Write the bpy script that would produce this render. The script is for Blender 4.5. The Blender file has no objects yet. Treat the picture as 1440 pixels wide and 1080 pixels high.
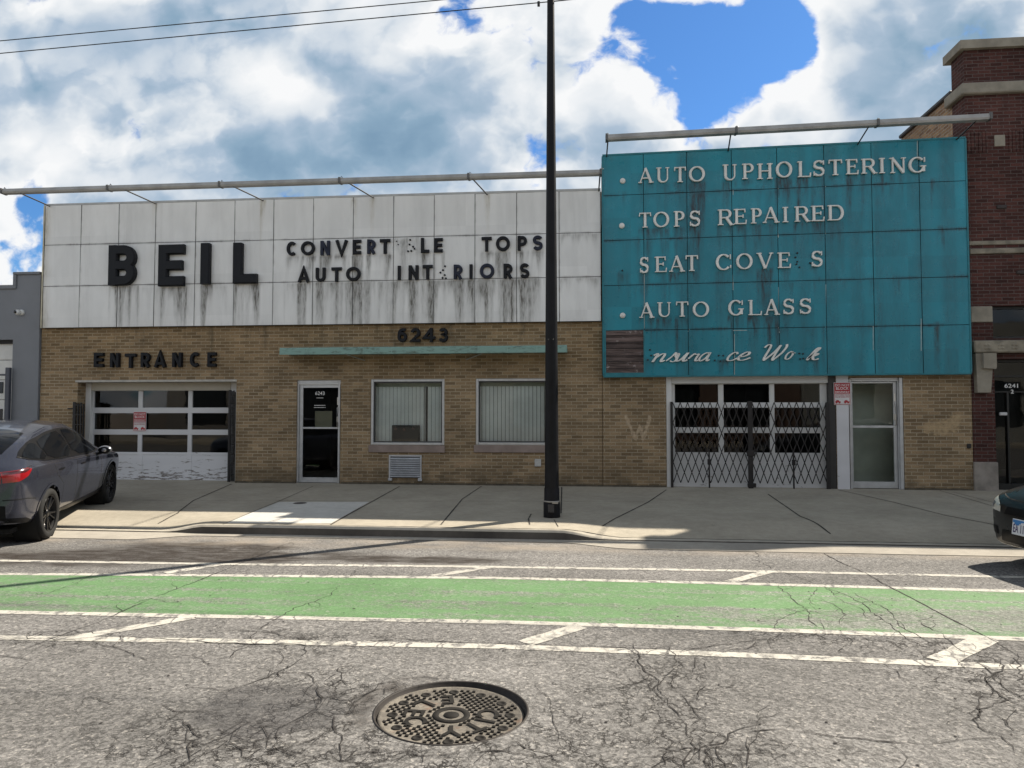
import bpy, bmesh, math, random
import numpy as np
from mathutils import Vector, Matrix, noise as mnoise

S = bpy.context.scene
C = S.collection
R = math.radians

# ------------------------------------------------------------------ camera
FPX, DIST, EYE = 1020.0, 14.61, 1.483
YAW, PITCH, ROLL = R(5.95), R(2.2), R(0.0)
fwd = Vector((-math.sin(YAW) * math.cos(PITCH), math.cos(YAW) * math.cos(PITCH), math.sin(PITCH)))
rgt = Vector((math.cos(YAW), math.sin(YAW), 0))
upv = rgt.cross(fwd)
cam_data = bpy.data.cameras.new("camera")
cam = bpy.data.objects.new("camera", cam_data)
C.objects.link(cam)
cam_data.sensor_width = 36.0
cam_data.lens = 36.0 * FPX / 1440.0
cam_data.clip_start, cam_data.clip_end = 0.05, 2000.0
m3 = Matrix((rgt, upv, -fwd)).transposed()
cam.matrix_world = Matrix.Translation((0, -DIST, EYE)) @ m3.to_4x4()
S.camera = cam


def ray(px, py):
    return rgt * ((px - 720) / FPX) - upv * ((py - 540) / FPX) + fwd


def W(px, py, y=0.0):
    """x, z of the point of the vertical plane at depth y that the photograph shows at (px, py)."""
    d = ray(px, py)
    t = (DIST + y) / d.y
    return d.x * t, EYE + d.z * t


def G(px, py, z=0.0):
    """x, y of the point of the level plane at height z that the photograph shows at (px, py)."""
    d = ray(px, py)
    t = (z - EYE) / d.z
    return d.x * t, d.y * t - DIST


# ------------------------------------------------------------------ node helper
class NT:
    def __init__(self, tree):
        self.t = tree
        self.n = tree.nodes
        self.l = tree.links

    def node(self, typ, **kw):
        nd = self.n.new(typ)
        for k, v in kw.items():
            setattr(nd, k, v)
        return nd

    def put(self, sock, v):
        if v is None:
            return
        if isinstance(v, bpy.types.NodeSocket):
            self.l.new(v, sock)
        elif isinstance(v, (tuple, list)) and len(v) == 3 and sock.type == 'RGBA':
            sock.default_value = (*v, 1)
        else:
            sock.default_value = v

    def math(self, op, a, b=None, c=None, clamp=False):
        nd = self.node('ShaderNodeMath', operation=op, use_clamp=clamp)
        self.put(nd.inputs[0], a)
        self.put(nd.inputs[1], b)
        self.put(nd.inputs[2], c)
        return nd.outputs[0]

    def vmath(self, op, a, b=None, out=0):
        nd = self.node('ShaderNodeVectorMath', operation=op)
        self.put(nd.inputs[0], a)
        self.put(nd.inputs[1], b)
        return nd.outputs[out]

    def scale(self, v, k):
        nd = self.node('ShaderNodeVectorMath', operation='SCALE')
        self.put(nd.inputs[0], v)
        self.put(nd.inputs['Scale'], k)
        return nd.outputs[0]

    def sep(self, v):
        nd = self.node('ShaderNodeSeparateXYZ')
        self.put(nd.inputs[0], v)
        return nd.outputs

    def comb(self, x=0.0, y=0.0, z=0.0):
        nd = self.node('ShaderNodeCombineXYZ')
        self.put(nd.inputs[0], x)
        self.put(nd.inputs[1], y)
        self.put(nd.inputs[2], z)
        return nd.outputs[0]

    def pos(self):
        return self.node('ShaderNodeNewGeometry').outputs['Position']

    def obj(self):
        return self.node('ShaderNodeTexCoord').outputs['Object']

    def attr(self, name):
        return self.node('ShaderNodeAttribute', attribute_name=name).outputs['Fac']

    def noise(self, vec, scale, detail=4.0, rough=0.55, dist=0.0, out=0):
        nd = self.node('ShaderNodeTexNoise')
        self.put(nd.inputs['Vector'], vec)
        nd.inputs['Scale'].default_value = scale
        nd.inputs['Detail'].default_value = detail
        nd.inputs['Roughness'].default_value = rough
        nd.inputs['Distortion'].default_value = dist
        return nd.outputs[out]

    def voro(self, vec, scale, feature='F1', out=0):
        nd = self.node('ShaderNodeTexVoronoi', feature=feature)
        self.put(nd.inputs['Vector'], vec)
        nd.inputs['Scale'].default_value = scale
        return nd.outputs[out]

    def ramp(self, fac, lo, hi, a=0.0, b=1.0):
        nd = self.node('ShaderNodeMapRange', interpolation_type='SMOOTHSTEP')
        self.put(nd.inputs[0], fac)
        for k, v in zip((1, 2, 3, 4), (lo, hi, a, b)):
            self.put(nd.inputs[k], v)
        return nd.outputs[0]

    def mix(self, fac, a, b, mode='MIX'):
        nd = self.node('ShaderNodeMix', data_type='RGBA', blend_type=mode)
        self.put(nd.inputs[0], fac)
        self.put(nd.inputs[6], a)
        self.put(nd.inputs[7], b)
        return nd.outputs[2]

    def bump(self, h, strength=0.5, dist=0.01):
        nd = self.node('ShaderNodeBump')
        nd.inputs['Strength'].default_value = strength
        nd.inputs['Distance'].default_value = dist
        self.put(nd.inputs['Height'], h)
        return nd.outputs[0]


MATS = {}


def mat(name, build):
    """build(nt, bsdf) wires a Principled BSDF."""
    if name in MATS:
        return MATS[name]
    m = bpy.data.materials.new(name)
    m.use_nodes = True
    nt = NT(m.node_tree)
    build(nt, m.node_tree.nodes['Principled BSDF'])
    MATS[name] = m
    return m


def plain(name, col, rough=0.6, metal=0.0, var=0.12, scale=6.0, spec=0.5, coat=0.0, bump=0.0, bscale=60.0):
    def b(nt, p):
        n = nt.noise(nt.obj(), scale, 5, 0.6)
        f = nt.ramp(n, 0.25, 0.75)
        dark = tuple(c * (1 - var) for c in col)
        lite = tuple(min(1, c * (1 + var)) for c in col)
        nt.put(p.inputs['Base Color'], nt.mix(f, dark, lite))
        nt.put(p.inputs['Roughness'], nt.ramp(n, 0.2, 0.8, max(0.02, rough - 0.08), min(1, rough + 0.08)))
        p.inputs['Metallic'].default_value = metal
        p.inputs['Specular IOR Level'].default_value = spec
        p.inputs['Coat Weight'].default_value = coat
        p.inputs['Coat Roughness'].default_value = 0.03
        if bump:
            nt.put(p.inputs['Normal'], nt.bump(nt.noise(nt.obj(), bscale, 4), bump, 0.004))
    return mat(name, b)


# ------------------------------------------------------------------ sky and sun
SUN_AZ, SUN_EL = R(50.5), R(46.5)          # azimuth from +Y towards +X
SUNV = Vector((math.sin(SUN_AZ) * math.cos(SUN_EL), math.cos(SUN_AZ) * math.cos(SUN_EL), math.sin(SUN_EL)))
sun_data = bpy.data.lights.new("sun", 'SUN')
sun_data.energy = 5.0
sun_data.angle = R(0.55)
sun_data.color = (1.0, 0.91, 0.77)
sun = bpy.data.objects.new("sun", sun_data)
C.objects.link(sun)
sun.rotation_euler = (-SUNV).to_track_quat('-Z', 'Y').to_euler()

S.view_settings.view_transform = 'Standard'
S.view_settings.look = 'None'
S.view_settings.gamma = 1.0
S.view_settings.exposure = 0.78


def build_world():
    w = bpy.data.worlds.new("World")
    S.world = w
    w.use_nodes = True
    w.node_tree.nodes.clear()
    nt = NT(w.node_tree)
    sky = nt.node('ShaderNodeTexSky', sky_type='NISHITA')
    sky.sun_disc = False
    sky.sun_elevation = SUN_EL
    sky.sun_rotation = SUN_AZ
    sky.air_density, sky.dust_density, sky.ozone_density = 1.0, 0.4, 2.0
    d = nt.node('ShaderNodeTexCoord').outputs['Generated']
    x, y, z = nt.sep(d)[:3]
    ay = nt.math('MAXIMUM', nt.math('ABSOLUTE', y), 0.22)
    u = nt.math('DIVIDE', x, ay)
    v = nt.math('DIVIDE', z, ay)
    side = nt.math('MULTIPLY', nt.math('GREATER_THAN', y, 0.0), 7.3)
    p = nt.comb(u, nt.math('MULTIPLY', v, 1.25), side)

    def blob(px, py, sx, sy):
        r = ray(px, py)
        a = nt.math('DIVIDE', nt.math('SUBTRACT', u, r.x / r.y), sx / FPX)
        b = nt.math('DIVIDE', nt.math('SUBTRACT', v, r.z / r.y), sy / FPX)
        q = nt.math('ADD', nt.math('MULTIPLY', a, a), nt.math('MULTIPLY', b, b))
        g = nt.math('EXPONENT', nt.math('MULTIPLY', q, -1.0))
        return nt.math('MULTIPLY', g, nt.math('GREATER_THAN', y, 0.0))

    def total(items, start):
        acc = start
        for amp, *b in items:
            acc = nt.math('ADD', acc, nt.math('MULTIPLY', blob(*b), amp))
        return acc

    warp = nt.scale(nt.vmath('SUBTRACT', nt.noise(p, 4.0, 5, 0.6, out=1), (0.5, 0.5, 0.5)), 0.16)
    pw = nt.vmath('ADD', p, warp)

    def puff(vec, scale, detail):
        nd = nt.node('ShaderNodeTexVoronoi', feature='F1', normalize=True)
        nt.put(nd.inputs['Vector'], vec)
        nd.inputs['Scale'].default_value = scale
        nd.inputs['Detail'].default_value = detail
        nd.inputs['Roughness'].default_value = 0.58
        nd.inputs['Lacunarity'].default_value = 2.2
        return nt.math('SUBTRACT', 1.0, nd.outputs['Distance'])

    fb = nt.noise(pw, 2.3, 6, 0.6)
    puffs = puff(pw, 5.0, 2.0)
    lit = puff(nt.vmath('ADD', pw, (0.020, 0.045, 0.0)), 5.0, 2.0)
    fray = nt.noise(pw, 24.0, 5, 0.68)
    bias = total(BLUE_GAPS, 0.335)
    dens = nt.math('ADD', nt.math('MULTIPLY', nt.math('SUBTRACT', fb, 0.5), 1.25), bias)
    dens = nt.math('ADD', dens, nt.math('MULTIPLY', nt.math('SUBTRACT', puffs, 0.72), 1.7))
    dens = nt.math('ADD', dens, nt.math('MULTIPLY', nt.math('SUBTRACT', fray, 0.5), 0.30))
    cover = nt.ramp(dens, 0.02, 0.17)
    relief = nt.math('MULTIPLY', nt.math('SUBTRACT', puffs, lit), 2.2)
    tone = total(CLOUD_TONES, 0.63)
    det = nt.math('MULTIPLY', nt.math('SUBTRACT', fray, 0.5), 0.34)
    det = nt.math('ADD', det, relief)
    det = nt.math('ADD', det, nt.math('MULTIPLY', nt.math('SUBTRACT', puffs, 0.72), 0.7))
    det = nt.math('MULTIPLY', det, nt.ramp(dens, 0.15, 0.75, 1.10, 0.22))      # deep cloud is smooth, its rim is not
    b = nt.math('ADD', tone, det)
    b = nt.math('ADD', b, nt.math('MULTIPLY', nt.math('SUBTRACT', nt.noise(pw, 4.5, 3, 0.5), 0.5), 0.9))
    edge = nt.ramp(dens, 0.06, 0.42, 0.45, 0.0)            # thin rims of a backlit cloud glow
    b = nt.math('ADD', b, edge, clamp=True)
    ramp = nt.node('ShaderNodeValToRGB')
    nt.put(ramp.inputs[0], b)
    el = ramp.color_ramp.elements
    el[0].position, el[0].color = 0.0, (0.19, 0.32, 0.46, 1)
    el[1].position, el[1].color = 1.0, (0.98, 0.99, 1.0, 1)
    for pos_, col in ((0.3, (0.28, 0.42, 0.56)), (0.55, (0.45, 0.56, 0.69)), (0.78, (0.78, 0.83, 0.88))):
        e = el.new(pos_)
        e.color = (*col, 1)
    # clouds on the far side from the sun are lit from the front and brighter
    front = nt.ramp(y, -0.7, 0.1, CLOUD_BACK, 1.0)
    front = nt.math('MULTIPLY', front, nt.ramp(z, 0.50, 0.80, 1.0, 0.42))     # thinner, dimmer cloud overhead
    ccol = nt.scale(nt.scale(ramp.outputs[0], front), 11.2)
    skyc = nt.scale(nt.vmath('MULTIPLY', sky.outputs[0], (0.48, 0.84, 1.22)), SKY_GAIN / 0.1)
    col = nt.mix(cover, skyc, ccol)
    bg = nt.node('ShaderNodeBackground')
    nt.put(bg.inputs[0], col)
    bg.inputs[1].default_value = SKY_LEVEL
    out = nt.node('ShaderNodeOutputWorld')
    nt.l.new(bg.outputs[0], out.inputs[0])


SKY_LEVEL, SKY_GAIN, CLOUD_BACK = 0.05, 0.135, 1.12
BLUE_GAPS = [(-0.44, 1010, 60, 92, 52), (-0.30, 1055, 118, 60, 48), (-0.26, 1005, 165, 36, 26), (-0.30, 890, 18, 46, 34), (-0.26, 1110, 35, 34, 50),
             (-0.38, 45, 285, 40, 40), (-0.30, 150, -8, 140, 24), (0.42, 965, -10, 70, 26), (0.14, 850, 130, 60, 60), (0.28, 1200, 80, 50, 120), (0.2, 1350, 60, 120, 120), (0.16, 480, 260, 180, 60)]
CLOUD_TONES = [(-0.42, 470, 235, 250, 60), (-0.30, 560, 160, 90, 50), (-0.24, 230, 195, 170, 45), (-0.26, 1320, 100, 150, 90), (-0.10, 650, 200, 140, 50), (0.32, 380, 110, 110, 50),
               (0.30, 880, 120, 100, 70), (0.40, 1150, 130, 50, 110), (0.22, 620, 30, 200, 50), (0.30, 70, 220, 100, 60), (-0.15, 120, 50, 150, 40),
               (0.25, 950, 10, 90, 30), (0.2, 770, 170, 70, 50), (0.25, 20, 330, 60, 50), (-0.2, 640, 75, 60, 40)]
build_world()

# ------------------------------------------------------------------ mesh helpers
class MB:
    def __init__(self):
        self.v, self.f, self.s = [], [], []

    def add(self, vs, fs, smooth=False):
        o = len(self.v)
        self.v += [tuple(p) for p in vs]
        self.f += [tuple(i + o for i in f) for f in fs]
        self.s += [smooth] * len(fs)
        return self

    def quad(self, a, b, c, d):
        return self.add([a, b, c, d], [(0, 1, 2, 3)])

    def box(self, x0, x1, y0, y1, z0, z1):
        vs = [(x, y, z) for x in (x0, x1) for y in (y0, y1) for z in (z0, z1)]
        return self.add(vs, [(0, 1, 3, 2), (4, 6, 7, 5), (0, 4, 5, 1), (2, 3, 7, 6), (0, 2, 6, 4), (1, 5, 7, 3)])

    def bev(self, x0, x1, y0, y1, z0, z1, r=0.01):
        """A box with chamfered edges."""
        bm = bmesh.new()
        bmesh.ops.create_cube(bm, size=1.0)
        for p in bm.verts:
            p.co = Vector(((x0 + x1) / 2 + p.co.x * (x1 - x0), (y0 + y1) / 2 + p.co.y * (y1 - y0), (z0 + z1) / 2 + p.co.z * (z1 - z0)))
        bmesh.ops.bevel(bm, geom=bm.edges[:], offset=min(r, abs(x1 - x0) * .4, abs(y1 - y0) * .4, abs(z1 - z0) * .4), segments=1, affect='EDGES')
        bm.verts.index_update()
        self.add([p.co[:] for p in bm.verts], [[q.index for q in f.verts] for f in bm.faces])
        bm.free()
        return self

    def tube(self, path, r, n=8, cap=True):
        path = [Vector(p) for p in path]
        rs = r if isinstance(r, (list, tuple)) else [r] * len(path)
        vs, fs = [], []
        for i, p in enumerate(path):
            t = (path[min(i + 1, len(path) - 1)] - path[max(i - 1, 0)]).normalized()
            a = t.cross(Vector((0, 0, 1)))
            if a.length < 1e-3:
                a = t.cross(Vector((0, 1, 0)))
            a.normalize()
            b = t.cross(a)
            for k in range(n):
                q = 2 * math.pi * k / n
                vs.append(p + (a * math.cos(q) + b * math.sin(q)) * rs[i])
        for i in range(len(path) - 1):
            for k in range(n):
                k2 = (k + 1) % n
                fs.append((i * n + k, i * n + k2, (i + 1) * n + k2, (i + 1) * n + k))
        self.add(vs, fs, True)
        if cap:
            m = (len(path) - 1) * n
            self.add(vs[:n], [tuple(range(n))])
            self.add(vs[m:], [tuple(range(n))])
        return self

    def lathe(self, prof, n=32, mtx=None, close=False):
        """prof: (radius, height) pairs turned about z."""
        vs, fs = [], []
        for r, h in prof:
            for k in range(n):
                q = 2 * math.pi * k / n
                vs.append(Vector((r * math.cos(q), r * math.sin(q), h)))
        m = len(prof)
        for i in range(m if close else m - 1):
            j = (i + 1) % m
            for k in range(n):
                k2 = (k + 1) % n
                fs.append((i * n + k, i * n + k2, j * n + k2, j * n + k))
        if mtx:
            vs = [mtx @ p for p in vs]
        return self.add(vs, fs, True)

    def prism(self, poly, y0, y1):
        """poly in (x, z), pushed from y0 to y1."""
        n = len(poly)
        vs = [(x, y0, z) for x, z in poly] + [(x, y1, z) for x, z in poly]
        fs = [tuple(range(n)), tuple(range(2 * n - 1, n - 1, -1))] + [(i, i + n, (i + 1) % n + n, (i + 1) % n) for i in range(n)]
        return self.add(vs, fs)

    def build_each(self, name, m, parent=None, faces=6):
        """Every run of so many faces becomes an object of its own."""
        for i in range(0, len(self.f), faces):
            fs = self.f[i:i + faces]
            ids = sorted({k for f in fs for k in f})
            re_ = {k: n for n, k in enumerate(ids)}
            q = MB()
            q.v = [self.v[k] for k in ids]
            q.f = [tuple(re_[k] for k in f) for f in fs]
            q.s = self.s[i:i + faces]
            q.build(name, m, parent)

    def build(self, name, m, parent=None, smooth=None, attrs=None):
        me = bpy.data.meshes.new(name)
        me.from_pydata(self.v, [], self.f)
        sm = self.s if smooth is None else [smooth] * len(self.f)
        me.polygons.foreach_set('use_smooth', sm)
        if attrs:
            for k, vals in attrs.items():
                a = me.attributes.new(k, 'FLOAT', 'POINT')
                a.data.foreach_set('value', np.asarray(vals, dtype=np.float32))
        bm = bmesh.new()
        bm.from_mesh(me)
        bmesh.ops.recalc_face_normals(bm, faces=bm.faces[:])
        bm.to_mesh(me)
        bm.free()
        me.materials.append(m)
        o = bpy.data.objects.new(name, me)
        C.objects.link(o)
        if parent is not None:
            o.parent = parent
            if parent.name in WORLD:                # built in world coordinates under an Empty at the thing's base
                o.location = -parent.location
        return o


def tag(o, label=None, cat=None, group=None, kind=None):
    for k, v in (('label', label), ('category', cat), ('group', group), ('kind', kind)):
        if v:
            o[k] = v
    return o


WORLD = set()


def thing(name, label, cat, loc=(0, 0, 0), rot=None, group=None):
    o = bpy.data.objects.new(name, None)
    if rot is None:
        WORLD.add(o.name)
        rot = (0, 0, 0)
    C.objects.link(o)
    o.location, o.rotation_euler = loc, rot
    o.empty_display_size = 0.2
    return tag(o, label, cat, group)


def copy_tree(o, parent=None):
    c = o.copy()
    C.objects.link(c)
    if parent is not None:
        c.parent = parent
    for ch in list(o.children):
        copy_tree(ch, c)
    return c


def text_mesh(body, size, align='CENTER', bold=0.0):
    """Outline text turned into 2D mesh data in the xy plane: (verts, faces)."""
    cu = bpy.data.curves.new("t", 'FONT')
    cu.body, cu.size, cu.align_x, cu.offset = body, size, align, bold
    o = bpy.data.objects.new("t", cu)
    C.objects.link(o)
    bpy.context.view_layer.update()
    me = bpy.data.meshes.new_from_object(o.evaluated_get(bpy.context.evaluated_depsgraph_get()))
    vs = [tuple(p.co) for p in me.vertices]
    fs = [tuple(p.vertices) for p in me.polygons]
    bpy.data.objects.remove(o)
    bpy.data.curves.remove(cu)
    bpy.data.meshes.remove(me)
    return vs, fs


# ------------------------------------------------------------------ lettering made of strokes
def arc(cx, cy, rx, ry, a0, a1, n=14):
    return [(cx + rx * math.cos(R(a0 + (a1 - a0) * i / n)), cy + ry * math.sin(R(a0 + (a1 - a0) * i / n))) for i in range(n + 1)]


def sans(ch, w, t):
    """Centre lines of a heavy block letter, cap height 1, width w, stroke t: list of (points, width)."""
    h = t / 2
    L, Rr, B, T, m = h, w - h, h, 1 - h, w / 2
    rx, ry = (w - t) / 2, (1 - t) / 2
    q = {
        'I': [[(m, 0), (m, 1)]],
        'L': [[(L, 1), (L, B), (w, B)]],
        'E': [[(w, T), (L, T), (L, B), (w, B)], [(L, .5), (w * .93, .5)]],
        'T': [[(0, T), (w, T)], [(m, T), (m, 0)]],
        'N': [[(L, 0), (L, 1)], [(Rr, 0), (Rr, 1)], [(L, .97), (Rr, .03)]],
        'A': [[(h * .9, 0), (m, 1 - h * .2), (w - h * .9, 0)], [(w * .25, .27), (w * .75, .27)]],
        'V': [[(h * .9, 1), (m, h * .2), (w - h * .9, 1)]],
        'U': [[(L, 1), (L, rx + h)] + arc(m, rx + h, rx, rx, 180, 360) + [(Rr, 1)]],
        'O': [arc(m, .5, rx, ry, 90, 450, 32)],
        'C': [arc(m, .5, rx, ry, 48, 312, 24)],
    }
    if ch in q:
        st = q[ch]
    elif ch in 'PRB':
        r2 = (0.5 - h * (0 if ch != 'B' else .5)) / 2
        r2 = (T - .5) / 2 if ch == 'B' else (T - .42) / 2
        c = T - r2
        bowl = [(L, T), (Rr - r2, T)] + arc(Rr - r2, c, r2, r2, 90, -90)[1:] + [(L, c - r2)]
        st = [[(L, 0), (L, 1)], bowl]
        if ch == 'R':
            st.append([(w * .45, .42), (w - h * 1.0, 0)])
        if ch == 'B':
            r3 = (.5 - B) / 2
            st.append([(L, .5), (Rr - r3, .5)] + arc(Rr - r3, B + r3, r3, r3, 90, -90)[1:] + [(L, B)])
    elif ch == 'S':
        r = (1 - t) / 4
        st = [arc(m, T - r, rx, r, 25, 270, 16) + arc(m, B + r, rx, r, 90, -155, 16)]
    elif ch == '6':
        r = (.62 - h) / 2
        st = [arc(m, B + r, rx, r, 90, 450, 26), [(L, B + r), (L + .02, .62)] + arc(w * .62, .62, w * .62 - L - .02, T - .62, 180, 60, 10)]
    elif ch == '2':
        r = .27
        st = [arc(m, T - r, rx, r, 165, -20, 14) + [(L * .9, B), (w, B)]]
    elif ch == '4':
        st = [[(w * .68, 0), (w * .68, 1)], [(w * .68, .93), (L, .3), (w, .3)]]
    elif ch == '3':
        r1, r2 = (T - .53) / 2, (.53 - B) / 2
        st = [arc(m, T - r1, rx * .92, r1, 160, -90, 14) + arc(m, B + r2, rx, r2, 90, -160, 14)]
    return [(p, t) for p in st]


def serif(ch, w, tk=.172, tn=.074):
    """Roman capital with thick and thin strokes and bracket serifs."""
    m, s = w / 2, tn * .9
    nib = ('nib', tn, tk)
    out = []

    def foot(x, y, a=.13):
        yy = s / 2 if y == 0 else 1 - s / 2
        out.append(([(x - a, yy), (x + a, yy)], s))

    rx, ry = (w - tk) / 2, (1 - tn) / 2
    if ch == 'A':
        out += [([(.10 * w, 0), (m * .96, 1)], tn * 1.1), ([(m * .93, 1), (w * .86, 0)], tk), ([(w * .24, .32), (w * .74, .32)], tn)]
        foot(.11 * w, 0, .12); foot(w * .86, 0, .16)
    elif ch == 'V':
        out += [([(.14 * w, 1), (m * 1.02, 0)], tk), ([(w * .9, 1), (m * 1.06, 0)], tn * 1.1)]
        foot(.14 * w, 1, .16); foot(w * .89, 1, .12)
    elif ch == 'U':
        x0, x1 = tk / 2 + .1, w - tn / 2 - .1
        r = (x1 - x0) / 2
        out += [([(x0, 1), (x0, r + tn)] + arc((x0 + x1) / 2, r + tn / 2, r, r, 180, 270, 8), ('nib', tn, tk)),
                (arc((x0 + x1) / 2, r + tn / 2, r, r, 270, 360, 8) + [(x1, 1)], tn * 1.15)]
        foot(x0, 1, .17); foot(x1, 1, .12)
    elif ch == 'T':
        out += [([(0.02, 1 - tn / 2), (w - .02, 1 - tn / 2)], tn), ([(m, 1), (m, 0)], tk), ([(.05, 1), (.03, .76)], tn), ([(w - .05, 1), (w - .03, .76)], tn)]
        foot(m, 0, .17)
    elif ch == 'O':
        out += [(arc(m, .5, rx, ry, 90, 450, 36), nib)]
    elif ch in 'CG':
        out += [(arc(m, .5, rx, ry, 42, 318 if ch == 'C' else 330, 30), nib), ([(w - .07, .97), (w - .07, .68)], tn)]
        if ch == 'G':
            out += [([(w - .12, 0.08), (w - .12, .42)], tk)]
            out.append(([(w - .32, .42), (w + .02, .42)], s))
        else:
            out += [([(w - .05, .30), (w - .07, .12)], tn)]
    elif ch in 'PRD':
        x0 = tk / 2 + .09
        out += [([(x0, 0), (x0, 1)], tk)]
        foot(x0, 0, .17); foot(x0 - .06, 1, .11)
        lo = .44 if ch != 'D' else 0
        r = (1 - lo - tn) / 2
        c = 1 - tn / 2 - r
        bx = w - tk / 2 - (.0 if ch != 'R' else .1) - min(r, .34)
        rr = min(r, .34) if ch != 'D' else r * .8
        if ch == 'D':
            bx = w - tk / 2 - rr
        out += [([(x0, c + r), (bx, c + r)] + arc(bx, c, rr, r, 90, -90, 14)[1:] + [(x0, c - r)], nib)]
        if ch == 'R':
            out += [([(bx - .02, lo + tn), (w - .1, 0)], tk)]
            foot(w - .06, 0, .11)
    elif ch == 'H':
        a, b = tk / 2 + .1, w - tk / 2 - .1
        out += [([(a, 0), (a, 1)], tk), ([(b, 0), (b, 1)], tk), ([(a, .52), (b, .52)], tn)]
        for x in (a, b):
            foot(x, 0, .17); foot(x, 1, .17)
    elif ch == 'I':
        out += [([(m, 0), (m, 1)], tk)]
        foot(m, 0, .17); foot(m, 1, .17)
    elif ch in 'LE':
        x0 = tk / 2 + .09
        out += [([(x0, 0), (x0, 1)], tk), ([(x0 - .16, tn / 2), (w, tn / 2)], tn), ([(w - .03, 0), (w, .27)], tn)]
        foot(x0 - .04, 1, .14)
        if ch == 'E':
            out += [([(x0, 1 - tn / 2), (w - .06, 1 - tn / 2)], tn), ([(w - .09, 1), (w - .07, .76)], tn), ([(x0, .52), (w - .2, .52)], tn), ([(w - .2, .63), (w - .2, .41)], tn)]
    elif ch == 'N':
        a, b = .17, w - .13
        out += [([(a, 0), (a, 1)], tn * 1.15), ([(b, 0), (b, 1)], tn * 1.15), ([(a - .03, 1), (b, 0.02)], tk)]
        foot(a, 0, .14); foot(a - .06, 1, .12); foot(b, 1, .14)
    elif ch == 'S':
        r = (1 - tn) / 4
        out += [(arc(m, 1 - tn / 2 - r, rx * .92, r * .97, 30, 255, 18) + arc(m, tn / 2 + r, rx, r * 1.03, 72, -150, 18), ('nibs', tn, tk)), ([(w - .08, .98), (w - .08, .72)], tn), ([(.08, .28), (.08, .02)], tn)]
    return out


def script(ch):
    """Slanting brush letters, x height 1, drawn upright; slanted when placed."""
    n = ('nib', .10, .27)
    d = {
        'n': [[(0, .75), (.18, .98), (.26, .9), (.22, 0)], [(.24, .45), (.5, .92), (.72, .95), (.78, .75), (.74, .15), (.85, 0), (1.0, .2)]],
        's': [[(-.25, .1), (.1, .55), (.30, 1.05)], [(.30, 1.05), (.40, .62), (.66, .36), (.60, .06), (.34, -.02), (.12, .12)]],
        'u': [[(0, .75), (.14, 1), (.22, .2), (.34, 0), (.56, .25), (.72, .95)], [(.72, 1), (.70, .15), (.82, 0), (1, .2)]],
        'r': [[(-.1, .3), (.22, .95), (.3, .75), (.6, .85)], [(.6, .85), (.52, .2), (.64, 0), (.85, .2)]],
        'a': [[(.7, .85), (.5, 1.0), (.2, .8), (.04, .4), (.12, .05), (.35, .03), (.62, .4), (.76, 1)], [(.76, 1), (.72, .15), (.84, 0), (1.0, .2)]],
        'c': [[(.72, .75), (.6, .98), (.3, .9), (.08, .5), (.12, .1), (.36, 0), (.66, .12), (.85, .3)]],
        'e': [[(.1, .38), (.5, .5), (.66, .78), (.5, 1), (.26, .85), (.1, .45), (.16, .08), (.42, 0), (.7, .14), (.88, .32)]],
        'o': [[(.5, 1), (.2, .85), (.05, .45), (.15, .06), (.42, 0), (.68, .3), (.74, .75), (.55, 1), (.62, .8), (.95, .8)]],
        'k': [[(.05, .2), (.4, 1.4), (.34, 1.75), (.16, 1.5), (.12, 0)], [(.14, .45), (.45, .95), (.6, .8), (.42, .55), (.2, .5)], [(.3, .52), (.5, .1), (.66, 0), (.85, .2)]],
        'W': [[(-.1, 1.55), (.05, 1.95), (.32, 1.9), (.38, 1.5), (.36, .15), (.5, 0)], [(.46, .0), (.95, 1.0), (1.12, 1.85)], [(1.12, 1.85), (1.06, .2), (1.2, 0)], [(1.16, 0), (1.6, .9), (1.7, 1.7), (1.55, 1.95)]],
    }[ch]
    out = []
    for pts in d:                                   # round off the corners (Chaikin)
        for _ in range(2):
            q = [pts[0]]
            for a, b in zip(pts, pts[1:]):
                q += [(a[0] * .75 + b[0] * .25, a[1] * .75 + b[1] * .25), (a[0] * .25 + b[0] * .75, a[1] * .25 + b[1] * .75)]
            pts = q + [pts[-1]]
        out.append((pts, n))
    return out


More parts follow.
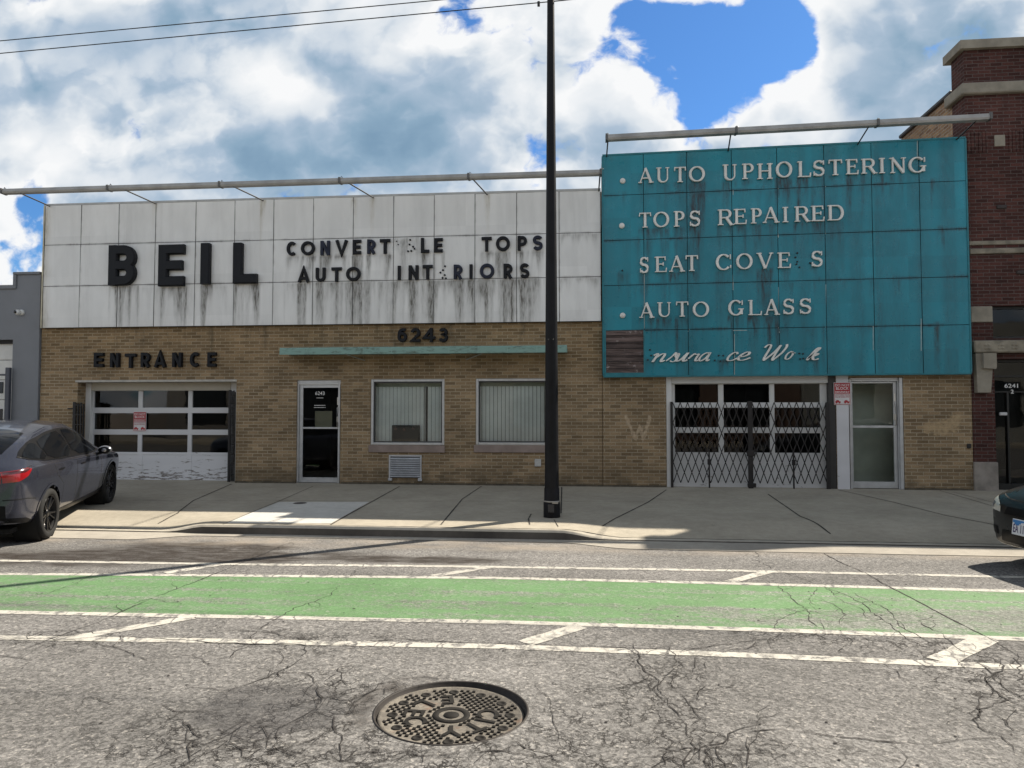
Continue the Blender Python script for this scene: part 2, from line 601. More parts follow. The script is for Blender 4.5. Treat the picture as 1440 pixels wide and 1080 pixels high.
def stroke_mesh(mb, strokes, place, depth, unit, bevel=0.25):
    """Each stroke a raised bar with a bevelled face. place(u, v, d) -> world point d in front of the panel; unit = metres per letter unit."""
    for si, (pts, wd) in enumerate(strokes):
        dep = depth - si * 0.0006
        pts = [p for i, p in enumerate(pts) if i == 0 or math.dist(p, pts[i - 1]) > 1e-4]
        closed = math.dist(pts[0], pts[-1]) < 1e-3 and len(pts) > 5
        if closed:
            pts = pts[:-1]
        n = len(pts)
        rows = []
        for i, p in enumerate(pts):
            a = pts[i - 1] if (i > 0 or closed) else p
            b = pts[(i + 1) % n] if (i < n - 1 or closed) else p
            d1 = Vector((p[0] - a[0], p[1] - a[1]))
            d2 = Vector((b[0] - p[0], b[1] - p[1]))
            if d1.length < 1e-6: d1 = d2
            if d2.length < 1e-6: d2 = d1
            d1.normalize(); d2.normalize()
            t = (d1 + d2)
            t = t.normalized() if t.length > 1e-3 else d1
            nn = Vector((-t.y, t.x))
            if isinstance(wd, tuple):
                k = abs(t.y) if wd[0] == 'nib' else max(abs(t.x) * abs(t.y) * 2 * .6, .0) + (1 if .3 < p[1] < .7 else .25) * .55
                ww = wd[1] + (wd[2] - wd[1]) * min(1, k)
            else:
                ww = wd / max(.5, t.dot(d1))
            rows.append((p, nn, ww / 2))
        vs, fs = [], []
        for (p, nn, hw) in rows:
            for off, dd in ((1, 0), (1, 1 - bevel), (1 - bevel * .8, 1), (-1 + bevel * .8, 1), (-1, 1 - bevel), (-1, 0)):
                vs.append(place(p[0] + nn.x * hw * off, p[1] + nn.y * hw * off, dep * dd))
        for i in range(n if closed else n - 1):
            j = (i + 1) % n
            for k in range(5):
                fs.append((i * 6 + k, i * 6 + k + 1, j * 6 + k + 1, j * 6 + k))
        if not closed:
            fs += [tuple(range(6)), tuple(range(n * 6 - 1, n * 6 - 7, -1))]
        mb.add(vs, fs)


# ------------------------------------------------------------------ materials
def brick_mat(name, c1, c2, mortar, soot=0.0, dark=(0.09, 0.07, 0.05), marks=None, seed=0.0, lo=0.05, warm=None):
    def b(nt, p):
        x, y, z = nt.sep(nt.pos())[:3]
        v = nt.comb(nt.math('ADD', nt.math('ADD', x, y), seed), z, 0.0)
        wob = nt.scale(nt.vmath('SUBTRACT', nt.noise(v, 9.0, 2, 0.5, out=1), (0.5, 0.5, 0.5)), 0.008)
        v2 = nt.vmath('ADD', v, wob)
        br = nt.node('ShaderNodeTexBrick')
        nt.put(br.inputs['Vector'], v2)
        br.offset = 0.5
        br.inputs['Color1'].default_value = (*c1, 1)
        br.inputs['Color2'].default_value = (*c2, 1)
        br.inputs['Mortar'].default_value = (*mortar, 1)
        for k, q in (('Scale', 1.0), ('Mortar Size', 0.0075), ('Mortar Smooth', 0.35), ('Bias', -0.1), ('Brick Width', 0.215), ('Row Height', 0.0677)):
            br.inputs[k].default_value = q
        col = br.outputs['Color']
        # single bricks fired darker or lighter
        ix = nt.math('FLOOR', nt.math('DIVIDE', z, 0.0677))
        odd = nt.math('MULTIPLY', nt.math('SUBTRACT', 1.0, nt.math('PINGPONG', ix, 1.0)), 0.1075)
        cell = nt.comb(nt.math('FLOOR', nt.math('DIVIDE', nt.math('ADD', nt.math('ADD', nt.math('ADD', x, y), seed), odd), 0.215)), ix, 3.0)
        wn = nt.node('ShaderNodeTexWhiteNoise')
        nt.put(wn.inputs[0], cell)
        one = nt.ramp(wn.outputs[0], 0.0, 1.0, 0.76, 1.20)
        keep = nt.math('SUBTRACT', 1.0, br.outputs['Fac'])
        col = nt.mix(keep, col, nt.mix(1.0, col, nt.comb(one, one, one), 'MULTIPLY'))
        big = nt.ramp(nt.noise(v, 0.9, 6, 0.6), 0.3, 0.72, 0.78, 1.16)
        col = nt.mix(1.0, col, nt.comb(big, big, big), 'MULTIPLY')
        fine = nt.ramp(nt.noise(v, 60.0, 4, 0.6), 0.25, 0.75, 0.8, 1.18)
        col = nt.mix(1.0, col, nt.comb(fine, fine, fine), 'MULTIPLY')
        if warm:
            z0, z1, tint = warm
            wf = nt.math('MULTIPLY', nt.ramp(z, z0, z1), nt.ramp(nt.noise(v, 0.7, 4), 0.3, 0.6, 0.4, 1.0))
            col = nt.mix(wf, col, nt.mix(1.0, col, tint, 'MULTIPLY'))
        if soot:
            n2 = nt.noise(nt.vmath('MULTIPLY', v, (3.2, 0.7, 1.0)), 1.0, 6, 0.65)
            run = nt.math('MULTIPLY', nt.ramp(n2, 0.52, 0.72), nt.ramp(z, 1.9, 3.3))
            base = nt.math('MULTIPLY', nt.ramp(nt.noise(v, 2.2, 5), 0.36, 0.62), nt.ramp(z, 0.55, 0.0))
            f = nt.math('MULTIPLY', nt.math('MAXIMUM', run, base), soot)
            col = nt.mix(f, col, dark)
        for (pts, wd, tint, amt) in marks or ():
            acc = None
            wv = nt.vmath('ADD', nt.comb(x, z, 0.0), nt.scale(nt.vmath('SUBTRACT', nt.noise(v, 11.0, 3, out=1), (0.5, 0.5, 0.5)), wd * 2.2))
            for (ax, az), (bx, bz) in zip(pts, pts[1:]):
                ab = (bx - ax, bz - az, 0)
                L2 = ab[0] ** 2 + ab[1] ** 2 + 1e-9
                pa = nt.vmath('SUBTRACT', wv, (ax, az, 0))
                h = nt.math('DIVIDE', nt.vmath('DOT_PRODUCT', pa, ab, 1), L2, clamp=True)
                dist = nt.vmath('LENGTH', nt.vmath('SUBTRACT', pa, nt.scale(ab, h)), None, 1)
                m_ = nt.ramp(dist, wd, wd * .35)
                acc = m_ if acc is None else nt.math('MAXIMUM', acc, m_)
            acc = nt.math('MULTIPLY', acc, nt.ramp(nt.noise(v, 14.0, 4, 0.7), 0.3, 0.65, 0.25, amt))
            col = nt.mix(acc, col, tint)
        nt.put(p.inputs['Base Color'], col)
        p.inputs['Roughness'].default_value = 0.9
        p.inputs['Specular IOR Level'].default_value = 0.2
        hgt = nt.math('ADD', nt.math('MULTIPLY', br.outputs['Fac'], -1.0), nt.math('MULTIPLY', nt.noise(v, 45.0, 3), 0.35))
        nt.put(p.inputs['Normal'], nt.bump(hgt, 0.55, 0.006))
    return mat(name, b)


def glass_mat(name, tint=(0.55, 0.6, 0.58), rough=0.02, ior=1.5, boost=1.0):
    m = bpy.data.materials.new(name)
    m.use_nodes = True
    m.node_tree.nodes.clear()
    nt = NT(m.node_tree)
    tr = nt.node('ShaderNodeBsdfTransparent')
    tr.inputs[0].default_value = (*tint, 1)
    gl = nt.node('ShaderNodeBsdfGlossy')
    gl.inputs['Roughness'].default_value = rough
    fr = nt.node('ShaderNodeFresnel')
    fr.inputs[0].default_value = ior
    nt.put(fr.inputs['Normal'], nt.bump(nt.noise(nt.obj(), 1.6, 2), 0.05, 0.03))
    nt.put(gl.inputs['Normal'], nt.bump(nt.noise(nt.obj(), 1.6, 2), 0.05, 0.03))
    f = nt.math('MULTIPLY', fr.outputs[0], boost, clamp=True)
    mx = nt.node('ShaderNodeMixShader')
    nt.put(mx.inputs[0], f)
    nt.l.new(tr.outputs[0], mx.inputs[1])
    nt.l.new(gl.outputs[0], mx.inputs[2])
    o = nt.node('ShaderNodeOutputMaterial')
    nt.l.new(mx.outputs[0], o.inputs[0])
    MATS[name] = m
    return m


def stained_panel(name, base, streak_col, rust_col, rough=0.35, cell=(0.85, 0.9), tone=0.06):
    """Enamelled sheet with the run-off stains kept in the mesh's own stain / rust attributes."""
    def b(nt, p):
        x, y, z = nt.sep(nt.pos())[:3]
        v = nt.comb(x, z, 0.0)
        wn = nt.node('ShaderNodeTexWhiteNoise')
        nt.put(wn.inputs[0], nt.comb(nt.math('FLOOR', nt.math('DIVIDE', x, cell[0])), nt.math('FLOOR', nt.math('DIVIDE', z, cell[1])), 1.0))
        g = nt.ramp(wn.outputs[0], 0, 1, 1 - tone, 1 + tone)
        n1 = nt.ramp(nt.noise(nt.vmath('MULTIPLY', v, (1.0, 0.35, 1.0)), 2.2, 6, 0.6), 0.3, 0.7, 0.93, 1.04)
        g = nt.math('MULTIPLY', g, n1)
        col = nt.mix(1.0, base, nt.comb(g, g, g), 'MULTIPLY')
        fine = nt.ramp(nt.noise(nt.vmath('MULTIPLY', v, (30.0, 5.0, 1.0)), 1.0, 4, 0.6), 0.35, 0.75, 0.55, 1.15)
        col = nt.mix(nt.math('MULTIPLY', nt.attr('rust'), fine, clamp=True), col, rust_col)
        col = nt.mix(nt.math('MULTIPLY', nt.attr('stain'), nt.math('MULTIPLY', fine, 1.15), clamp=True), col, streak_col)
        nt.put(p.inputs['Base Color'], col)
        nt.put(p.inputs['Roughness'], nt.ramp(nt.noise(v, 5.0, 4), 0.3, 0.7, rough - 0.06, rough + 0.15))
        nt.put(p.inputs['Normal'], nt.bump(nt.noise(v, 1.3, 2), 0.25, 0.02))
    return mat(name, b)


def flaky(name, col, under, lo=0.62, hi=0.66, scale=9.0, zfade=None, var=0.05, flat=0.45):
    """Paint that has flaked off in patches down to bare wood."""
    def b(nt, p):
        x, y, z = nt.sep(nt.pos())[:3]
        v = nt.comb(nt.math('MULTIPLY', x, flat), z, y)
        n = nt.noise(v, scale, 8, 0.68)
        if zfade:
            n = nt.math('ADD', n, nt.ramp(z, zfade[0], zfade[1], zfade[2], 0.0))
        f = nt.ramp(n, lo, hi)
        tone = nt.ramp(nt.noise(v, 2.0, 5), 0.3, 0.7, 1 - var, 1 + var)
        c0 = nt.mix(1.0, col, nt.comb(tone, tone, tone), 'MULTIPLY')
        nt.put(p.inputs['Base Color'], nt.mix(f, c0, under))
        nt.put(p.inputs['Roughness'], nt.ramp(f, 0, 1, 0.5, 0.9))
        nt.put(p.inputs['Normal'], nt.bump(nt.math('MULTIPLY', f, -1.0), 0.4, 0.004))
    return mat(name, b)


def asphalt_common(nt, light=(0.258, 0.250, 0.243), dark=(0.088, 0.085, 0.082)):
    x, y, z = nt.sep(nt.pos())[:3]
    v = nt.comb(x, y, 0.0)
    gs = nt.math('ADD', nt.math('MULTIPLY', nt.sep(nt.voro(v, 95.0, out=1))[0], 0.45), nt.math('MULTIPLY', nt.sep(nt.voro(v, 50.0, out=1))[0], 0.55))
    n1 = nt.noise(v, 190.0, 3, 0.7)
    g = nt.math('ADD', nt.math('MULTIPLY', gs, 0.62), nt.math('MULTIPLY', n1, 0.55))
    col = nt.mix(nt.ramp(g, 0.30, 0.86), dark, light)
    pits = nt.ramp(nt.noise(v, 46.0, 4, 0.75), 0.57, 0.68)
    col = nt.mix(nt.math('MULTIPLY', pits, 0.6), col, (0.05, 0.046, 0.043))
    stones = nt.ramp(gs, 0.82, 0.92)
    col = nt.mix(nt.math('MULTIPLY', stones, 0.55), col, (0.45, 0.42, 0.38))
    big = nt.ramp(nt.noise(v, 0.55, 6, 0.6), 0.3, 0.7, 0.80, 1.14)
    mid = nt.ramp(nt.noise(nt.vmath('MULTIPLY', v, (0.16, 1.6, 1.0)), 1.1, 5, 0.6), 0.32, 0.68, 0.86, 1.12)
    k = nt.math('MULTIPLY', big, mid)
    col = nt.mix(1.0, col, nt.comb(k, k, k), 'MULTIPLY')
    hgt = nt.math('ADD', nt.math('MULTIPLY', gs, 0.5), nt.math('MULTIPLY', n1, 0.8))
    return v, col, hgt, n1, gs


def asphalt(nt, p):
    v, col, hgt, n1, gs = asphalt_common(nt)
    wv = nt.vmath('ADD', v, nt.scale(nt.vmath('SUBTRACT', nt.noise(v, 9.0, 5, 0.65, out=1), (0.5, 0.5, 0.5)), 0.16))
    for sc_, wid in ((5.5, 0.030), (12.0, 0.045)):          # hairline crazing of the worn surface
        ed = nt.voro(wv, sc_, 'DISTANCE_TO_EDGE')
        some = nt.math('ADD', nt.attr('craze'), nt.ramp(nt.noise(v, 0.8 + sc_ * 0.06, 5, 0.6), 0.52, 0.72, 0.0, 0.55), clamp=True)
        broken = nt.ramp(nt.noise(v, 6.0, 4, 0.6), 0.40, 0.58)
        ln = nt.math('MULTIPLY', nt.math('MULTIPLY', nt.ramp(ed, wid * 1.3, wid * 0.2), some), broken)
        col = nt.mix(nt.math('MULTIPLY', ln, 0.95, clamp=True), col, (0.035, 0.032, 0.03))
        hgt = nt.math('SUBTRACT', hgt, nt.math('MULTIPLY', ln, 1.5))
    col = nt.mix(nt.attr('patch'), col, nt.mix(0.58, col, (0.056, 0.054, 0.056)))
    blot = nt.math('MULTIPLY', nt.attr('stain'), nt.ramp(nt.math('ADD', nt.math('MULTIPLY', nt.noise(nt.vmath('MULTIPLY', v, (0.7, 2.0, 1.0)), 5.0, 7, 0.7), 0.8), nt.math('MULTIPLY', gs, 0.25)), 0.34, 0.66, 0.35, 1.25), clamp=True)
    col = nt.mix(blot, col, (0.040, 0.032, 0.027))
    col = nt.mix(nt.math('MULTIPLY', nt.attr('dust'), 0.75), col, (0.33, 0.285, 0.235))
    nt.put(p.inputs['Base Color'], col)
    nt.put(p.inputs['Roughness'], nt.ramp(nt.attr('stain'), 0, 1, 0.88, 0.55))
    p.inputs['Specular IOR Level'].default_value = 0.3
    nt.put(p.inputs['Normal'], nt.bump(hgt, 0.75, 0.007))


def road_paint(paint, wear_lo, wear_hi, amount=1.0, streak=False):
    def b(nt, p):
        v, col, hgt, n1, gs = asphalt_common(nt)
        n = nt.noise(v, 7.0, 8, 0.72)
        if streak:
            n = nt.math('ADD', nt.math('MULTIPLY', n, 0.45), nt.math('MULTIPLY', nt.noise(nt.vmath('MULTIPLY', v, (0.16, 3.5, 1.0)), 1.6, 6, 0.62), 0.55))
            n = nt.math('ADD', n, nt.attr('wear'))
        n = nt.math('ADD', n, nt.math('MULTIPLY', nt.math('SUBTRACT', gs, 0.5), 0.10))
        f = nt.math('MULTIPLY', nt.ramp(n, wear_lo, wear_hi), amount)
        if not streak:                                      # the line has split into blocks
            wv = nt.vmath('ADD', nt.vmath('MULTIPLY', v, (1.0, 0.35, 1.0)), nt.scale(nt.vmath('SUBTRACT', nt.noise(v, 8.0, 4, 0.6, out=1), (0.5, 0.5, 0.5)), 0.10))
            gap = nt.math('MULTIPLY', nt.ramp(nt.voro(wv, 5.0, 'DISTANCE_TO_EDGE'), 0.055, 0.015), nt.ramp(nt.noise(v, 1.1, 3), 0.38, 0.6))
            f = nt.math('MAXIMUM', f, gap)
        t = nt.ramp(nt.math('ADD', nt.math('MULTIPLY', n1, 0.6), nt.math('MULTIPLY', gs, 0.4)), 0.2, 0.8, 0.72, 1.12)
        t2 = nt.ramp(nt.noise(v, 1.1, 4), 0.3, 0.7, 0.9, 1.06)
        t = nt.math('MULTIPLY', t, t2)
        pc = nt.mix(1.0, paint, nt.comb(t, t, t), 'MULTIPLY')
        nt.put(p.inputs['Base Color'], nt.mix(f, pc, col))
        p.inputs['Roughness'].default_value = 0.8
        p.inputs['Specular IOR Level'].default_value = 0.3
        nt.put(p.inputs['Normal'], nt.bump(hgt, 0.5, 0.005))
    return b


def concrete(c0, c1, stain=0.35, scale=1.0, spk=0.12):
    def b(nt, p):
        v = nt.pos()
        n = nt.noise(v, 0.9 * scale, 7, 0.62)
        col = nt.mix(nt.ramp(n, 0.3, 0.7), c0, c1)
        s = nt.ramp(nt.noise(v, 140.0, 3, 0.7), 0.25, 0.75, 1 - spk, 1 + spk)
        m_ = nt.ramp(nt.noise(v, 9.0, 6, 0.65), 0.3, 0.7, 0.92, 1.07)
        k = nt.math('MULTIPLY', s, m_)
        col = nt.mix(1.0, col, nt.comb(k, k, k), 'MULTIPLY')
        d = nt.ramp(nt.noise(v, 2.6, 7, 0.7), 0.60, 0.78, 0.0, stain)
        col = nt.mix(d, col, tuple(q * 0.42 for q in c0))
        nt.put(p.inputs['Base Color'], col)
        p.inputs['Roughness'].default_value = 0.9
        p.inputs['Specular IOR Level'].default_value = 0.25
        nt.put(p.inputs['Normal'], nt.bump(nt.noise(v, 90.0, 4, 0.7), 0.4, 0.003))
    return b


def planks(nt, p):
    x, y, z = nt.sep(nt.pos())[:3]
    v = nt.comb(nt.math('MULTIPLY', x, 1.3), nt.math('MULTIPLY', z, 14.0), 0.0)
    n = nt.noise(v, 1.6, 8, 0.7, 0.6)
    row = nt.math('FLOOR', nt.math('DIVIDE', z, 0.13))
    wn = nt.node('ShaderNodeTexWhiteNoise')
    nt.put(wn.inputs[0], nt.comb(row, 0.0, 0.0))
    gap = nt.ramp(nt.math('PINGPONG', nt.math('DIVIDE', z, 0.13), 0.5), 0.0, 0.09)
    col = nt.mix(nt.ramp(n, 0.3, 0.72), (0.035, 0.024, 0.022), (0.17, 0.125, 0.115))
    col = nt.mix(nt.ramp(nt.noise(nt.comb(x, z, 0.0), 6.0, 7, 0.7), 0.58, 0.7), col, (0.38, 0.34, 0.33))
    k = nt.math('MULTIPLY', nt.ramp(wn.outputs[0], 0, 1, 0.6, 1.25), nt.ramp(gap, 0, 1, 0.12, 1.0))
    nt.put(p.inputs['Base Color'], nt.mix(1.0, col, nt.comb(k, k, k), 'MULTIPLY'))
    p.inputs['Roughness'].default_value = 0.85
    nt.put(p.inputs['Normal'], nt.bump(nt.math('ADD', n, gap), 0.6, 0.01))

# ================================================================== GROUND
ROAD = -0.22
KERB_Y = -5.0


def fbm(x, y, k=1.0, seed=0.0, oct_=4):
    a, s, t = 0.5, 0.0, k
    for _ in range(oct_):
        s += a * mnoise.noise((x * t, y * t, seed))
        a *= .5
        t *= 2.0
    return s


def smooth(a, b, x):
    t = max(0.0, min(1.0, (x - a) / (b - a)))
    return t * t * (3 - 2 * t)


MH = Vector(((G(520, 1003, ROAD)[0] + G(746, 1001, ROAD)[0]) / 2, (G(633, 958, ROAD)[1] + G(633, 1049, ROAD)[1]) / 2))
MH_R = 0.432


def blob2(x, y, cx, cy, sx, sy):
    return math.exp(-((x - cx) / sx) ** 2 - ((y - cy) / sy) ** 2)


def gp(px, py, z=ROAD):
    return G(px, py, z)


STAINS = [(gp(255, 779), 0.95, 0.34, 1.3), (gp(335, 785), .55, .16, 1.1), (gp(130, 784), 1.5, .24, .7), (gp(300, 767), .9, .2, .7), (gp(605, 787), .6, .15, 1.3), (gp(520, 786), .5, .14, .7), (gp(560, 768), .5, .1, .3),
          (gp(330, 770), .5, .12, .5), (gp(480, 779), .35, .1, .35), (gp(885, 773), .2, .05, .35), (gp(60, 793), .9, .1, .35), (gp(1240, 771), .5, .08, .15)]
PATCH = gp(382, 996)
CRAZED = [(325, 1050, .42, .30, .085, .011), (430, 965, .30, .22, .08, .009), (470, 1040, .35, .4, .12, .008), (540, 985, .28, .2, .06, .011), (520, 1075, .5, .2, .12, .007),
          (925, 960, .35, .4, .13, .008), (1145, 868, .45, .35, .13, .007), (1410, 965, .45, .5, .14, .012), (985, 1068, .4, .25, .11, .011), (60, 897, .7, .12, .10, .009),
          (1120, 893, .55, .16, .12, .007), (430, 900, .4, .22, .12, .007), (250, 1040, .35, .35, .14, .007), (1350, 915, .5, .2, .12, .009), (870, 1040, .5, .4, .16, .005), (700, 1070, .6, .2, .14, .006)]
CRAZE = [(*gp(c[0], c[1]), c[2] * 1.25, c[3] * 1.25) for c in CRAZED]


def build_road():
    x0, x1, y0, y1, st = -9.6, 7.2, -13.0, -4.9, 0.045
    nx, ny = int(round((x1 - x0) / st)), int(round((y1 - y0) / st))
    vs, at = [], {'stain': [], 'patch': [], 'dust': [], 'craze': []}
    inside = []
    for j in range(ny + 1):
        for i in range(nx + 1):
            x, y, z = x0 + (x1 - x0) * i / nx, y0 + (y1 - y0) * j / ny, ROAD
            d = Vector((x, y)) - MH
            r = d.length
            if abs(r - MH_R) < st * .72 and r > 1e-6:
                q = MH + d * (MH_R / r)
                x, y, r = q.x, q.y, MH_R
            inside.append(r <= MH_R + 1e-4)
            s = 0.0
            if y > -7.6:
                for (cx, cy), sx, sy, amp in STAINS:
                    if abs(x - cx) < 2.5 * sx and abs(y - cy) < 2.5 * sy:
                        s += 2.3 * amp * blob2(x, y, cx, cy, sx, sy) * max(0.0, 1.0 + 1.9 * fbm(x * 1.0, y * 3.0, 2.2, 4.0))
            pr = math.hypot((x - PATCH[0]) / .48, (y - PATCH[1]) / .40) + .55 * fbm(x, y, 2.6, 1.0)
            pt = smooth(.99, .90, pr)
            if pt > 0:
                z -= .002 * pt
            # crumbled asphalt beside the frame of the cover
            e = Vector((x, y)) - MH
            if MH_R < r < 1.0:
                ang = math.degrees(math.atan2(e.y, e.x)) % 360
                w = smooth(70, 20, abs(ang - 165)) * smooth(.68, .46, r) * max(0, .7 + 1.8 * fbm(x, y, 7.0, 2.0))
                s += 1.1 * w
                if r > MH_R + .03:
                    z -= .004 * w
            at['stain'].append(min(.92, s))
            at['patch'].append(pt)
            at['craze'].append(min(1.0, sum(blob2(x, y, cx, cy, sx, sy) for cx, cy, sx, sy in CRAZE if abs(x - cx) < 2.4 * sx and abs(y - cy) < 2.4 * sy)))
            at['dust'].append(max(0, min(1, smooth(-5.9, -5.45, y) * (.45 + 1.4 * fbm(x, y * 2, 1.6, 6.0)))))
            vs.append((x, y, z))
    fs = []
    for j in range(ny):
        for i in range(nx):
            a = j * (nx + 1) + i
            q = (a, a + 1, a + nx + 2, a + nx + 1)
            if not all(inside[k] for k in q):
                fs.append(q)
    mb = MB()
    mb.add(vs, fs)
    for k in at:
        at[k] += [0.0] * 0
    # the street running on to both sides and behind, same level, edge to edge with the fine sheet
    X0, X1, Y0, Y1 = -150, 150, -20.5, -4.9
    n0 = len(mb.v)
    mb.quad((X0, Y0, ROAD), (x0, Y0, ROAD), (x0, Y1, ROAD), (X0, Y1, ROAD))
    mb.quad((x1, Y0, ROAD), (X1, Y0, ROAD), (X1, Y1, ROAD), (x1, Y1, ROAD))
    mb.quad((x0, Y0, ROAD), (x1, Y0, ROAD), (x1, y0, ROAD), (x0, y0, ROAD))
    for k in at:
        at[k] += [0.0] * (len(mb.v) - n0)
    o = mb.build('road', mat('asphalt', asphalt), smooth=True, attrs=at)
    return tag(o, kind='structure')


road = build_road()

# earth below everything, reaching the horizon
g = MB()
g.quad((-900, -900, -1.2), (900, -900, -1.2), (900, 900, -1.2), (-900, 900, -1.2))
tag(g.build('ground', plain('earth', (0.16, 0.13, 0.10), 0.95, scale=.3)), kind='structure')

KX0, KX1 = G(205, 748, -.12)[0], G(868, 752, -.12)[0]       # the raised kerb between the two driveways


def drive(x):
    """0 along the raised kerb, 1 where a driveway runs down to the gutter."""
    return max(smooth(KX0 + .55, KX0 - .25, x), smooth(KX1 - .75, KX1 + .15, x))


# gutter of pale concrete
g = MB()
n = 220
yo = lambda x: -5.09 - .36 * drive(x) + .05 * fbm(x, 0, .6, 3.0)
for i in range(n):
    a, b = -12 + 22.0 * i / n, -12 + 22.0 * (i + 1) / n
    g.quad((a, yo(a), ROAD + .006), (b, yo(b), ROAD + .006), (b, -4.93, ROAD + .014), (a, -4.93, ROAD + .014))
g.quad((-150, -5.42, ROAD + .006), (-12, yo(-12), ROAD + .006), (-12, -4.93, ROAD + .014), (-150, -4.93, ROAD + .014))
g.quad((10, yo(10), ROAD + .006), (150, -5.42, ROAD + .006), (150, -4.93, ROAD + .014), (10, -4.93, ROAD + .014))
gutter = tag(g.build('gutter', mat('gutter concrete', concrete((.30, .275, .24), (.40, .37, .32), .5))), kind='structure')

def walk_z(x, y):
    z = -.020 * -y
    t = drive(x) * smooth(-3.7, -4.95, y)
    return z * (1 - t) + (ROAD + .022) * t


def build_walk():
    mb = MB()
    xs = list(np.arange(-14, 10.01, .16))
    ys = list(np.arange(-4.78, .41, .2))
    ys[0], ys[-1] = -4.78, .40
    nx = len(xs)
    vs = [(x, y, walk_z(x, y)) for y in ys for x in xs]
    fs = [(j * nx + i, j * nx + i + 1, (j + 1) * nx + i + 1, (j + 1) * nx + i) for j in range(len(ys) - 1) for i in range(nx - 1)]
    mb.add(vs, fs, True)
    for a, b in ((-150, -14), (10, 150)):
        mb.quad((a, -4.78, walk_z(a, -4.78)), (b, -4.78, walk_z(b, -4.78)), (b, .4, walk_z(b, .4)), (a, .4, walk_z(a, .4)))
    return tag(mb.build('sidewalk', mat('sidewalk concrete', concrete((.325, .293, .237), (.405, .367, .30), .35))), kind='structure')


walk = build_walk()


def ribbon(mb, pts, wd, zf, jit=0.0, seed=0):
    """A thin strip along pts on a surface of height zf(x, y); wd a number or one per point."""
    rnd = random.Random(seed)
    n = len(pts)
    ws = wd if isinstance(wd, list) else [wd] * n
    vs = []
    for i, p in enumerate(pts):
        a, b = pts[max(0, i - 1)], pts[min(n - 1, i + 1)]
        d = Vector((b[0] - a[0], b[1] - a[1]))
        if d.length < 1e-7:
            d = Vector((1, 0))
        d.normalize()
        k = ws[i] * .5 * (1 + jit * rnd.uniform(-1, 1))
        for s in (1, -1):
            x, y = p[0] - d.y * k * s, p[1] + d.x * k * s
            vs.append((x, y, zf(x, y)))
    mb.add(vs, [(2 * i, 2 * i + 1, 2 * i + 3, 2 * i + 2) for i in range(n - 1)])


def dense(pts, step=.06):
    out = [pts[0]]
    for a, b in zip(pts, pts[1:]):
        k = max(1, int(math.dist(a, b) / step))
        out += [(a[0] + (b[0] - a[0]) * i / k, a[1] + (b[1] - a[1]) * i / k) for i in range(1, k + 1)]
    return out


def wp(*px):
    """Photo points on the sidewalk -> x, y (two passes for its slope)."""
    out = []
    for p in px:
        x, y = G(*p, -.08)
        for _ in range(3):
            x, y = G(*p, walk_z(x, max(y, -4.9)))
        out.append((x, y))
    return out


# joints and cracks of the sidewalk slabs
j = MB()
zj = lambda x, y: walk_z(x, y) + .004
for i, (pts, wd) in enumerate([
        (wp((325, 681), (272, 704), (250, 722), (222, 738)), .022), (wp((562, 684), (524, 705), (495, 721), (465, 738)), .022),
        (wp((677, 684), (650, 702), (620, 738)), .020), (wp((790, 685), (789, 722)), .022), (wp((937, 689), (912, 706), (870, 727), (847, 742)), .022),
        (wp((1080, 695), (1125, 726), (1150, 742), (1168, 754)), .022), (wp((1179, 689), (1255, 706), (1330, 725), (1400, 739)), .018),
        (wp((1340, 692), (1440, 718)), .012), (wp((440, 684), (392, 705), (355, 720), (313, 738)), .014),
        (wp((747, 723), (743, 730), (745, 738)), .02), (wp((779, 731), (785, 741)), .012),
        (wp((200, 704), (392, 704), (520, 705), (650, 705), (912, 706)), .009)]):
    ribbon(j, dense(pts, .08), wd, zj, .35 if i > 8 else .2, i)
for xx in (3.4 + 3.2, 9.5, -10.6, -13.2):
    ribbon(j, dense([(xx, -.1), (xx - .2, -4.75)], .3), .015, zj, .2, 50)
tag(j.build('slab_joint', plain('joint dirt', (.035, .03, .026), .95)), kind='structure').parent = walk

# the newer, whiter slab
s_ = MB()
pts = wp((392, 706), (519, 706), (466, 736), (316, 736))
s_.add([(x, y, walk_z(x, y) + .0025) for x, y in pts], [(0, 1, 2, 3)])
o = s_.build('new_slab', mat('new concrete', concrete((.50, .49, .455), (.58, .565, .53), .12)))
o.parent = walk

# a small round cap set in the new slab
s_ = MB()
cx, cy = wp((424, 707))[0]
s_.lathe([(.0, .008), (.10, .008), (.115, .003)], 20, Matrix.Translation((cx, cy - .06, walk_z(cx, cy))))
s_.build('valve_cap', plain('dull iron', (.09, .08, .075), .7)).parent = walk

# kerb stone with its own front face, sinking at both driveways
k, kf = MB(), MB()
xs = np.arange(-14, 10.01, .12)
for a, b in zip(xs, xs[1:]):
    def prof(x):
        zt = walk_z(x, -4.78) + .002
        low = ROAD + .016
        zf = zt * (1 - drive(x)) + (ROAD + .03) * drive(x)
        w = .012 * fbm(x, 0, 2.0, 8.0)
        return [(x, -4.78, zt), (x, -4.885 + w, zf), (x, -4.915 + w, zf - .022 * (1 - drive(x)) - .003), (x, -4.945 + w * .5, low - .02)]
    A, B = prof(a), prof(b)
    for q in range(2):
        k.add([A[q], B[q], B[q + 1], A[q + 1]], [(0, 1, 2, 3)])
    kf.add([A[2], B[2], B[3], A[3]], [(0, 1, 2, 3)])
for a, b in ((-150, -14), (9.9, 150)):
    k.quad((a, -4.78, ROAD + .03), (b, -4.78, ROAD + .03), (b, -5.03, ROAD + .002), (a, -5.03, ROAD + .002))
kerb = tag(k.build('kerb', mat('kerb concrete', concrete((.37, .34, .285), (.46, .425, .36), .45))), kind='structure')
kf.build('kerb_face', mat('dark kerb face', concrete((.055, .050, .045), (.12, .108, .094), .6)), kerb)  # front face much darker than the kerb top
k = MB()
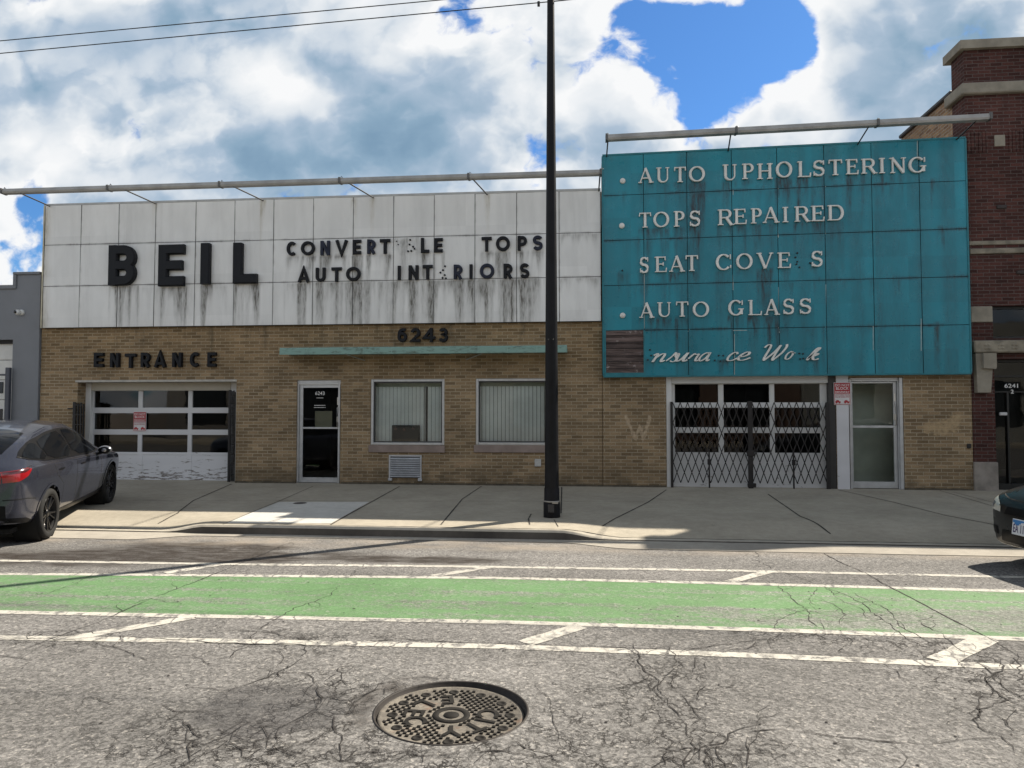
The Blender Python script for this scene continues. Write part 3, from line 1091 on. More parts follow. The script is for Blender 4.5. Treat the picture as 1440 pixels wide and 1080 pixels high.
ribbon(k, [(x, -4.785 + .01 * fbm(x, 0, 2, 1.0)) for x in np.arange(-12, 9.9, .1)], .022, lambda x, y: walk_z(x, -4.78) + .005, .5, 3)
k.build('kerb_joint', MATS['joint dirt']).parent = kerb

# ------------------------------------------------------------------ paint on the road
ZG, ZL, ZC = ROAD + .0015, ROAD + .003, ROAD + .0045


def line_px(px, z=ROAD):
    return [G(*p, z) for p in px]


LINES = {   # (photo points along the middle of the line, width)
    'far outer': ([(0, 788.5), (310, 793.5), (700, 797.5), (1020, 802.5), (1440, 812)], .10),
    'far inner': ([(0, 807.5), (200, 808.5), (700, 813), (1060, 821.5), (1440, 832)], .10),
    'near inner': ([(0, 861), (300, 867), (700, 875), (1060, 885.5), (1440, 899)], .10),
    'near outer': ([(0, 897), (300, 901.5), (700, 909.5), (1060, 922), (1440, 939)], .105),
}


def extend(p):
    a, b, c, d = p[0], p[1], p[-2], p[-1]
    f = lambda q, r, dx: (q[0] + dx, q[1] + (r[1] - q[1]) / (r[0] - q[0]) * dx * .35)
    return [f(a, b, -9)] + p + [f(d, c, 9)]


paint_m = mat('worn white paint', road_paint((.53, .51, .46), .515, .60))
ways = {}
for nm, (px, wd) in LINES.items():
    pts = dense(extend(line_px(px)), .12)
    ways[nm] = pts
    l = MB()
    ribbon(l, pts, wd, lambda x, y: ZL, .05, len(nm))
    tag(l.build('lane_line', paint_m), kind='structure')


def y_at(way, x):
    for a, b in zip(way, way[1:]):
        if a[0] <= x <= b[0]:
            return a[1] + (b[1] - a[1]) * (x - a[0]) / (b[0] - a[0])
    return way[0][1] if x < way[0][0] else way[-1][1]


gl = MB()
wear = []
xs = np.arange(-14, 12.01, .12)
nq = 14
vs = []
for x in xs:
    ya, yb = y_at(ways['far inner'], x) - .03, y_at(ways['near inner'], x) + .05
    for q in range(nq + 1):
        t = q / nq
        y = ya + (yb - ya) * t
        vs.append((x, y, ZG))
        wv = .10 * smooth(2.6, 4.8, x) * smooth(.1, .5, t) + .05 * smooth(.75, 1, t)
        for (px, py, s, a) in ((1020, 860, .22, .16), (1240, 870, .35, .13), (340, 851, .5, .06), (620, 852, .35, .07), (1110, 872, .2, .12), (1400, 870, .5, .14), (60, 845, .4, .04)):
            cx, cy = G(px, py, ROAD)
            wv += a * blob2(x, y, cx, cy, s * 1.6, s * .6)
        wear.append(wv)
gl.add(vs, [(i * (nq + 1) + q, (i + 1) * (nq + 1) + q, (i + 1) * (nq + 1) + q + 1, i * (nq + 1) + q + 1) for i in range(len(xs) - 1) for q in range(nq)])
tag(gl.build('bike_lane', mat('green lane paint', road_paint((.125, .238, .105), .47, .66, .85, True)), attrs={'wear': wear}), kind='structure')

for (a, b, wd) in (((312, 794), (232, 806), .12), ((686, 798), (608, 810.5), .12), ((1080, 804), (1025, 819), .12), ((272, 868), (100, 898), .13),
                   ((816, 881), (738, 905), .15), ((1388, 898), (1322, 930), .17)):
    l = MB()
    ribbon(l, dense([G(*a, ROAD), G(*b, ROAD)], .1), wd, lambda x, y: ZL + .0007, .06, int(a[0]))
    tag(l.build('hatch_line', paint_m), kind='structure')

# ------------------------------------------------------------------ cracks
crack = MB()
zc = lambda x, y: ZC
rng = random.Random(11)


def rough(pts, amp, step=.045, seed=0):
    """Points along pts with a broken, angular course."""
    rr = random.Random(int(seed * 13) + int(pts[0][0] * 977) + int(pts[-1][1] * 331))
    k = min(.016, amp * .34)
    out = []
    for x, y in dense(pts, .05):
        out.append((x + amp * 1.5 * fbm(x, y, 2.6, seed + .5, 2) + rr.uniform(-k, k), y + amp * 1.5 * fbm(x, y, 2.6, seed + 9.5, 2) + rr.uniform(-k, k)))
    return out


def crack_line(px, wd, amp=.05, seed=0, fade=True):
    p = rough([G(*q, ROAD) for q in px], amp, .03, seed)
    n = len(p)
    ws = []
    for i, q in enumerate(p):
        e = min(1, 6 * min(i, n - 1 - i) / n + .15) if fade else 1
        ws.append(.49 * wd * e * max(.35, 1 + 2.2 * fbm(q[0], q[1], 5.0, seed + 3)))
    ribbon(crack, p, ws, zc, .35, seed)
    return p


MAIN = [
    # long joint reflecting through on the left: gutter to bottom left
    ([(410, 762), (345, 790), (290, 812), (235, 834), (165, 864), (110, 886), (62, 902), (0, 926)], .016, .03),
    ([(165, 806), (130, 808), (105, 822), (55, 839)], .009, .03),
    ([(0, 889), (45, 890), (90, 887), (150, 893), (230, 899), (310, 905), (390, 906), (470, 909)], .016, .05),
    ([(0, 904), (40, 903), (90, 906), (140, 904), (175, 914), (190, 926), (215, 932)], .011, .05),
    ([(0, 900), (60, 897), (110, 900)], .012, .05), ([(300, 888), (340, 888), (395, 892)], .008, .05),
    # from the green lane down past the patch
    ([(478, 822), (460, 838), (415, 857), (385, 873), (372, 884), (390, 893), (430, 902), (446, 906)], .011, .05),
    ([(372, 884), (355, 893), (362, 905), (330, 918), (325, 928)], .012, .06), ([(380, 912), (395, 925), (386, 940)], .009, .05),
    ([(270, 920), (285, 930), (295, 938)], .008, .05), ([(430, 905), (426, 920), (412, 935), (395, 945), (400, 958)], .013, .06),
    ([(355, 960), (375, 952), (400, 946), (430, 948), (450, 962), (455, 985), (440, 1000), (415, 1012), (395, 1025), (372, 1040)], .013, .06),
    ([(330, 968), (310, 972), (285, 968), (255, 966)], .009, .06), ([(340, 966), (360, 957), (385, 953)], .012, .05),
    ([(295, 1000), (245, 1001), (218, 992)], .010, .05), ([(240, 1004), (270, 1015), (290, 1035), (262, 1055), (255, 1080)], .014, .07),
    ([(290, 1035), (330, 1045), (360, 1068), (385, 1080)], .011, .07), ([(395, 1025), (385, 1052), (420, 1064), (440, 1066)], .011, .06),
    ([(440, 1000), (470, 1008), (478, 1030), (468, 1060), (480, 1080)], .012, .07), ([(120, 984), (150, 989), (160, 994)], .009, .04),
    ([(440, 990), (465, 980), (490, 985)], .010, .06), ([(460, 965), (480, 955), (470, 940)], .009, .06),
    # between cover and the bottom edge
    ([(480, 1062), (545, 1056), (600, 1063), (680, 1058), (740, 1062), (800, 1070)], .010, .05), ([(715, 1040), (740, 1050), (770, 1062), (800, 1080)], .008, .05),
    ([(755, 960), (775, 985), (780, 1012), (790, 1040)], .007, .05),
    # the line that follows the near outer lane line
    ([(470, 909), (560, 898), (640, 904), (720, 905), (800, 908), (880, 911), (960, 913)], .012, .03),
    ([(480, 892), (540, 895), (590, 902), (650, 903)], .007, .03),
    # fan of cracks right of the middle
    ([(890, 905), (905, 925), (925, 958), (935, 985), (955, 1018), (962, 1045), (985, 1080)], .014, .07),
    ([(935, 905), (948, 935), (920, 965), (940, 985)], .012, .07), ([(880, 915), (905, 950), (918, 975)], .010, .06),
    ([(955, 920), (948, 955), (960, 985), (975, 1005), (968, 1030)], .010, .06), ([(962, 1045), (985, 1052), (1010, 1045), (1040, 1030), (1080, 1024)], .017, .06),
    ([(1040, 1032), (1090, 1027), (1140, 1031), (1200, 1038), (1250, 1045), (1310, 1046)], .016, .03), ([(1310, 1046), (1350, 1041), (1430, 1036)], .008, .03),
    ([(1050, 1040), (1052, 1060), (1055, 1080)], .013, .05), ([(1012, 1045), (1015, 1065), (1022, 1080)], .012, .05), ([(985, 1052), (970, 1062), (960, 1080)], .014, .06),
    ([(960, 1052), (940, 1058), (930, 1080)], .012, .06), ([(1000, 1050), (985, 1070), (995, 1080)], .012, .06),
    # green lane on the right
    ([(1056, 772), (1068, 783), (1055, 786), (1075, 792), (1083, 802), (1105, 806), (1140, 818), (1145, 824)], .012, .05),
    ([(1090, 822), (1110, 838), (1125, 850), (1135, 860), (1150, 878), (1160, 885)], .012, .06), ([(1135, 858), (1110, 866), (1090, 874), (1085, 888)], .010, .06),
    ([(1145, 824), (1135, 842), (1142, 858)], .009, .06), ([(1150, 842), (1175, 852), (1188, 865), (1185, 880)], .010, .06),
    ([(1165, 828), (1185, 845), (1212, 858), (1218, 870)], .010, .05), ([(1140, 820), (1180, 832), (1215, 850), (1250, 878), (1275, 898), (1310, 915)], .012, .04),
    ([(1200, 832), (1240, 855), (1270, 880), (1310, 905), (1350, 920)], .011, .04),
    ([(1138, 767), (1175, 788), (1215, 805), (1250, 826), (1295, 848), (1340, 872), (1395, 900), (1440, 927)], .022, .018),
    ([(1215, 812), (1260, 818), (1310, 820), (1380, 824)], .009, .05), ([(1290, 872), (1330, 895), (1350, 915), (1390, 930)], .013, .05),
    ([(960, 918), (1000, 909), (1040, 902), (1090, 896), (1130, 893), (1185, 890)], .012, .05), ([(975, 912), (1050, 913), (1085, 902), (1100, 890), (1090, 882)], .009, .05),
    ([(985, 922), (975, 945), (990, 965), (982, 985)], .009, .06), ([(990, 930), (985, 945)], .008, .04),
    ([(1185, 890), (1200, 905), (1180, 915), (1205, 925)], .008, .05), ([(1060, 895), (1065, 905), (1050, 915)], .007, .05),
    # the bottom right corner
    ([(1350, 925), (1385, 938), (1410, 960), (1440, 985)], .014, .06), ([(1395, 925), (1405, 940), (1400, 955), (1420, 968), (1440, 972)], .018, .06),
    ([(1405, 945), (1380, 952), (1400, 970), (1415, 985), (1375, 995), (1370, 1012), (1390, 1030), (1440, 1045)], .017, .06),
    ([(1380, 940), (1395, 975), (1372, 985), (1378, 1012), (1395, 1018)], .014, .06), ([(1405, 1005), (1420, 1025), (1440, 1030)], .015, .06),
    ([(1378, 1012), (1360, 1003), (1345, 1006)], .009, .05), ([(1430, 925), (1435, 960), (1440, 965)], .016, .05), ([(1400, 1030), (1420, 1050), (1425, 1058)], .010, .05),
    ([(1255, 940), (1270, 955), (1290, 958)], .008, .05), ([(1105, 1002), (1070, 1014), (1030, 1018)], .008, .05),
    ([(505, 806), (492, 812), (500, 802), (530, 796)], .010, .04), ([(40, 930), (25, 925), (0, 922)], .008, .04),
    ([(630, 958), (600, 952), (540, 962), (510, 985), (495, 1010)], .009, .06), ([(520, 1000), (500, 1006), (480, 1000)], .013, .06), ([(560, 965), (530, 970), (500, 985)], .012, .06),
]
ends = []
for i, (px, wd, amp) in enumerate(MAIN):
    p = crack_line(px, wd, amp, i)
    for _ in range(2 + len(p) // 9):                       # hairline branches
        if wd > .02 or amp < .025:
            continue
        q = p[rng.randrange(len(p))]
        a = rng.uniform(0, 6.28)
        L = rng.uniform(.10, .50)
        pts = [q]
        for s_i in range(4):
            a += rng.uniform(-.7, .7)
            pts.append((pts[-1][0] + math.cos(a) * L / 4, pts[-1][1] + math.sin(a) * L / 4))
        pp = rough(pts, .03, .03, i + 60)
        ribbon(crack, pp, [wd * .30 * (1 - .7 * t / len(pp)) for t in range(len(pp))], zc, .4, i)


def alligator(cx, cy, rx, ry, cell, wd, seed):
    """A patch of crazed asphalt: edges of a jittered cell net, some left out."""
    rr = random.Random(seed)
    nx, ny = int(2 * rx / cell) + 1, int(2 * ry / cell) + 1
    P = {(i, k): (cx - rx + i * cell + rr.uniform(-.42, .42) * cell + (k % 2) * cell / 2, cy - ry + k * cell + rr.uniform(-.36, .36) * cell) for i in range(nx) for k in range(ny)}
    for (i, k), a in P.items():
        d = math.hypot((a[0] - cx) / rx, (a[1] - cy) / ry)
        for nb in ((i + 1, k), (i, k + 1) if (i + k) % 2 else (i + 1, k + 1)):
            if nb in P and rr.random() < .85 - .62 * d and d < 1.05:
                b = P[nb]
                if math.hypot(b[0] - MH.x, b[1] - MH.y) < MH_R + .03 or math.hypot(a[0] - MH.x, a[1] - MH.y) < MH_R + .03:
                    continue
                pp = rough([a, b], cell * .28, .025, seed)
                ribbon(crack, pp, wd * rr.uniform(.18, .45), zc, .5, seed + i)


for n_, (px, py, rx, ry, cell, wd) in enumerate(CRAZED):
    c = G(px, py, ROAD)
    alligator(c[0], c[1], rx, ry, cell, wd, n_ + 5)
# little black specks and stones lying about
for _ in range(420):
    x, y = rng.uniform(-6, 5), rng.uniform(-12.2, -6.0)
    if math.hypot(x - MH.x, y - MH.y) < .5:
        continue
    r = rng.uniform(.004, .011)
    crack.add([(x + r * math.cos(q) * rng.uniform(.6, 1.3), y + r * math.sin(q) * rng.uniform(.6, 1.3), ZC) for q in (0, 1.2, 2.5, 3.7, 5.0)], [(0, 1, 2, 3, 4)])
tag(crack.build('crack_network', plain('crack shadow', (.024, .021, .020), .95)), kind='stuff').parent = road

# ------------------------------------------------------------------ manhole
mh = thing('manhole', 'round cast iron manhole cover reading CITY ELEC sunk in the cracked street', 'manhole', (MH.x, MH.y, ROAD))
iron = plain('rusty iron', (.032, .028, .026), .65, .1, .4, 14, .3)


def dusty_iron(nt, p):
    v = nt.pos()
    n = nt.noise(v, 22.0, 7, 0.7)
    col = nt.mix(nt.ramp(n, .34, .62), (.195, .175, .145), (.11, .098, .084))
    col = nt.mix(nt.ramp(nt.noise(v, 70.0, 5, .7), .55, .68), col, (.045, .04, .036))
    col = nt.mix(nt.ramp(nt.noise(v, 4.0, 4, .6), .58, .75), col, (.17, .095, .06))
    nt.put(p.inputs['Base Color'], col)
    p.inputs['Roughness'].default_value = .85
    nt.put(p.inputs['Normal'], nt.bump(nt.noise(v, 110.0, 4, .7), .6, .004))


dusty = mat('dust on iron', dusty_iron)
T = Matrix.Translation((MH.x, MH.y, ROAD))
f_ = MB()
f_.lathe([(.447, -.02), (.443, .004), (.434, .004), (.430, 0.0), (.424, -.045), (.41, -.047), (.40, -.2)], 72, T)
f_.build('frame', iron, mh)
c_ = MB()
tilt = T @ Matrix.Translation((0, 0, -.026)) @ Matrix.Rotation(R(1.2), 4, 'Y')
c_.lathe([(.418, -.05), (.418, -.004), (.412, .003), (.394, .003), (.388, -.003), (0, -.003)], 72, tilt)
cover = c_.build('cover', dusty, mh)
d_ = MB()
lab = [('C', 13, 1), ('I', -14, 1), ('T', -42, 1), ('Y', -80, 1), ('E', 106, -1), ('L', 146, -1), ('E', 181, -1), ('C', 211, -1)]
letters_at = []
lt = MB()
for ch, a, up in lab:
    vs, fs = text_mesh(ch, .168, 'CENTER', .004)
    rr_ = .212
    c0 = Vector((math.cos(R(a)), math.sin(R(a)), 0))
    rot = R(a - 90) if up > 0 else R(a + 90)
    m_ = tilt @ Matrix.Translation(c0 * rr_) @ Matrix.Rotation(rot, 4, 'Z') @ Matrix.Translation((0, -.060, .0045))
    lt.add([m_ @ Vector(p) for p in vs], fs)
    letters_at.append((c0.x * rr_, c0.y * rr_))
lt.build('lettering', plain('bare iron', (.016, .0145, .013), .8, .0, .3, 20, .2), cover)
for i in range(12):
    a = R(8 + 30 * i)
    m_ = tilt @ Matrix.Translation((.335 * math.cos(a), .335 * math.sin(a), 0))
    d_.lathe([(.031, -.002), (.030, .001), (.018, .001), (.016, -.0028), (0, -.0028)], 14, m_)
d_.lathe([(.108, -.002), (.107, .002), (.074, .002), (.072, -.002)], 36, tilt)
d_.lathe([(.045, -.002), (.044, .0015), (.0, .0018)], 24, tilt)
sp = .037
for i in range(-12, 13):
    for k2 in range(-14, 15):
        x, y = (i + .5 * (k2 % 2)) * sp, k2 * sp * .8
        r = math.hypot(x, y)
        if r > .383 or r < .125 or any(math.hypot(x - q[0], y - q[1]) < .070 for q in letters_at):
            continue
        if .30 < r < .39 and min(abs((math.degrees(math.atan2(y, x)) - 8) % 30), 30 - abs((math.degrees(math.atan2(y, x)) - 8) % 30)) < 7.5:
            continue
        w_ = .0088
        pts = [tilt @ Vector((x + sx * w_, y + sy * w_, h)) for h in (-.003, .0045) for sx, sy in ((-1, -1), (1, -1), (1, 1), (-1, 1))]
        d_.add(pts, [(4, 5, 6, 7), (0, 1, 5, 4), (1, 2, 6, 5), (2, 3, 7, 6), (3, 0, 4, 7)])
d_.build('tread_pattern', MATS['bare iron'], cover)

# ================================================================== BUILDINGS
def facade(mb, x0, x1, z0, z1, holes, y, thick):
    """A wall in the plane y with openings (xa, xb, za, zb) cut through it and reveals of its own thickness."""
    xs = sorted({x0, x1, *[h[0] for h in holes], *[h[1] for h in holes]})
    zs = sorted({z0, z1, *[h[2] for h in holes], *[h[3] for h in holes]})
    xs = [x for x in xs if x0 <= x <= x1]
    zs = [z for z in zs if z0 <= z <= z1]
    for xa, xb in zip(xs, xs[1:]):
        for za, zb in zip(zs, zs[1:]):
            cx, cz = (xa + xb) / 2, (za + zb) / 2
            if any(h[0] < cx < h[1] and h[2] < cz < h[3] for h in holes):
                continue
            mb.quad((xa, y, za), (xb, y, za), (xb, y, zb), (xa, y, zb))
            mb.quad((xb, y + thick, za), (xa, y + thick, za), (xa, y + thick, zb), (xb, y + thick, zb))
    for xa, xb, za, zb in holes:
        mb.quad((xa, y, za), (xa, y + thick, za), (xa, y + thick, zb), (xa, y, zb))
        mb.quad((xb, y + thick, za), (xb, y, za), (xb, y, zb), (xb, y + thick, zb))
        mb.quad((xa, y, zb), (xa, y + thick, zb), (xb, y + thick, zb), (xb, y, zb))
        if za > z0:
            mb.quad((xa, y + thick, za), (xa, y, za), (xb, y, za), (xb, y + thick, za))
    mb.quad((x0, y + thick, z0), (x0, y, z0), (x0, y, z1), (x0, y + thick, z1))
    mb.quad((x1, y, z0), (x1, y + thick, z0), (x1, y + thick, z1), (x1, y, z1))
    mb.quad((x0, y, z1), (x1, y, z1), (x1, y + thick, z1), (x0, y + thick, z1))


def wx(px, py=600, y=0.0):
    return W(px, py, y)[0]


def wz(px, py, y=0.0):
    return W(px, py, y)[1]


def rect(px0, px1, py0, py1, y=0.0):
    """x0, x1, z0, z1 of the photo rectangle (py0 the upper edge) on the plane y."""
    a, b, c, d = W(px0, py0, y), W(px0, py1, y), W(px1, py0, y), W(px1, py1, y)
    return (a[0] + b[0]) / 2, (c[0] + d[0]) / 2, (b[1] + d[1]) / 2, (a[1] + c[1]) / 2


X0, XM, X1 = -11.83, .295, 7.25          # left end, joint between the two fronts, right end
TOP1, TOP2 = 5.93, 6.55

wv = W(880, 586), W(894, 617), W(899.5, 599), W(905, 616), W(914, 586)
rub = W(1305, 602), W(1330, 595), W(1345, 588), W(1340, 600), W(1318, 606)
tan = brick_mat('tan brick', (.285, .203, .120), (.220, .155, .090), (.37, .31, .22), .62, (.075, .062, .042),
                marks=[(wv, .045, (.50, .39, .27), .9), (rub, .13, (.46, .34, .20), .85), ([W(640, 655), W(665, 650)], .07, (.50, .33, .2), .4)], warm=(2.0, 3.2, (1.05, 1.0, .92)))
white_frame = flaky('white frame paint', (.66, .66, .65), (.33, .31, .28), .70, .76, 12.0)
alum = plain('mill aluminium', (.52, .53, .54), .38, .55, .08, 9)
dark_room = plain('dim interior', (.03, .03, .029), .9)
glass = glass_mat('window glass', (.90, .95, .94), .015, 1.5, 1.0)

bb = thing('brick_garage', 'long low tan brick auto shop between the grey building and the red brick building', 'building', (-2.3, 0, 0))
rG1 = rect(107.5, 331.5, 536.5, 690)
rD1 = rect(416.5, 478.6, 534, 690)
rW1 = rect(521, 625, 533, 626)
rW2 = rect(668.8, 773, 532, 626)
rG2 = rect(937, 1176, 524, 692)
rD2 = rect(1194, 1271, 531, 692)
low = lambda r: (r[0], r[1], -.3, r[3])
w = MB()
facade(w, X0, XM - .004, -.3, TOP1, [low(rG1), low(rD1), rW1, rW2], 0.0, .36)
w.build('front_wall', tan, bb)
w = MB()
facade(w, XM + .004, X1, -.3, TOP2, [low(rG2), low(rD2)], -.012, .37)
w.build('front_wall', tan, bb)
w = MB()                                             # sides, back, roof, floor
w.box(X0, X0 + .3, .37, 22, -.3, TOP1 - .1).box(X1 - .3, X1, .37, 22, -.3, TOP2 - .1).box(X0 + .3, X1 - .3, 21.7, 22, -.3, 5.2)
w.build_each('side_wall', brick_mat('common brick', (.30, .19, .105), (.21, .13, .075), (.30, .27, .22), .2), bb)
w = MB()
w.box(X0 + .3, XM, .37, 21.7, 4.75, 4.95).box(XM, X1 - .3, .37, 21.7, 5.15, 5.35)
w.build('roof', plain('roofing felt', (.06, .06, .06), .9), bb)
w = MB()
w.box(X0 + .3, X1 - .3, .37, 21.7, -.3, -.02)
w.build('shop_floor', plain('shop floor', (.06, .058, .053), .5), bb)
# rooms behind the glass
w = MB()
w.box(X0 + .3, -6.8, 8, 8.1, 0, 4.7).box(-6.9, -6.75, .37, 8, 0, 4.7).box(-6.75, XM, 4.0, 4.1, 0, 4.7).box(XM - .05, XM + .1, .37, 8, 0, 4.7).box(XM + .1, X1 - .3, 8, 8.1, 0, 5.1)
w.box(4.75, 4.85, .37, 8, 0, 5.1).box(X0 + .302, X0 + .33, .372, 8, 0, 4.7).box(X1 - .33, X1 - .302, .372, 8, 0, 5.1)  # the two end liners are added to darken the view through the panes
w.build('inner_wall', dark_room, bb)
w = MB()
w.box(4.86, 6.94, .80, .86, 0, 3.2)  # pale wall added close behind the door to brighten its glass
w.build('added_pale_wall', plain('added wall paint', (.50, .53, .45), .8, 0, .2, 1.2), bb)

# ---- left roll-up door
YD = .34


def up_door(parent_name, R_, cols, rows, panel, ydoor, stiles_low, paint, frame_col):
    """Sectional overhead door: outer frame px box, glazed rows, a solid bottom row."""
    x0, x1, z0, z1 = rect(*R_, ydoor)
    z0 = -.04
    d = MB()
    xs = [[rect(a, b, 550, 560, ydoor)[k] for k in (0, 1)] for a, b in cols]
    zs = [[wz(sum(R_[:2]) / 2, b, ydoor), wz(sum(R_[:2]) / 2, a, ydoor)] for a, b in rows]
    # solid lattice of rails and stiles
    edges_z = [z1] + [q for r in zs for q in (r[1], r[0])] + [z0]
    for k in range(0, len(edges_z) - 1, 2):
        top, bot = edges_z[k], edges_z[k + 1]
        if k == len(edges_z) - 2:
            break
        d.bev(x0, x1, ydoor, ydoor + .05, bot, top, .006)
    pz = edges_z[-2]
    for r in zs:
        e = [x0] + [q for c in xs for q in c] + [x1]
        for k in range(0, len(e), 2):
            d.bev(e[k], e[k + 1], ydoor + .003, ydoor + .047, r[0] - .001, r[1] + .001, .005)
    o = d.build('garage_door', paint, bb)
    gl_ = MB()
    for r in zs:
        for c in xs:
            gl_.quad((c[0] - .01, ydoor + .028, r[0] - .01), (c[1] + .01, ydoor + .028, r[0] - .01), (c[1] + .01, ydoor + .028, r[1] + .01), (c[0] - .01, ydoor + .028, r[1] + .01))
    gl_.build('pane', glass, o)
    p_ = MB()
    p_.bev(x0, x1, ydoor + .012, ydoor + .04, z0 + .06, pz - .03, .004)
    p_.bev(x0, x1, ydoor + .002, ydoor + .046, pz - .055, pz, .005).bev(x0, x1, ydoor + .002, ydoor + .046, z0, z0 + .10, .005)
    for a, b in stiles_low:
        xa, xb = rect(a, b, 650, 660, ydoor)[:2]
        p_.bev(xa, xb, ydoor + .004, ydoor + .045, z0 + .095, pz - .05, .004)
    p_.build('bottom_panel', panel, o)
    return o, (x0, x1, z0, z1)


peel = flaky('peeling white paint', (.62, .62, .64), (.20, .18, .165), .595, .66, 24.0, (0.0, .45, .10), .06, .16)
peel2 = flaky('chipped white paint', (.56, .56, .57), (.20, .18, .16), .69, .73, 12.0)
door1, b1 = up_door('garage_door', (129, 331, 537, 681), [(132.5, 194.5), (200.5, 264.5), (270.2, 323.3)], [(549.5, 573.2), (581, 604), (611.5, 636)],
                    peel, YD, [(129, 134), (192.5, 199.5), (262.5, 269), (320, 326)], peel2, None)
fr = MB()
xj0, xj1 = rect(121, 129, 560, 600, .30)[:2]
fr.bev(xj0, xj1, .26, .36, -.04, rG1[3] - .01, .006)
fr.build('jamb', white_frame, door1)
fr = MB()
xq0, xq1 = rect(324, 331.5, 560, 600, .30)[:2]
fr.bev(xq0 + .02, rG1[1] - .003, .27, .36, -.04, rG1[3] - .01, .006)
fr.build('jamb', white_frame, door1)
fr = MB()
fr.bev(xj1 + .002, xq0 + .018, .265, .335, wz(230, 549, .28), rG1[3] - .006, .006)
fr.build('head_panel', plain('beige board', (.47, .44, .37), .7, 0, .06), door1)
fr = MB()
fr.bev(rG1[0] - .05, rG1[1] + .01, -.012, .05, rG1[3] - .012, rG1[3] + .035, .004)
fr.build('lintel', plain('weathered steel', (.42, .40, .36), .6, .2, .2), bb)
fr = MB()
fr.bev(wx(315), wx(322), YD - .012, YD + .0, wz(318, 651), wz(318, 645), .003)
fr.build('latch', plain('brass yellow', (.42, .34, .08), .5), door1)

# folded scissor gates standing at both sides of the left opening
gate_iron = plain('black iron', (.022, .020, .020), .5, .3, .25)


def folded_gate(x, wd, z1, y, label):
    t = thing('folded_gate', label, 'gate', (x, y, 0))
    m = MB()
    k = 6
    for i in range(k):
        a = x - wd / 2 + wd * i / k
        yy = y + (.03 if i % 2 else 0)
        m.box(a, a + wd / k * .62, yy, yy + .035, .02, z1 - (i % 3) * .015)
    for z in np.arange(.15, z1, .21):
        m.box(x - wd / 2, x + wd / 2, y - .006, y - .001, z, z + .02)
    m.build('folded_bars', gate_iron, t)
    m = MB()
    m.box(x - wd / 2 - .05, x - wd / 2 - .005, y + .005, y + .045, .0, z1 + .01)
    m.build('post', gate_iron, t)
    return t


xa, xb = rect(102.5, 117.5, 566, 640, -.08)[:2]
tg = folded_gate((xa + xb) / 2 + .02, (xb - xa) - .05, wz(110, 566, -.08), -.10, 'black folding gate pushed back beside the peeling garage door, nearer the grey building')
m = MB()
m.tube([(xa - .12, -.09, 1.55), (xa + .03, -.07, 1.55)], .015)
m.build('hinge_pin', gate_iron, tg)
xa, xb = rect(323.5, 331, 550, 640, .12)[:2]
folded_gate((xa + xb) / 2, xb - xa - .03, wz(327, 549, .12), .10, 'black folding gate pushed back beside the peeling garage door, nearer the 6243 door')


# ---- shop doors
def shop_door(R_, y, glass_px, rail_px, bot_px, parent, fm, numbers, name='shop_door', handle=True):
    x0, x1, z0, z1 = rect(*R_, y)
    gx0, gx1 = rect(glass_px[0], glass_px[1], 560, 600, y)[:2]
    cx = sum(R_[:2]) / 2
    ztop, zr1, zr0, zb = wz(cx, glass_px[2], y), wz(cx, rail_px[0], y), wz(cx, rail_px[1], y), wz(cx, bot_px, y)
    base = 0.0
    d = MB()
    fw = .045
    d.bev(x0, x0 + fw, y - .02, y + .09, base, z1, .004).bev(x1 - fw, x1, y - .02, y + .09, base, z1, .004).bev(x0 + fw, x1 - fw, y - .02, y + .09, z1 - .06, z1, .004)
    fo = d.build('door_frame', fm, parent)
    d = MB()
    a, b = x0 + fw + .004, x1 - fw - .004
    d.bev(a, gx0, y + .015, y + .06, base + .012, z1 - .064, .004).bev(gx1, b, y + .015, y + .06, base + .012, z1 - .064, .004)
    d.bev(gx0 - .001, gx1 + .001, y + .018, y + .058, ztop, z1 - .064, .004).bev(gx0 - .001, gx1 + .001, y + .018, y + .058, zr0, zr1, .004).bev(gx0 - .001, gx1 + .001, y + .018, y + .058, base + .012, zb, .004)
    do = d.build(name, fm, parent)
    d = MB()
    for za, zb_ in ((zb, zr0), (zr1, ztop)):
        d.quad((gx0 - .01, y + .036, za - .01), (gx1 + .01, y + .036, za - .01), (gx1 + .01, y + .036, zb_ + .01), (gx0 - .01, y + .036, zb_ + .01))
    d.build('pane', glass, do)
    if handle:
        d = MB()
        hx = gx1 + (b - gx1) * .35
        d.bev(hx - .03, hx + .03, y - .005, y + .018, zr1 + .10, zr1 + .22, .006)
        d.tube([(hx, y + .02, zr1 + .42), (hx, y - .045, zr1 + .40), (hx, y - .045, zr1 + .02), (hx, y + .02, zr1)], .011)
        d.bev(hx - .02, hx + .02, y - .004, y + .016, zr1 + .46, zr1 + .62, .005)
        d.build('handle', plain('worn steel', (.60, .58, .54), .35, .7), do)
    return do, (gx0, gx1, zb, zr0, zr1, ztop)


do1, q1 = shop_door((417.5, 478.4, 535, 681), .06, (425.5, 475, 545.3), (600.5, 603.2), 671.5, bb, alum, '6243')
w = MB()
w.bev(q1[0] - .1, q1[1] + .09, .045, .15, rD1[3] - .1, rD1[3] - .003, .005)
w.build('head_trim', white_frame, bb)
w = MB()                                             # lettering on the glass
ink = plain('white vinyl', (.75, .75, .73), .6)


def flat_text(mb, body, px, py, hgt_px, y, align='CENTER', bold=0.0, stretch=1.0):
    x, z = W(px, py, y)
    k = (wz(px, py - hgt_px, y) - z) / .70
    vs, fs = text_mesh(body, 1.0, align, bold)
    mb.add([(x + p[0] * k * stretch, y, z + p[1] * k) for p in vs], fs)


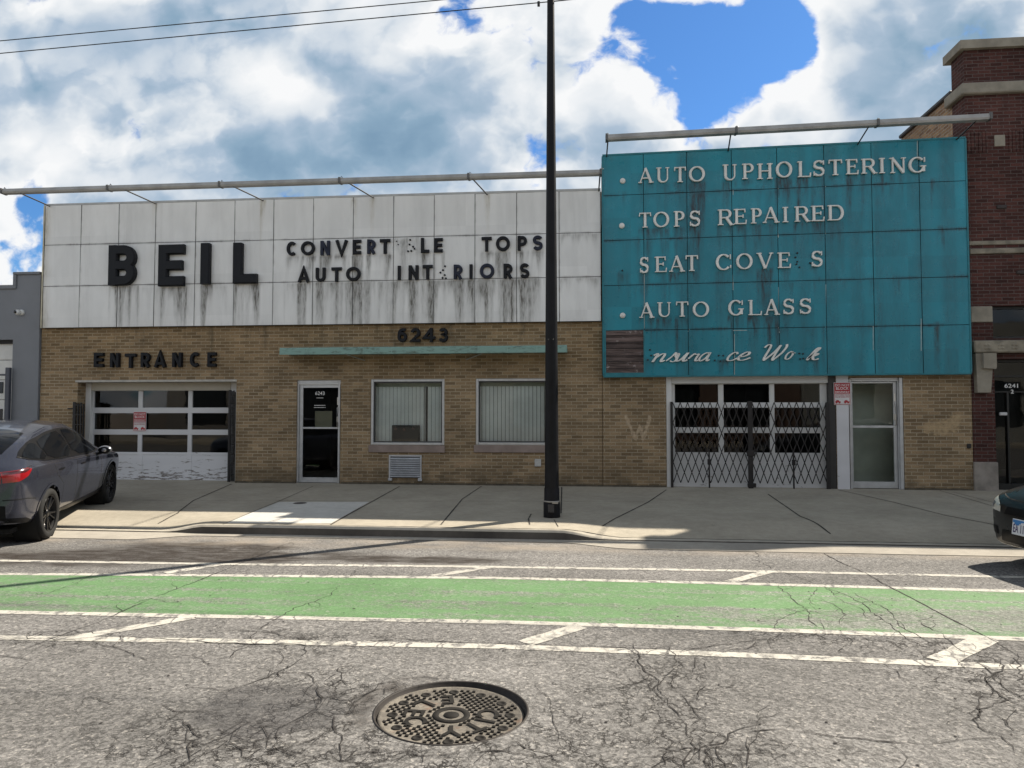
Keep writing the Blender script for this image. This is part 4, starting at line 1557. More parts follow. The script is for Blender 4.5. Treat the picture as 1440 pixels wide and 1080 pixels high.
flat_text(w, '6243', 450, 555.5, 5.0, .092)
for yy, a in ((560, 5), (570.5, 8), (573.5, 8.5)):
    xa, xb = wx(450 - a, yy, .092), wx(450 + a, yy, .092)
    zz = wz(450, yy, .092)
    n = 9
    for i in range(n):
        l = xa + (xb - xa) * i / n
        w.quad((l, .092, zz), (l + (xb - xa) / n * .62, .092, zz), (l + (xb - xa) / n * .62, .092, zz + .014), (l, .092, zz + .014))
w.build('glass_lettering', ink, do1)
w = MB()                                             # a paper notice and blinds half seen inside the door
w.quad((q1[0] + .1, .5, 1.15), (q1[1] - .28, .5, 1.15), (q1[1] - .28, .5, 1.5), (q1[0] + .1, .5, 1.5))
w.build('notice', plain('old paper', (.30, .28, .20), .9), do1)

do2, q2 = shop_door((1194.5, 1266, 532, 687), .07, (1199.5, 1257, 539), (598.3, 601.8), 677.5, bb, alum, None)
w = MB()
w.bev(rD2[1] - .065, rD2[1] - .004, .0, .2, 0, rD2[3] - .002, .005).bev(rD2[0] + .05, rD2[1] - .07, .03, .2, rD2[3] - .03, rD2[3] - .002, .004)
w.build('jamb', alum, do2)
w = MB()
w.bev(rG2[1] + .004, rD2[0] - .001, -.022, .35, -.05, rD2[3] + .1, .008)
w.build('white_pier', flaky('white pier paint', (.58, .58, .60), (.30, .28, .26), .68, .76, 6.0, (0.0, .6, .10)), bb)


# ---- windows
def shop_window(r, parent, px_split):
    x0, x1, z0, z1 = r
    y = .035
    d = MB()
    f1 = .055
    d.bev(x0, x0 + f1, y - .02, y + .12, z0, z1, .008).bev(x1 - f1, x1, y - .02, y + .12, z0, z1, .008)
    d.bev(x0 + f1, x1 - f1, y - .018, y + .12, z1 - f1, z1, .008).bev(x0 + f1, x1 - f1, y - .018, y + .12, z0, z0 + f1, .008)
    wo = d.build('window', alum, parent)
    d = MB()
    i = f1 + .001
    d.bev(x0 + i, x0 + i + .022, y + .01, y + .06, z0 + i, z1 - i, .003).bev(x1 - i - .022, x1 - i, y + .01, y + .06, z0 + i, z1 - i, .003)
    d.bev(x0 + i + .022, x1 - i - .022, y + .01, y + .06, z0 + i, z0 + i + .022, .003).bev(x0 + i + .022, x1 - i - .022, y + .01, y + .06, z1 - i - .022, z1 - i, .003)
    d.build('glazing_bead', plain('black gasket', (.05, .05, .05), .6), wo)
    d = MB()
    d.quad((x0 + i, y + .04, z0 + i), (x1 - i, y + .04, z0 + i), (x1 - i, y + .04, z1 - i), (x0 + i, y + .04, z1 - i))
    d.build('pane', glass, wo)
    d = MB()                                         # vertical blind
    rr = random.Random(int(x0 * 10))
    x = x0 + .02
    zt = z1 - .15
    while x < x1 - .02:
        a = .25 + rr.uniform(-.05, .05)
        if abs(x - px_split) < .02:
            a += .9
        wd = .0735
        dx, dy = wd * math.cos(a), wd * math.sin(a)
        d.quad((x, y + .19, z0 + .06), (x + dx, y + .19 + dy, z0 + .06), (x + dx, y + .19 + dy, zt), (x, y + .19, zt))
        x += .081
    d.build('vertical_blind', plain('blind fabric', (.84, .85, .83), .8, 0, .1, 2), wo)
    d = MB()
    d.bev(x0 + .02, x1 - .02, y + .17, y + .25, zt, z1 - .02, .005)
    d.build('blind_rail', plain('blind rail', (.30, .32, .26), .5), wo)
    d = MB()
    d.bev(x0 - .03, x1 + .01, -.035, .2, z0 - .15, z0 - .004, .008)
    d.build('sill', plain('stone sill', (.27, .215, .19), .85, 0, .2, 3, .2, bump=.3), wo)
    return wo


wo1 = shop_window(rW1, bb, wx(592))
wo2 = shop_window(rW2, bb, wx(740))
x0_, x1_ = wx(551, 610, .12), wx(589.5, 610, .12)
tv = thing('monitor', 'dark box behind the glass of the window above the wall vent', 'monitor', (x0_, .12, 1.0))
w = MB()
zb_, zt_ = wz(570, 621, .14), wz(570, 598, .12)
w.bev(x0_, x1_, .115, .20, zb_ - .02, zt_, .01)
w.build('case', plain('dark plastic', (.010, .009, .009), .5), tv)
for i, px in enumerate((555, 567, 580)):
    cx, cz = W(px + 1, 603 + (i % 2), .11)
    d9 = MB()
    d9.lathe([(.03, 0), (.026, .006), (0, .008)], 12, Matrix.Translation((cx, .113, cz)) @ Matrix.Rotation(R(90), 4, 'X'))
    d9.build('dial', plain('dull dial', (.12, .07, .06), .5), tv)

# wall vent under the window
vx0, vx1, vz0, vz1 = rect(547.2, 593, 640, 672)
w = MB()
w.bev(vx0, vx1, -.03, .01, vz1 - .03, vz1, .004).bev(vx0, vx0 + .03, -.03, .01, vz0, vz1 - .03, .004).bev(vx1 - .03, vx1, -.03, .01, vz0, vz1 - .03, .004)
n = 9
for i in range(n):
    z = vz0 + .02 + (vz1 - vz0 - .06) * i / n
    w.add([(vx0 + .03, -.045, z), (vx1 - .03, -.045, z), (vx1 - .03, -.012, z + .034), (vx0 + .03, -.012, z + .034), (vx0 + .03, -.040, z - .003), (vx1 - .03, -.040, z - .003), (vx1 - .03, -.007, z + .031), (vx0 + .03, -.007, z + .031)],
          [(0, 1, 2, 3), (7, 6, 5, 4), (0, 4, 5, 1), (3, 2, 6, 7)])
w.bev(vx0 - .01, vx0 + .07, -.05, .0, vz0 - .06, vz0, .01).bev(vx1 - .07, vx1 + .01, -.05, .0, vz0 - .06, vz0, .01)
vo = w.build('wall_vent', plain('vent aluminium', (.50, .51, .53), .45, .4), bb)
w = MB()
w.quad((vx0 + .02, -.004, vz0), (vx1 - .02, -.004, vz0), (vx1 - .02, -.004, vz1 - .02), (vx0 + .02, -.004, vz1 - .02))
w.build('vent_hole', plain('vent black', (.012, .012, .012), .9), vo)
ox0, ox1, oz0, oz1 = rect(752, 761, 645.5, 656)
w = MB()
w.bev(ox0, ox1, -.05, .0, oz0, oz1, .01)
w.build('outlet_box', plain('grey plastic', (.48, .48, .46), .5), bb)
w = MB()
cx, cz = W(1362, 627)
w.bev(cx - .04, cx + .035, -.04, -.01, cz - .045, cz + .04, .01)
w.build('key_box', gate_iron, bb)
# soffit drip of mortar scuffs where wall meets walk
w = MB()
footing_m = plain('dirty footing', (.085, .072, .05), .95, 0, .35, 9)
for px0, px1 in ((55, 107), (332, 416), (480, 936), (1272, 1366)):
    w = MB()
    a, b = wx(px0, 680), wx(px1, 680)
    xx = a
    while xx < b - .01:
        xe = min(b, xx + .21)
        hh = .035 + .03 * fbm(xx, 0, 3.0, 2.0)
        w.box(xx, xe, -.03 - .012 * fbm(xx, 1, 4.0, 5.0), -.011, -.1, hh)
        xx = xe
    w.build('mortar_footing', footing_m, bb)

# ---- canopy over door and windows
yc = -.55
w = MB()
cx0, cx1 = wx(393, 493, yc), wx(797, 491, yc)
zt, zb = wz(600, 488.5, yc), wz(600, 497.0, yc)
prof = [(-.012, zb + .1), (yc + .02, zt + .02), (yc, zt), (yc, zb), (yc + .03, zb), (yc + .03, zb + .05), (-.012, zb + .03)]
vs = [(x, p[0], p[1]) for x in (cx0, cx1) for p in prof]
n = len(prof)
w.add(vs, [(i, (i + 1) % n, (i + 1) % n + n, i + n) for i in range(n)] + [tuple(range(n)), tuple(range(2 * n - 1, n - 1, -1))])


def canopy_m(nt, p):
    x, y, z = nt.sep(nt.pos())[:3]
    v = nt.comb(x, z, y)
    d = nt.ramp(nt.noise(nt.vmath('MULTIPLY', v, (3, 9, 3)), 1.5, 7, .7), .48, .70)
    nt.put(p.inputs['Base Color'], nt.mix(d, (.21, .35, .31), (.085, .12, .10)))
    p.inputs['Roughness'].default_value = .55
cano = w.build('canopy', mat('green canopy paint', canopy_m), bb)
w = MB()
for i in range(1, 10):
    x = cx0 + (cx1 - cx0) * i / 10
    w.box(x - .006, x + .006, yc - .006, yc + .02, zb - .004, zt + .004)
w.build_each('canopy_seam', plain('pale green metal', (.25, .39, .35), .5), cano)
w = MB()
for (a, b) in (((513, 505.5), (474, 500)), ((655, 504.5), (690, 500.5))):
    p0, p1 = W(*a, -.02), W(*b, yc + .1)
    w = MB()
    w.tube([(p0[0], -.01, p0[1] - .02), (p1[0], yc + .1, zb + .06)], .012)
    w.build('canopy_bracket', plain('bracket', (.36, .36, .33), .5, .5), cano)

# ---- right roll-up door behind the scissor gate
YD2 = .12
white2 = flaky('white door paint', (.62, .62, .61), (.25, .23, .21), .70, .74, 11.0)
low_white = flaky('scuffed white panel', (.60, .60, .60), (.22, .20, .18), .655, .69, 11.0, (0, .5, .05))
door2, b2 = up_door('garage_door', (944, 1165, 531, 687), [(949, 1010), (1017.5, 1082), (1089, 1153)], [(540, 566), (573.5, 601), (609, 636.5)],
                    low_white, YD2, [(1010, 1017)], white2, None)
w = MB()
a, b = rect(937.5, 944.5, 560, 600, .02)[:2]
w.bev(rG2[0] + .002, b, -.005, .2, 0, rG2[3] - .002, .006)
w.build('jamb', white2, door2)
w = MB()
c, d = rect(1157, 1165, 560, 600, .1)[:2]
w.bev(b + .002, wx(1166, 560, .05), .03, .14, wz(1050, 539, .05), rG2[3] - .05, .006)
w.build('jamb', white2, door2)
w = MB()
a, b = rect(1165.5, 1175.5, 560, 600, .0)[:2]
w.bev(a + .002, rG2[1] - .001, .0, .3, 0, rG2[3] - .004, .006)
w.build('steel_post', plain('dark steel', (.045, .043, .042), .5, .3), door2)

# ---- scissor gate
gt = thing('scissor_gate', 'closed black folding lattice gate across the white garage door under the teal sign', 'gate', (wx(1055), -.05, 0))
yg = -.05
z1g, z0g = wz(1055, 566, yg), wz(1055, 682, yg)


def leaf(pxa, pxb, n, name='lattice'):
    m = MB()
    xa, xb = wx(pxa, 620, yg), wx(pxb, 620, yg)
    s = (xb - xa) / n
    H = (z1g - z0g) / 4.0                            # four rows of diamonds
    for k, (za, zb) in enumerate(((z1g - 2.0 * H, z1g), (z0g + .03, z0g + 2.02 * H))):
        rows = (zb - za) / H
        for i in range(-3, n + 3):
            for sgn in (1, -1):
                p0 = Vector((xa + s * i, za))
                p1 = Vector((p0.x + sgn * s * rows, zb))
                # clip to the leaf
                d_ = p1 - p0
                t0, t1 = 0.0, 1.0
                for lim, up in ((xa, 1), (xb, -1)):
                    if abs(d_.x) < 1e-9:
                        continue
                    t = (lim - p0.x) / d_.x
                    if (d_.x > 0) == (up > 0):
                        t0 = max(t0, t)
                    else:
                        t1 = min(t1, t)
                if t1 - t0 < .05:
                    continue
                a_, b_ = p0 + d_ * t0, p0 + d_ * t1
                dr = (b_ - a_).normalized()
                nn = Vector((-dr.y, dr.x)) * .0085
                yy = yg + (.006 if sgn > 0 else -.006) + k * .014
                vs = [(q.x + sg * nn.x, yy + h, q.y + sg * nn.y) for q in (a_, b_) for sg in (1, -1) for h in (-.004, .004)]
                m.add(vs, [(0, 1, 3, 2), (4, 6, 7, 5), (0, 4, 5, 1), (2, 3, 7, 6), (0, 2, 6, 4), (1, 5, 7, 3)])
    m.build(name, gate_iron, gt)


leaf(946.5, 1052, 10)
leaf(1058, 1163, 10)
for (pa, pb, top) in ((943, 946.5, 565), (1051.8, 1058.6, 564), (1161.5, 1167, 566), (996, 998.0, 632), (1114.5, 1116.5, 632)):
    m = MB()
    a, b = wx(pa, 620, yg), wx(pb, 620, yg)
    m.bev(a, b, yg - .02, yg + .02, .0 if top > 600 else -.0, wz((pa + pb) / 2, top, yg), .004)
    if pa > 1050 and pa < 1060:
        m.bev(a - .03, b + .03, yg - .035, yg + .01, .62, .74, .01)
        m.bev(a - .02, b + .05, yg - .035, yg + .01, .02, .10, .01)
    if top > 600:
        m.bev(a - .02, b + .02, yg - .03, yg + .01, .45, .56, .006)
    m.build('gate_post', gate_iron, gt)


# ================================================================== SIGNS
def bil(quadpx, y):
    """Map (s, t) in the unit square to x, z on the plane y through four photo corners (tl, tr, bl, br)."""
    tl, tr, bl, br = [Vector(W(*q, y)) for q in quadpx]
    return lambda s, t: (tl * (1 - s) + tr * s) * t + (bl * (1 - s) + br * s) * (1 - t)


def hash1(i, seed=0):
    return random.Random(i * 7919 + seed * 104729).random()


def vnoise(x, seed=0):
    i = math.floor(x)
    f = x - i
    f = f * f * (3 - 2 * f)
    return hash1(i, seed) * (1 - f) + hash1(i + 1, seed) * f


def panel_grid(mb, f, cols, rows, y, gap, sub, curl=0.0):
    """Sheets between the column and row fractions, each a fine grid, a narrow gap between them. Returns vertex (x, z)."""
    pts = []
    for ci, (ca, cb) in enumerate(zip(cols, cols[1:])):
        for ri, (ra, rb) in enumerate(zip(rows, rows[1:])):
            A, B = f(ca, ra), f(cb, rb)
            W_, H_ = abs(B[0] - A[0]), abs(B[1] - A[1])
            nx, nz = max(2, int(W_ / sub)), max(2, int(H_ / (sub * 1.6)))
            rr = random.Random(ci * 31 + ri)
            tilt = [rr.uniform(-curl, curl) for _ in range(4)]
            off = len(mb.v)
            vs = []
            for j in range(nz + 1):
                for i in range(nx + 1):
                    s, t = ca + (cb - ca) * i / nx, ra + (rb - ra) * j / nz
                    p = f(s, t)
                    x = p[0] + (gap / 2 if i == 0 else -gap / 2 if i == nx else 0)
                    z = p[1] + (gap / 2 if j == 0 else -gap / 2 if j == nz else 0)
                    uu, vv = i / nx, j / nz
                    dy = (tilt[0] * (1 - uu) + tilt[1] * uu) * (1 - vv) + (tilt[2] * (1 - uu) + tilt[3] * uu) * vv
                    vs.append((x, y + dy, z))
                    pts.append((x, z))
            fs = [(j * (nx + 1) + i, j * (nx + 1) + i + 1, (j + 1) * (nx + 1) + i + 1, (j + 1) * (nx + 1) + i) for j in range(nz) for i in range(nx)]
            mb.add(vs, fs)
    return pts


def streaks(pts, sources, freq=26.0, seed=0):
    """Run-off: each source (x0, x1, z, length, strength) leaves uneven vertical streaks under it."""
    out = np.zeros(len(pts))
    P = np.array(pts)
    for n_, (x0, x1, z, L, s) in enumerate(sources):
        sel = np.where((P[:, 0] > x0 - .03) & (P[:, 0] < x1 + .03) & (P[:, 1] < z + .02))[0]
        cache = {}
        for i in sel:
            x, zz = P[i]
            k = round(x, 3)
            if k not in cache:
                a = vnoise(x * freq, seed + n_) * .6 + vnoise(x * freq * .35, seed + n_ + 50) * .6
                l = L * (.15 + 1.9 * vnoise(x * freq * .6, seed + n_ + 90) ** 1.7)
                e = min(1, (x - x0 + .03) / .04, (x1 + .03 - x) / .04)
                cache[k] = (max(0, a - .14) * 1.75 * max(0, e), l)
            a, l = cache[k]
            d = z - zz
            out[i] = max(out[i], s * a * max(0, min(1, (d + .02) / .05)) * math.exp(-(max(d, 0) / max(l, .05)) ** 1.6))
    return out


def place_letters(parent, specs, y, depth, m, style='sans', unit=None, name='letter'):
    """specs: (char, px0, px1, py_top, py_base) measured on the plane y; each letter is a part of its own."""
    boxes = []
    for ch, a, b, t, base in specs:
        p0, p1 = W((a + b) / 2, base, y), W((a + b) / 2, t, y)
        xa, xb = W(a, (t + base) / 2, y)[0], W(b, (t + base) / 2, y)[0]
        H = p1[1] - p0[1]
        w_ = (xb - xa) / H
        if style == 'sans':
            st = sans(ch, w_, unit)
        elif style == 'serif':
            st = serif(ch, max(w_, .3))
        mb = MB()
        k = w_ / max(w_, .3) if style == 'serif' else 1
        dr = ((W(b, base, y)[1] - W(a, base, y)[1]) * 0)
        stroke_mesh(mb, st, lambda u, v, d: (xa + u * H * k, y - d, p0[1] + v * H), depth, H)
        mb.build(name, m, parent)
        boxes.append((xa, xb, p0[1], p1[1]))
    return boxes


letter_black = plain('black letter plastic', (.009, .010, .013), .5, 0, .25, 8, .22)
letter_faded = plain('faded letter plastic', (.020, .024, .042), .55, 0, .35, 8, .22)
letter_white = plain('white letter enamel', (.72, .71, .68), .5, 0, .10, 7)

# ---- the white sign
YS = -.115
ws = thing('white_sign', 'long white panelled fascia sign with black BEIL letters, dirt runs below the letters', 'sign', (-5.8, YS, 3.3))
f1 = bil([(64, 288.2), (844.5, 266), (59, 461.3), (845.5, 451.6)], YS)
colpx = [64, 115, 168, 219.5, 276, 330.7, 385.5, 441.2, 497.3, 554, 611, 668.3, 726.8, 786.5, 845]
xs_ = [W(p, 300, YS)[0] for p in colpx]
cols = [(x - xs_[0]) / (xs_[-1] - xs_[0]) for x in xs_]
rows = [0, .336, .671, 1.0]
pm = MB()
pts = panel_grid(pm, f1, cols, rows, YS, .012, .026, .005)
H = lambda px, py: W(px, py, YS)
BEIL = [('B', 155.7, 193.3, 346, 402), ('E', 225.5, 261.2, 345, 403), ('I', 284, 298, 343.3, 400.3), ('L', 330, 363.5, 342.6, 399.4)]


def zrow(lst, x0, y0, k):
    return [(c, x0 + a / k, x0 + b / k, y0 + t / k, y0 + bb_ / k) for c, a, b, t, bb_ in lst]


CONV = zrow([('C', 72, 116, 361, 420), ('O', 132, 190, 359, 418), ('N', 214, 254, 358, 418), ('V', 277, 329, 355, 416), ('E', 350, 385, 353, 414), ('R', 411, 446, 352, 412), ('T', 465, 508, 350, 412),
             ('L', 637, 672, 346, 408), ('E', 694, 729, 346, 406), ('T', 893, 935, 341, 402), ('O', 953, 1012, 338, 401), ('P', 1044, 1084, 337, 398), ('S', 1108, 1150, 335, 397)], 380, 220, 3)
AUTO = zrow([('A', 119, 168, 472, 532), ('U', 194, 235, 471, 530), ('T', 261, 303, 469, 530), ('O', 322, 383, 467, 527), ('I', 537, 554, 463, 523), ('N', 585, 627, 461, 522), ('T', 645, 686, 459, 521),
             ('R', 775, 812, 458, 519), ('I', 840, 856, 457, 518), ('O', 885, 946, 453, 517), ('R', 985, 1023, 454, 516), ('S', 1054, 1094, 452, 515)], 380, 220, 3)
src = []
for lst, L_, s_ in ((BEIL, .85, 1.0), (CONV, .5, .8), (AUTO, 1.0, .9)):
    for ch, a, b, t, base in lst:
        x0, z0 = H(a, base)
        x1, _ = H(b, base)
        src.append((x0 - .02, x1 + .02, z0, L_, s_))
xa, xb = H(400, 400)[0], H(765, 400)[0]
src.append((xa, xb, H(600, 394)[1], .95, .62))
src.append((H(700, 390)[0], H(760, 390)[0], H(700, 392)[1], .8, .45))
src.append((H(165, 390)[0], H(370, 390)[0], H(250, 402)[1], .55, .25))
src += [(H(553, 342)[0], H(592, 342)[0], H(570, 335)[1], .5, .5), (H(785, 390)[0], H(842, 390)[0], H(800, 391)[1], .12, .55), (H(785, 326)[0], H(842, 326)[0], H(800, 329)[1], .10, .5)]
st = streaks(pts, src, 19.0, 3)
hl = [H(450, 343)[1], H(450, 400)[1]]
for i, (x, z) in enumerate(pts):                     # grime along the sheet edges
    e = min(abs(x - q) for q in xs_)
    ez = min(abs((z - f1(0, r)[1]) - (f1(1, r)[1] - f1(0, r)[1]) * (x - xs_[0]) / (xs_[-1] - xs_[0])) for r in rows[1:3])
    st[i] = max(st[i], .6 * math.exp(-(e / .016) ** 2) * vnoise(z * 9 + x, 4), .6 * math.exp(-(ez / .02) ** 2) * vnoise(x * 7, 5), .10 * vnoise(x * 6, 31) * vnoise(x * 17 + z, 33) + .16 * math.exp(-((z - f1(0, 0)[1]) / .10)) * vnoise(x * 5, 8))
ru = streaks(pts, [(H(p, 290)[0] - .05, H(p, 290)[0] + .05, H(p, py)[1], L_, s_) for p, py, L_, s_ in ((370, 280, .8, .8), (524, 276, .7, .5), (685, 271, .7, .4), (218, 285, .5, .5), (498, 279, .3, .4))], 30.0, 7)
for i, (x, z) in enumerate(pts):
    d = x - xs_[0]
    if d < .2:
        ru[i] = max(ru[i], .65 * math.exp(-(d / .11) ** 2) * (.35 + .8 * vnoise(z * 5, 9)))
panel_white = stained_panel('white enamel', (.77, .77, .76), (.125, .118, .102), (.33, .27, .15), .38, (.82, .88), .035)
pm.build('sign_face', panel_white, ws, attrs={'stain': np.clip(st, 0, .92), 'rust': np.clip(ru, 0, .9)})
bk = MB()
c0, c1, c2, c3 = f1(0, 0), f1(1, 0), f1(1, 1), f1(0, 1)
for ya, yb in ((YS + .006, -.013),):
    vs = [(c[0], yy, c[1]) for yy in (ya, yb) for c in (c0, c1, c2, c3)]
    bk.add(vs, [(0, 1, 2, 3), (7, 6, 5, 4), (0, 4, 5, 1), (1, 5, 6, 2), (2, 6, 7, 3), (3, 7, 4, 0)])
bk.build('backing', plain('sign backing', (.035, .033, .03), .9), ws)
tr = MB()                                            # edge trims
tr.add([(c3[0] - .03, YS - .006, c3[1] + .02), (c2[0], YS - .006, c2[1] + .02), (c2[0], YS - .006, c2[1] - .025), (c3[0] - .03, YS - .006, c3[1] - .025),
        (c3[0] - .03, .05, c3[1] + .02), (c2[0], .05, c2[1] + .02), (c2[0], YS + .004, c2[1] - .025), (c3[0] - .03, YS + .004, c3[1] - .025)], [(0, 1, 2, 3), (0, 4, 5, 1), (3, 2, 6, 7), (0, 3, 7, 4)])
tr.build('top_trim', plain('trim metal', (.40, .40, .39), .5, .3, .15), ws)
tr = MB()
tr.add([(c3[0] - .035, YS - .008, c3[1] - .02), (c3[0] - .003, YS - .008, c3[1] - .02), (c0[0] - .003, YS - .008, c0[1]), (c0[0] - .035, YS - .008, c0[1]),
        (c3[0] - .035, .02, c3[1] - .02), (c0[0] - .035, .02, c0[1])], [(0, 1, 2, 3), (0, 3, 5, 4)])
tr.build('end_trim', plain('yellowed trim', (.50, .46, .34), .6, 0, .2), ws)
YL = YS - .012
place_letters(ws, BEIL, YL, .11, letter_black, 'sans', .235)
# stand-offs keep the letters just clear of the sheets
for i, sp_ in enumerate(CONV + AUTO):
    place_letters(ws, [sp_], YL, .055, letter_faded if i in (2, 5, 12, 20, 22) else letter_black, 'sans', .215)


def studs(parent, pxs, y, m, r=.016, name='letter_stud'):
    mb = MB()
    for px, py in pxs:
        x, z = W(px, py, y)
        mb.lathe([(r, 0), (r, .02), (r * .7, .024), (0, .024)], 8, Matrix.Translation((x, y, z)) @ Matrix.Rotation(R(90), 4, 'X'))
    return mb.build(name, m, parent)


studs(ws, [(558, 339.5), (560, 344)], YS, letter_black, .012)
studs(ws, [(577, 337.5), (576, 344), (581, 347), (583, 350), (574, 353.5), (578.5, 353)], YS, letter_black, .020)
studs(ws, [(626, 374.5), (623, 380), (619.5, 383.5), (625.5, 387), (622.5, 391), (627, 391.5)], YS, letter_black, .020)

# ---- free letters on the brick
es = thing('entrance_lettering', 'black block letters spelling ENTRANCE above the peeling white garage door', 'lettering', (wx(220, 505), 0, wz(220, 517)))
ENT = zrow([('E', 403, 442, 829, 889), ('N', 471, 509, 830, 890), ('T', 534, 579, 832, 893), ('R', 600, 638, 828, 889), ('A', 656, 705, 829, 890), ('N', 732, 772, 828, 889), ('C', 806, 851, 826, 889), ('E', 880, 916, 827, 888)], 0, 220, 3)
place_letters(es, ENT, -.02, .07, letter_black, 'sans', .225)
ns = thing('street_number', 'black block numerals 6243 on the brick above the green canopy', 'numerals', (wx(595, 475), 0, wz(595, 482)))
NUM = zrow([('6', 539, 579, 725, 784), ('2', 594, 635, 724, 784), ('4', 645, 698, 724, 784), ('3', 711, 751, 724, 784)], 380, 220, 3)
place_letters(ns, NUM, -.02, .06, letter_black, 'sans', .22, name='numeral')

# ---- the teal sign
YT = -.17
ts = thing('teal_sign', 'tall square panelled teal sign listing AUTO UPHOLSTERING and more in white letters', 'sign', (3.8, YT, 2.2))
f2 = bil([(847, 218.6), (1357.5, 193.3), (848.6, 529.6), (1366, 525.2)], YT)
colpx = [848, 905.8, 967, 1030.3, 1094.5, 1161, 1228, 1295.2, 1362]
xs2 = [W(p, 390, YT)[0] for p in colpx]
cols2 = [(x - xs2[0]) / (xs2[-1] - xs2[0]) for x in xs2]
rows2 = [0, .205, .408, .611, .815, 1.0]
pm = MB()
pts = panel_grid(pm, lambda s, t: f2(s, t), cols2[:2], rows2[1:], YT, .012, .03, .004) + panel_grid(pm, f2, cols2[1:], rows2, YT, .012, .03, .004)
T_ = lambda px, py: W(px, py, YT)
k3 = 4.5
ROW1 = zrow([('A', 350, 443, 437, 530), ('U', 460, 546, 433, 528), ('T', 575, 650, 430, 526), ('O', 668, 770, 426, 522), ('U', 880, 971, 414, 514), ('P', 1004, 1078, 409, 506), ('H', 1098, 1198, 408, 506), ('O', 1217, 1321, 396, 496), ('L', 1354, 1436, 394, 494)], 820, 140, k3) \
    + zrow([('S', 100, 176, 928, 1026), ('T', 200, 286, 924, 1022), ('E', 309, 386, 921, 1016), ('R', 406, 502, 918, 1012), ('I', 519, 556, 914, 1010), ('N', 587, 687, 911, 1008), ('G', 705, 813, 907, 1006)], 1120, 20, k3)
ROW2 = zrow([('T', 353, 430, 719, 813), ('O', 443, 544, 713, 810), ('P', 572, 641, 709, 807), ('S', 670, 741, 706, 803), ('R', 850, 948, 698, 797), ('E', 952, 1030, 695, 791), ('P', 1059, 1129, 691, 787), ('A', 1136, 1238, 684, 782), ('I', 1259, 1296, 683, 779), ('R', 1335, 1430, 679, 775)], 820, 140, k3) \
    + [('E', 1140, 1158, 290, 311.5), ('D', 1163, 1186, 289, 310.5)]
ROW3 = zrow([('S', 355, 416, 9, 108), ('E', 452, 526, 6, 104), ('A', 545, 641, 1, 101), ('T', 647, 726, -2, 97), ('C', 838, 937, -10, 91), ('O', 966, 1071, -14, 85), ('V', 1098, 1200, -18, 80), ('E', 1228, 1309, -20, 78)], 820, 360, k3) \
    + zrow([('S', 90, 164, -30, 68)], 1120, 360, k3)
ROW4 = zrow([('A', 357, 448, 297, 392), ('U', 467, 556, 294, 388), ('T', 587, 665, 290, 385), ('O', 692, 796, 290, 387), ('G', 916, 1012, 280, 378), ('L', 1043, 1126, 280, 376), ('A', 1146, 1239, 275, 374), ('S', 1261, 1334, 272, 369)], 820, 360, k3) \
    + zrow([('S', 15, 91, 270, 366)], 1120, 360, k3)
src = []
rr = random.Random(4)
for lst, s_ in ((ROW1, .85), (ROW2, .8), (ROW3, .7), (ROW4, .6)):
    for ch, a, b, t, base in lst:
        x0, z0 = T_(a, base)
        x1, _ = T_(b, base)
        src.append((x0, x1, z0, .50 * rr.uniform(.5, 1.6), 1.2 * s_ * rr.uniform(.4, 1.25)))
for i in range(8):                                   # under the horizontal joints too
    for r_ in rows2[1:5]:
        a, b = f2(cols2[i], r_), f2(cols2[i + 1], r_)
        src.append((a[0], b[0], a[1], .30, rr.uniform(.08, .40)))
        if rr.random() < .6:
            q = rr.uniform(a[0], b[0] - .2)
            src.append((q, q + rr.uniform(.05, .25), a[1] + .06, rr.uniform(.2, .9), rr.uniform(.35, .75)))
for px, py in ((876, 383), (1016, 505), (1143, 503), (914, 505)):
    x, z = T_(px, py)
    src.append((x - .10, x + .10, z, .35, .6))
st = streaks(pts, src, 20.0, 40)
for i, (x, z) in enumerate(pts):
    for r_ in rows2[1:5]:
        s_ = (x - xs2[0]) / (xs2[-1] - xs2[0])
        zz = f2(s_, r_)[1]
        d = z - zz
        if abs(d) < .2:
            st[i] = max(st[i], .75 * math.exp(-(d / .03) ** 2) * max(0, 1.6 * vnoise(x * 2.3, int(r_ * 90)) - .35), .3 * math.exp(-(d / .09) ** 2) * max(0, 1.6 * vnoise(x * 1.7, int(r_ * 50)) - .6))
    st[i] = max(st[i], .40 * vnoise(x * 6.5, 77) ** 2.2)
teal = stained_panel('teal enamel', (.008, .225, .30), (.016, .030, .038), (.13, .30, .29), .30, (.87, .89), .10)
ru = np.array([.28 * max(0, vnoise(x * 3.7 + 5, 12) - .45) * vnoise(z * 1.1 + x, 13) for x, z in pts])
pm.build('sign_face', teal, ts, attrs={'stain': np.clip(st, 0, .9), 'rust': ru})
bk = MB()
c0, c1, c2, c3 = f2(0, 0), f2(1, 0), f2(1, 1), f2(0, 1)
vs = [(c[0], yy, c[1]) for yy in (YT + .028, -.016) for c in (c0, c1, c2, c3)]
bk.add(vs, [(0, 1, 2, 3), (7, 6, 5, 4), (0, 4, 5, 1), (1, 5, 6, 2), (2, 6, 7, 3), (3, 7, 4, 0)])
bk.build('backing', plain('sign backing teal', (.02, .035, .04), .9), ts)
tr = MB()
teal_trim = plain('teal trim', (.012, .16, .20), .45, 0, .2)


def bar(mb, a, b, wd, y0, y1):
    d = (Vector(b) - Vector(a)).normalized()
    n_ = Vector((-d.y, d.x)) * wd / 2
    q = [Vector(a) + n_, Vector(b) + n_, Vector(b) - n_, Vector(a) - n_]
    mb.prism([(p.x, p.y) for p in q], y0, y1)


